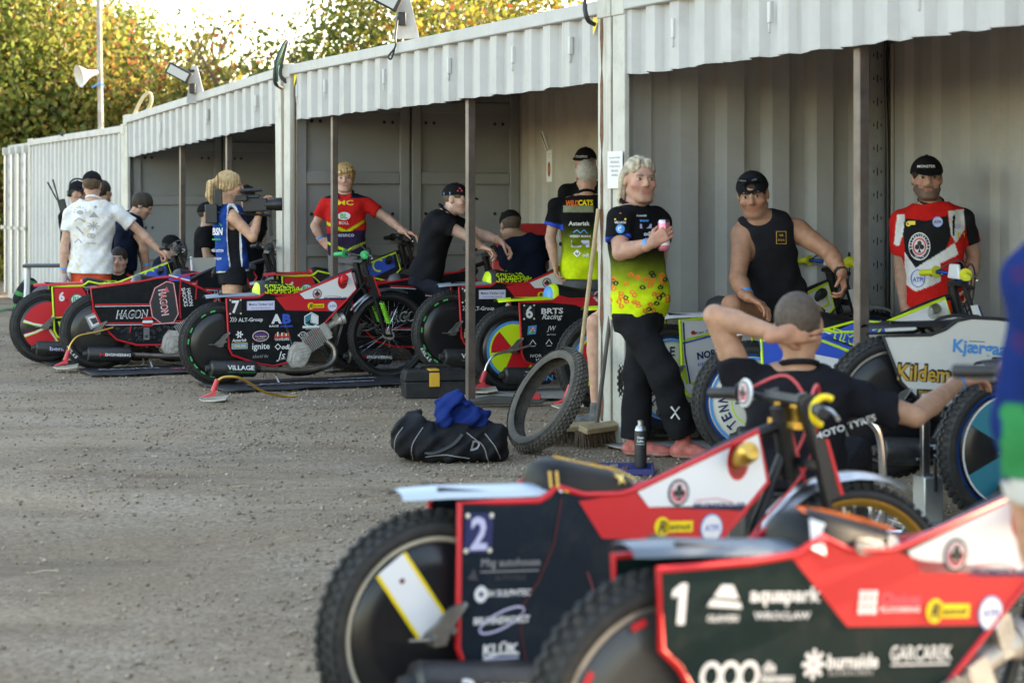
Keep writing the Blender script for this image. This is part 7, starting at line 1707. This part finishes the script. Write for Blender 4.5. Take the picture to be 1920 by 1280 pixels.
# mats, boards and odd tools under the bikes
MATB = mat('pit_mat_black', (.020, .021, .026), .55, var=.3, vscale=4, dirt=((.14, .125, .105), .5, 5), bump=.2, bscale=60)
def pitmat(label, c, w, d, rz, col=MATB, text=None, th=.008):
    o = thing('pit_mat', c, label, 'mat', rz=rz); mb = MB(); n = 14; r2 = random.Random(int(c.x * 100) + 7)
    vs = [(-w / 2 + w * i / n, -d / 2 + d * j / 4, th + .006 * math.sin(i * 1.3 + j) * r2.random()) for i in range(n + 1) for j in range(5)]; fs = [(i * 5 + j, (i + 1) * 5 + j, (i + 1) * 5 + j + 1, i * 5 + j + 1) for i in range(n) for j in range(4)]
    mb.add(vs, fs); m_ = mb.build('mat_sheet', col, o, smooth=60); solid(m_, .006)
    if text:
        dd = Decals(lambda u, v, l: (u, v, th + .013 + .001 * l))
        for (t, x, y, ww, mm_) in text: dd.text(t, x, y, ww, mm_, bold=.03)
        dd.build('lettering', o)
    return o
pitmat('long dark printed mat under the number 7 bike', gpt(585, 722, .012), 1.62, .80, R(25), text=[('RACING', -.3, -.12, .5, GREYP), ('ohvale', .35, .08, .4, GREYP), ('MOTORSPORT', .2, -.18, .5, LILAC)])
pitmat('dark printed mat under the black kidney panel bike', gpt(265, 698, .012), .95, .75, R(22), text=[('RACING', -.1, 0, .5, GREYP), ('27', .3, -.1, .15, PINK)])
pitmat('small dark mat under the red and lime bike wheel', gpt(160, 682, .012), .7, .4, R(22))
PALM = mat('pale_board', (.34, .31, .28), .8, var=.2, vscale=6, dirt=((.18, .16, .13), .6, 5)); pitmat('pale scuffed board under the number 6 bike', gpt(990, 742, .012), 1.1, .8, R(22), PALM); pitmat('grey mat behind the number 7 bike front wheel', gpt(720, 690, .012), 1.2, .6, R(22), mat('grey_mat', (.17, .165, .16), .8, var=.2))
pitmat('pale board under the long haired man shoes', gpt(1300, 842, .012), .9, .5, R(20), PALM)
o = thing('dirt_deflector', gpt(398, 746) + Vector((.30, 0, -.03)), 'loose deflector with gold rod and red holder lying before the number 7 bike', 'deflector', rz=R(12))
MB().tube(smoothpath([(-.275, -.17, .17), (-.22, -.17, .20), (-.10, -.15, .185), (.05, -.1, .09), (.20, -.06, .045), (.30, -.04, .042)]), .0095, 8).build('rod', GOLDM, o); link('holder', SH['holder'], o); link('flap', SH['flap'], o)
o = thing('floor_jack', gpt(950, 762), 'dark low tray with red tool beside the loose tyre', 'tool', rz=R(8)); MB().prism([(-.22, .02), (.24, .02), (.27, .05), (.1, .06), (-.1, .075), (-.25, .05)], -.06, .06).build('jack_body', mat('dark_grey_tool', (.06, .055, .05), .6, var=.3), o, bevel=.008); MB().box((.17, -.03, .07), (.12, .05, .045)).build('jack_head', DEFRED, o, bevel=.006)
o = thing('red_rag', gpt(915, 738), 'small red plastic foot under the red and lime wheel', 'wheel chock'); MB().prism([(-.08, 0), (.08, 0), (.04, .06), (-.02, .075)], -.05, .05).build('chock_body', DEFRED, o, bevel=.01)

# red tool chest in the middle container
o = thing('tool_chest', at(975, 410, 16.4) * 1.0, 'red metal tool chest at the back of the middle container', 'tool chest', rz=R(8)); q = at(975, 410, 16.4); o.location = (q.x, q.y, 0); REDM = mat('chest_red', (.50, .02, .022), .4, var=.1)
MB().box((.0, 0, .55), (.42, .35, 1.0)).build('cabinet', REDM, o, bevel=.01); MB().box((.10, .02, 1.14), (.26, .22, .17)).build('top_box', REDM, o, bevel=.01)
for k in range(5): dr = MB().box((0, -.18, .22 + k * .18), (.38, .02, .16)).build('drawer', REDM, o, bevel=.005); MB().tube([(-.14, -.197, .27 + k * .18), (.14, -.197, .27 + k * .18)], .008, 6).build('handle', STEEL, dr)
o = thing('tool_trolley', (0, 0, 0), 'red slatted tool trolley beside the crouching man', 'tool trolley'); q = at(938, 490, 16.2); o.location = (q.x, q.y, 0)
MB().box((0, 0, .50), (.13, .30, .86)).build('cabinet', REDM, o, bevel=.01)
for k in range(6): MB().box((0, -.155, .15 + k * .14), (.12, .02, .11)).build('drawer', REDM, o, bevel=.006)

# notices
PAPER = mat('paper', (.72, .72, .70), .7)
def notice(label, c, w, h, lines, face, rot=0):
    o = thing('paper_notice', c, label, 'notice'); o.rotation_euler = (0, 0, face); MB().box((0, 0, 0), (w, .003, h)).build('sheet', PAPER, o); dd = Decals(lambda u, v, l: (u, -.0025 - .0006 * l, v))
    for (t, y, ww, m_) in lines: dd.text(t, 0, y, ww, m_)
    dd.build('lettering', o); return o
pf = facade(-.31, -.016, 1.42 + (376 - 318) / 327); notice('white paper notice taped to the double post behind the grey haired head', pf, .085 * 2.2, .215, [('NO UNAUTHORISED', .07, .14, GREYP), ('PERSONS IN', .045, .11, GREYP), ('PIT AREA WITHOUT', .02, .14, GREYP), ('PASS AND', -.005, .09, GREYP), ('SIGNING', -.03, .08, GREYP)], ROWA + math.pi)
pf = facade(4.0, 2.20, 1.42 + (376 - 310) / 212); notice('tall white sign with dark oval on the back wall of the middle container', at(1030, 311, 16.6), .085, .27, [('MARK KEEN', .10, .06, GREYP), ('No4', .075, .03, GREYP)], R(-60))
sgn = bpy.data.objects['paper_notice.001']; sgn.location = Vector(sgn.location); dd = Decals(lambda u, v, l: (u, -.003 - .0006 * l, v)); dd.shape('disc', 0, -.03, .045, .13, flat('print_brown', (.10, .05, .03)), 1); dd.shape('disc', 0, -.03, .025, .06, ORANGE, 2); dd.build('emblem', sgn)
vp = at(1022, 266, 16.65); o = thing('wall_bracket', vp, 'small hatched metal bracket above the tall white sign', 'bracket', rz=R(-60)); MB().prism([(-.06, .09), (-.02, .085), (.07, -.06), (.02, -.07)], -.01, .01).build('bracket_body', PAPER, o)  # hatched metal bracket on the wall, carries no lamp
for k in range(5): MB().box((-.035 + k * .02, -.012, .06 - k * .03), (.05, .004, .006), (0, R(50), 0)).build('slot', DARKM, o)

# hoses, floodlights and other things on the roof line
HOSE = mat('black_hose', (.02, .022, .024), .5); HOSEG = mat('green_hose', (.06, .16, .10), .5); TANH = mat('tan_hose', (.45, .38, .22), .6)
def hose(label, px, py, Y, pts, m, r=.016):
    o = thing('coiled_hose', at(px, py, Y), label, 'hose'); MB().tube(smoothpath([((a) * Y / FPX, c_, -b * Y / FPX) for a, b, c_ in pts], 6), r, 8).build('hose_body', m, o); return o
h = hose('black and green hose hooked over the post beside the grey inner doors', 525, 120, 17.1, [(2, 45, .05), (-8, 35, -.05), (-6, 0, -.06), (4, -30, 0), (12, -42, .05), (8, -10, -.05), (2, 20, -.06), (14, 36, -.06)], HOSE)
MB().tube(smoothpath([(-.02, -.04, -.16), (-.01, -.08, .0), (.04, -.05, .16)]), .010, 8).build('green_line', HOSEG, h)
hose('tan hose loop standing above the far container corner', 262, 205, 22.8, [(-10, 48, 0), (-14, 28, 0), (-10, 10, 0), (6, -22, 0), (18, -30, .02), (20, -14, .05), (8, 8, .1), (-4, 30, .1)], TANH, .022); hose('black hose end hanging at the far container corner', 247, 240, 22.9, [(-4, -10, 0), (-6, 4, 0), (0, 14, 0), (10, 14, 0)], HOSE, .02)
hose('green and black hose looped at the top of the double post', 1104, 18, 11.55, [(10, 28, 0), (-2, 22, -.06), (-8, 0, -.06), (-4, -30, 0)], HOSE, .014); hose('black hose hanging beside the top of the double post', 1160, 5, 11.35, [(-10, -25, 0), (-4, 0, -.06), (8, 18, -.06), (18, 20, -.04)], HOSE, .013)
def flood(label, px, py, Y, hgt, w=.10):
    b = at(px, py, Y); o = thing('floodlight', b, label, 'floodlight'); MB().prism([(-w, -.02), (w, -.02), (w * .1, hgt), (-w * .5, hgt)], -.012, .012).build('plank', mat('grey_wood', (.42, .41, .39), .8, var=.2, vscale=9), o)
    MB().box((-.16, -.10, hgt * .78), (.26, .06, .12), (0, R(28), 0)).build('lamp_body', BLACKPL, o, bevel=.01); MB().box((-.165, -.132, hgt * .775), (.21, .006, .085), (0, R(28), 0)).build('lamp_glass', mat('lamp_glass', (.35, .36, .38), .12), o)
    MB().tube([(-.16, -.08, hgt * .78), (-.02, -.02, hgt * .86)], .014, 8).build('arm', DARKM, o); MB().box((-.03, -.04, hgt * .35), (.06, .06, .10)).build('junction_box', BLACKPL, o, bevel=.006); return o
flood('small floodlight on a pale plank above the sloping roof', 368, 190, 19.8, .36)
fl = flood('dark floodlight on a pale plank on the middle roof, cable hanging', 762, 68, 14.75, .36)
MB().tube(smoothpath([(-.06, -.06, .14), (-.07, -.22, -.02), (-.07, -.24, -.10), (-.12, -.24, -.17), (-.10, -.24, -.19), (-.075, -.24, -.12)]), .007, 6).build('cable', BLACKPL, fl)
o = thing('roof_camera', at(136, 262, 26.0), 'small dark device on the closed container roof', 'camera'); MB().box((0, 0, .03), (.22, .10, .06), (0, R(-14), 0)).box((-.1, 0, .06), (.12, .08, .05), (0, R(20), 0)).build('device_body', DARKM, o, bevel=.01); MB().tube([(0, 0, 0), (0, 0, -.06)], .02, 8).build('foot', DARKM, o)
Yp = 31.0; o = thing('loudspeaker_pole', at(191, 243, Yp), 'weathered pole with a pale horn loudspeaker before the trees', 'pole'); b = Vector(o.location); sw = Yp / FPX; o.location = (b.x, b.y, -.1)
top_z = EYE + (HORIZON + 30) * sw; MB().tube([(0, 0, 0), (0, 0, 1.5), (-.02, 0, top_z * .6), (-.05, 0, top_z)], [.055, .05, .045, .04], 10).build('pole_shaft', mat('pole_wood', (.30, .27, .24), .85, var=.35, vscale=6), o)
hz_ = EYE + (HORIZON - 138) * sw + .1; hn = MB(); hn.lathe([(.03, .0), (.035, .06), (.06, .14), (.11, .22), (.135, .235), (.125, .225), (.05, .12), (0, .06)], 24, axis='x'); hn.xf(Matrix.Translation((-.06, -.05, hz_ + .02)) @ Matrix.Scale(1.35, 4) @ Matrix.Rotation(R(215), 4, 'Z') @ Matrix.Rotation(R(14), 4, 'Y')); hn.build('horn', mat('horn_cream', (.55, .52, .46), .5, var=.1), o); MB().tube([(0, 0, hz_), (-.08, -.05, hz_ + .02)], .02, 8).build('bracket', STEEL, o)
MB().tube(smoothpath([(.05, -.06, hz_ - .20), (-.02, -.08, hz_ - .16), (-.08, -.07, hz_ - .19), (-.14, -.08, hz_ - .22)]), .02, 6, flat_=.4).build('ribbon', SKYB, o)

# left background clutter
o = thing('pit_table', at(72, 500, 19.2), 'white framed folding pit table with dark top beside the kit bags', 'table', rz=R(10)); q = o.location.copy(); o.location = (q.x, q.y, 0); MB().box((.1, 0, .78), (.48, .4, .03)).build('table_top', mat('table_dark', (.06, .06, .065), .5), o, bevel=.006)
for x in (-.1, .3):
    for y in (-.16, .16): MB().tube([(x, y, .77), (x - .03, y, 0)], .018, 8).build('leg', WHITE, o)
MB().tube([(-.12, -.16, .45), (.28, -.16, .45)], .012, 6).build('stretcher', WHITE, o)
def softbag(label, px, Y, zc, r, col, seed, name='kit_bag', cat='bag'):
    q = at(px, 500, Y); o = thing(name, (q.x, q.y, zc), label, cat); F = Field(-np.array(r) * 1.3, np.array(r) * 1.3, .010); F.ell((0, 0, 0), np.eye(3), r, .02); F.wrinkle(.012, seed, 16); P, Q = F.mesh()
    cc = col(P) if callable(col) else np.tile(np.array(col), (len(P), 1)); link('bag_body', np_mesh('bag_body', P, Q, CLOTH, cc), o); return o
softbag('grey soft kit bag beside the man in the white t-shirt', 100, 18.9, .32, (.28, .2, .30), (.10, .095, .105), 1.0); softbag('black kit bag with green stripes beside the pit table', 54, 19.6, .30, (.16, .18, .34), lambda P: np.where((np.sin(P[:, 2:3] * 46 + P[:, :1] * 14) > .62), np.array([.05, .22, .07]), np.array([.02, .02, .025])), 2.0)
hose('green garden hose lying on the ground beside the closed container', 12, 574, 26.0, [(-30, 2, .1), (-12, 0, 0), (4, -2, .05), (14, 2, .2), (10, 6, .4)], HOSEG, .02).location.z = -.05
o = thing('folding_chair', at(398, 540, 18.6), 'pale folding chair beside the camera operator', 'chair', rz=R(20)); q = o.location.copy(); o.location = (q.x, q.y, 0); PCH = mat('chair_canvas', (.42, .40, .37), .8)
MB().box((0, 0, .44), (.36, .36, .03)).build('seat', PCH, o); MB().box((0, .17, .74), (.36, .02, .26)).build('backrest', PCH, o)
for x in (-.17, .17):
    MB().tube([(x, .18, .88), (x, -.16, 0)], .012, 8).build('leg', WHITE, o); MB().tube([(x, -.18, .45), (x, .18, 0)], .012, 8).build('leg', WHITE, o)
# lift stand under the white bike
q = at(1740, 800, 8.55); o = thing('paddock_stand', (q.x, q.y, float(gz(q.x, q.y))), 'silver metal lift stand under the worn white bike', 'stand', rz=R(14)); MB().box((0, 0, .11), (.09, .12, .22)).build('stand_box', mat('stand_grey', (.45, .47, .48), .4, .6, var=.1), o, bevel=.006)
MB().box((-.02, -.01, .38), (.035, .035, .40)).build('upright', STEEL, o, bevel=.004); MB().box((0, 0, .012), (.30, .34, .024)).build('stand_base', STEEL, o, bevel=.004); MB().tube([(0, -.07, .16), (0, -.07, .30)], .008, 8).build('bolt', DARKM, o)
q = at(1655, 790, 8.35); o = thing('support_tube', (q.x, q.y, float(gz(q.x, q.y))), 'bent chrome tube stand beside the silver lift stand', 'stand'); MB().tube(smoothpath([(0, 0, 0), (0, 0, .30), (-.02, 0, .44), (-.08, 0, .50)]), .018, 10).build('tube', CHROME, o); MB().tube([(-.08, .0, .008), (.08, 0, .008)], .016, 8).build('foot', CHROME, o)

# litter: leaves and straws
LM = [mat('dry_leaf', (.42, .33, .17), .8), mat('straw', (.52, .46, .30), .8), mat('litter_blue', (.05, .12, .35), .6)]
r_ = random.Random(12); lf = MB().add([(-.016, 0, .002), (0, -.008, .006), (.018, 0, .003), (0, .009, .008)], [(0, 1, 2, 3)]).mesh('leaf_litter', LM[0], 0); stw = MB().tube([(-.04, 0, .004), (.0, .006, .008), (.045, 0, .004)], .0018, 4).mesh('straw_piece', LM[1], 0)
for k in range(16):
    px, py = r_.uniform(20, 1100), r_.uniform(745, 1150); o = link('dry_leaf' if k % 2 else 'straw', lf if k % 2 else stw); o.location = gpt(px, py, .006); o.rotation_euler = (0, 0, r_.uniform(0, 6)); sc_ = r_.uniform(.6, 1.5); o.scale = (sc_, sc_, sc_)
    tag(o, 'small dry leaf lying on the gravel' if k % 2 else 'thin pale straw lying on the gravel', 'leaf' if k % 2 else 'straw', group='dry leaves on the gravel' if k % 2 else 'straws on the gravel')
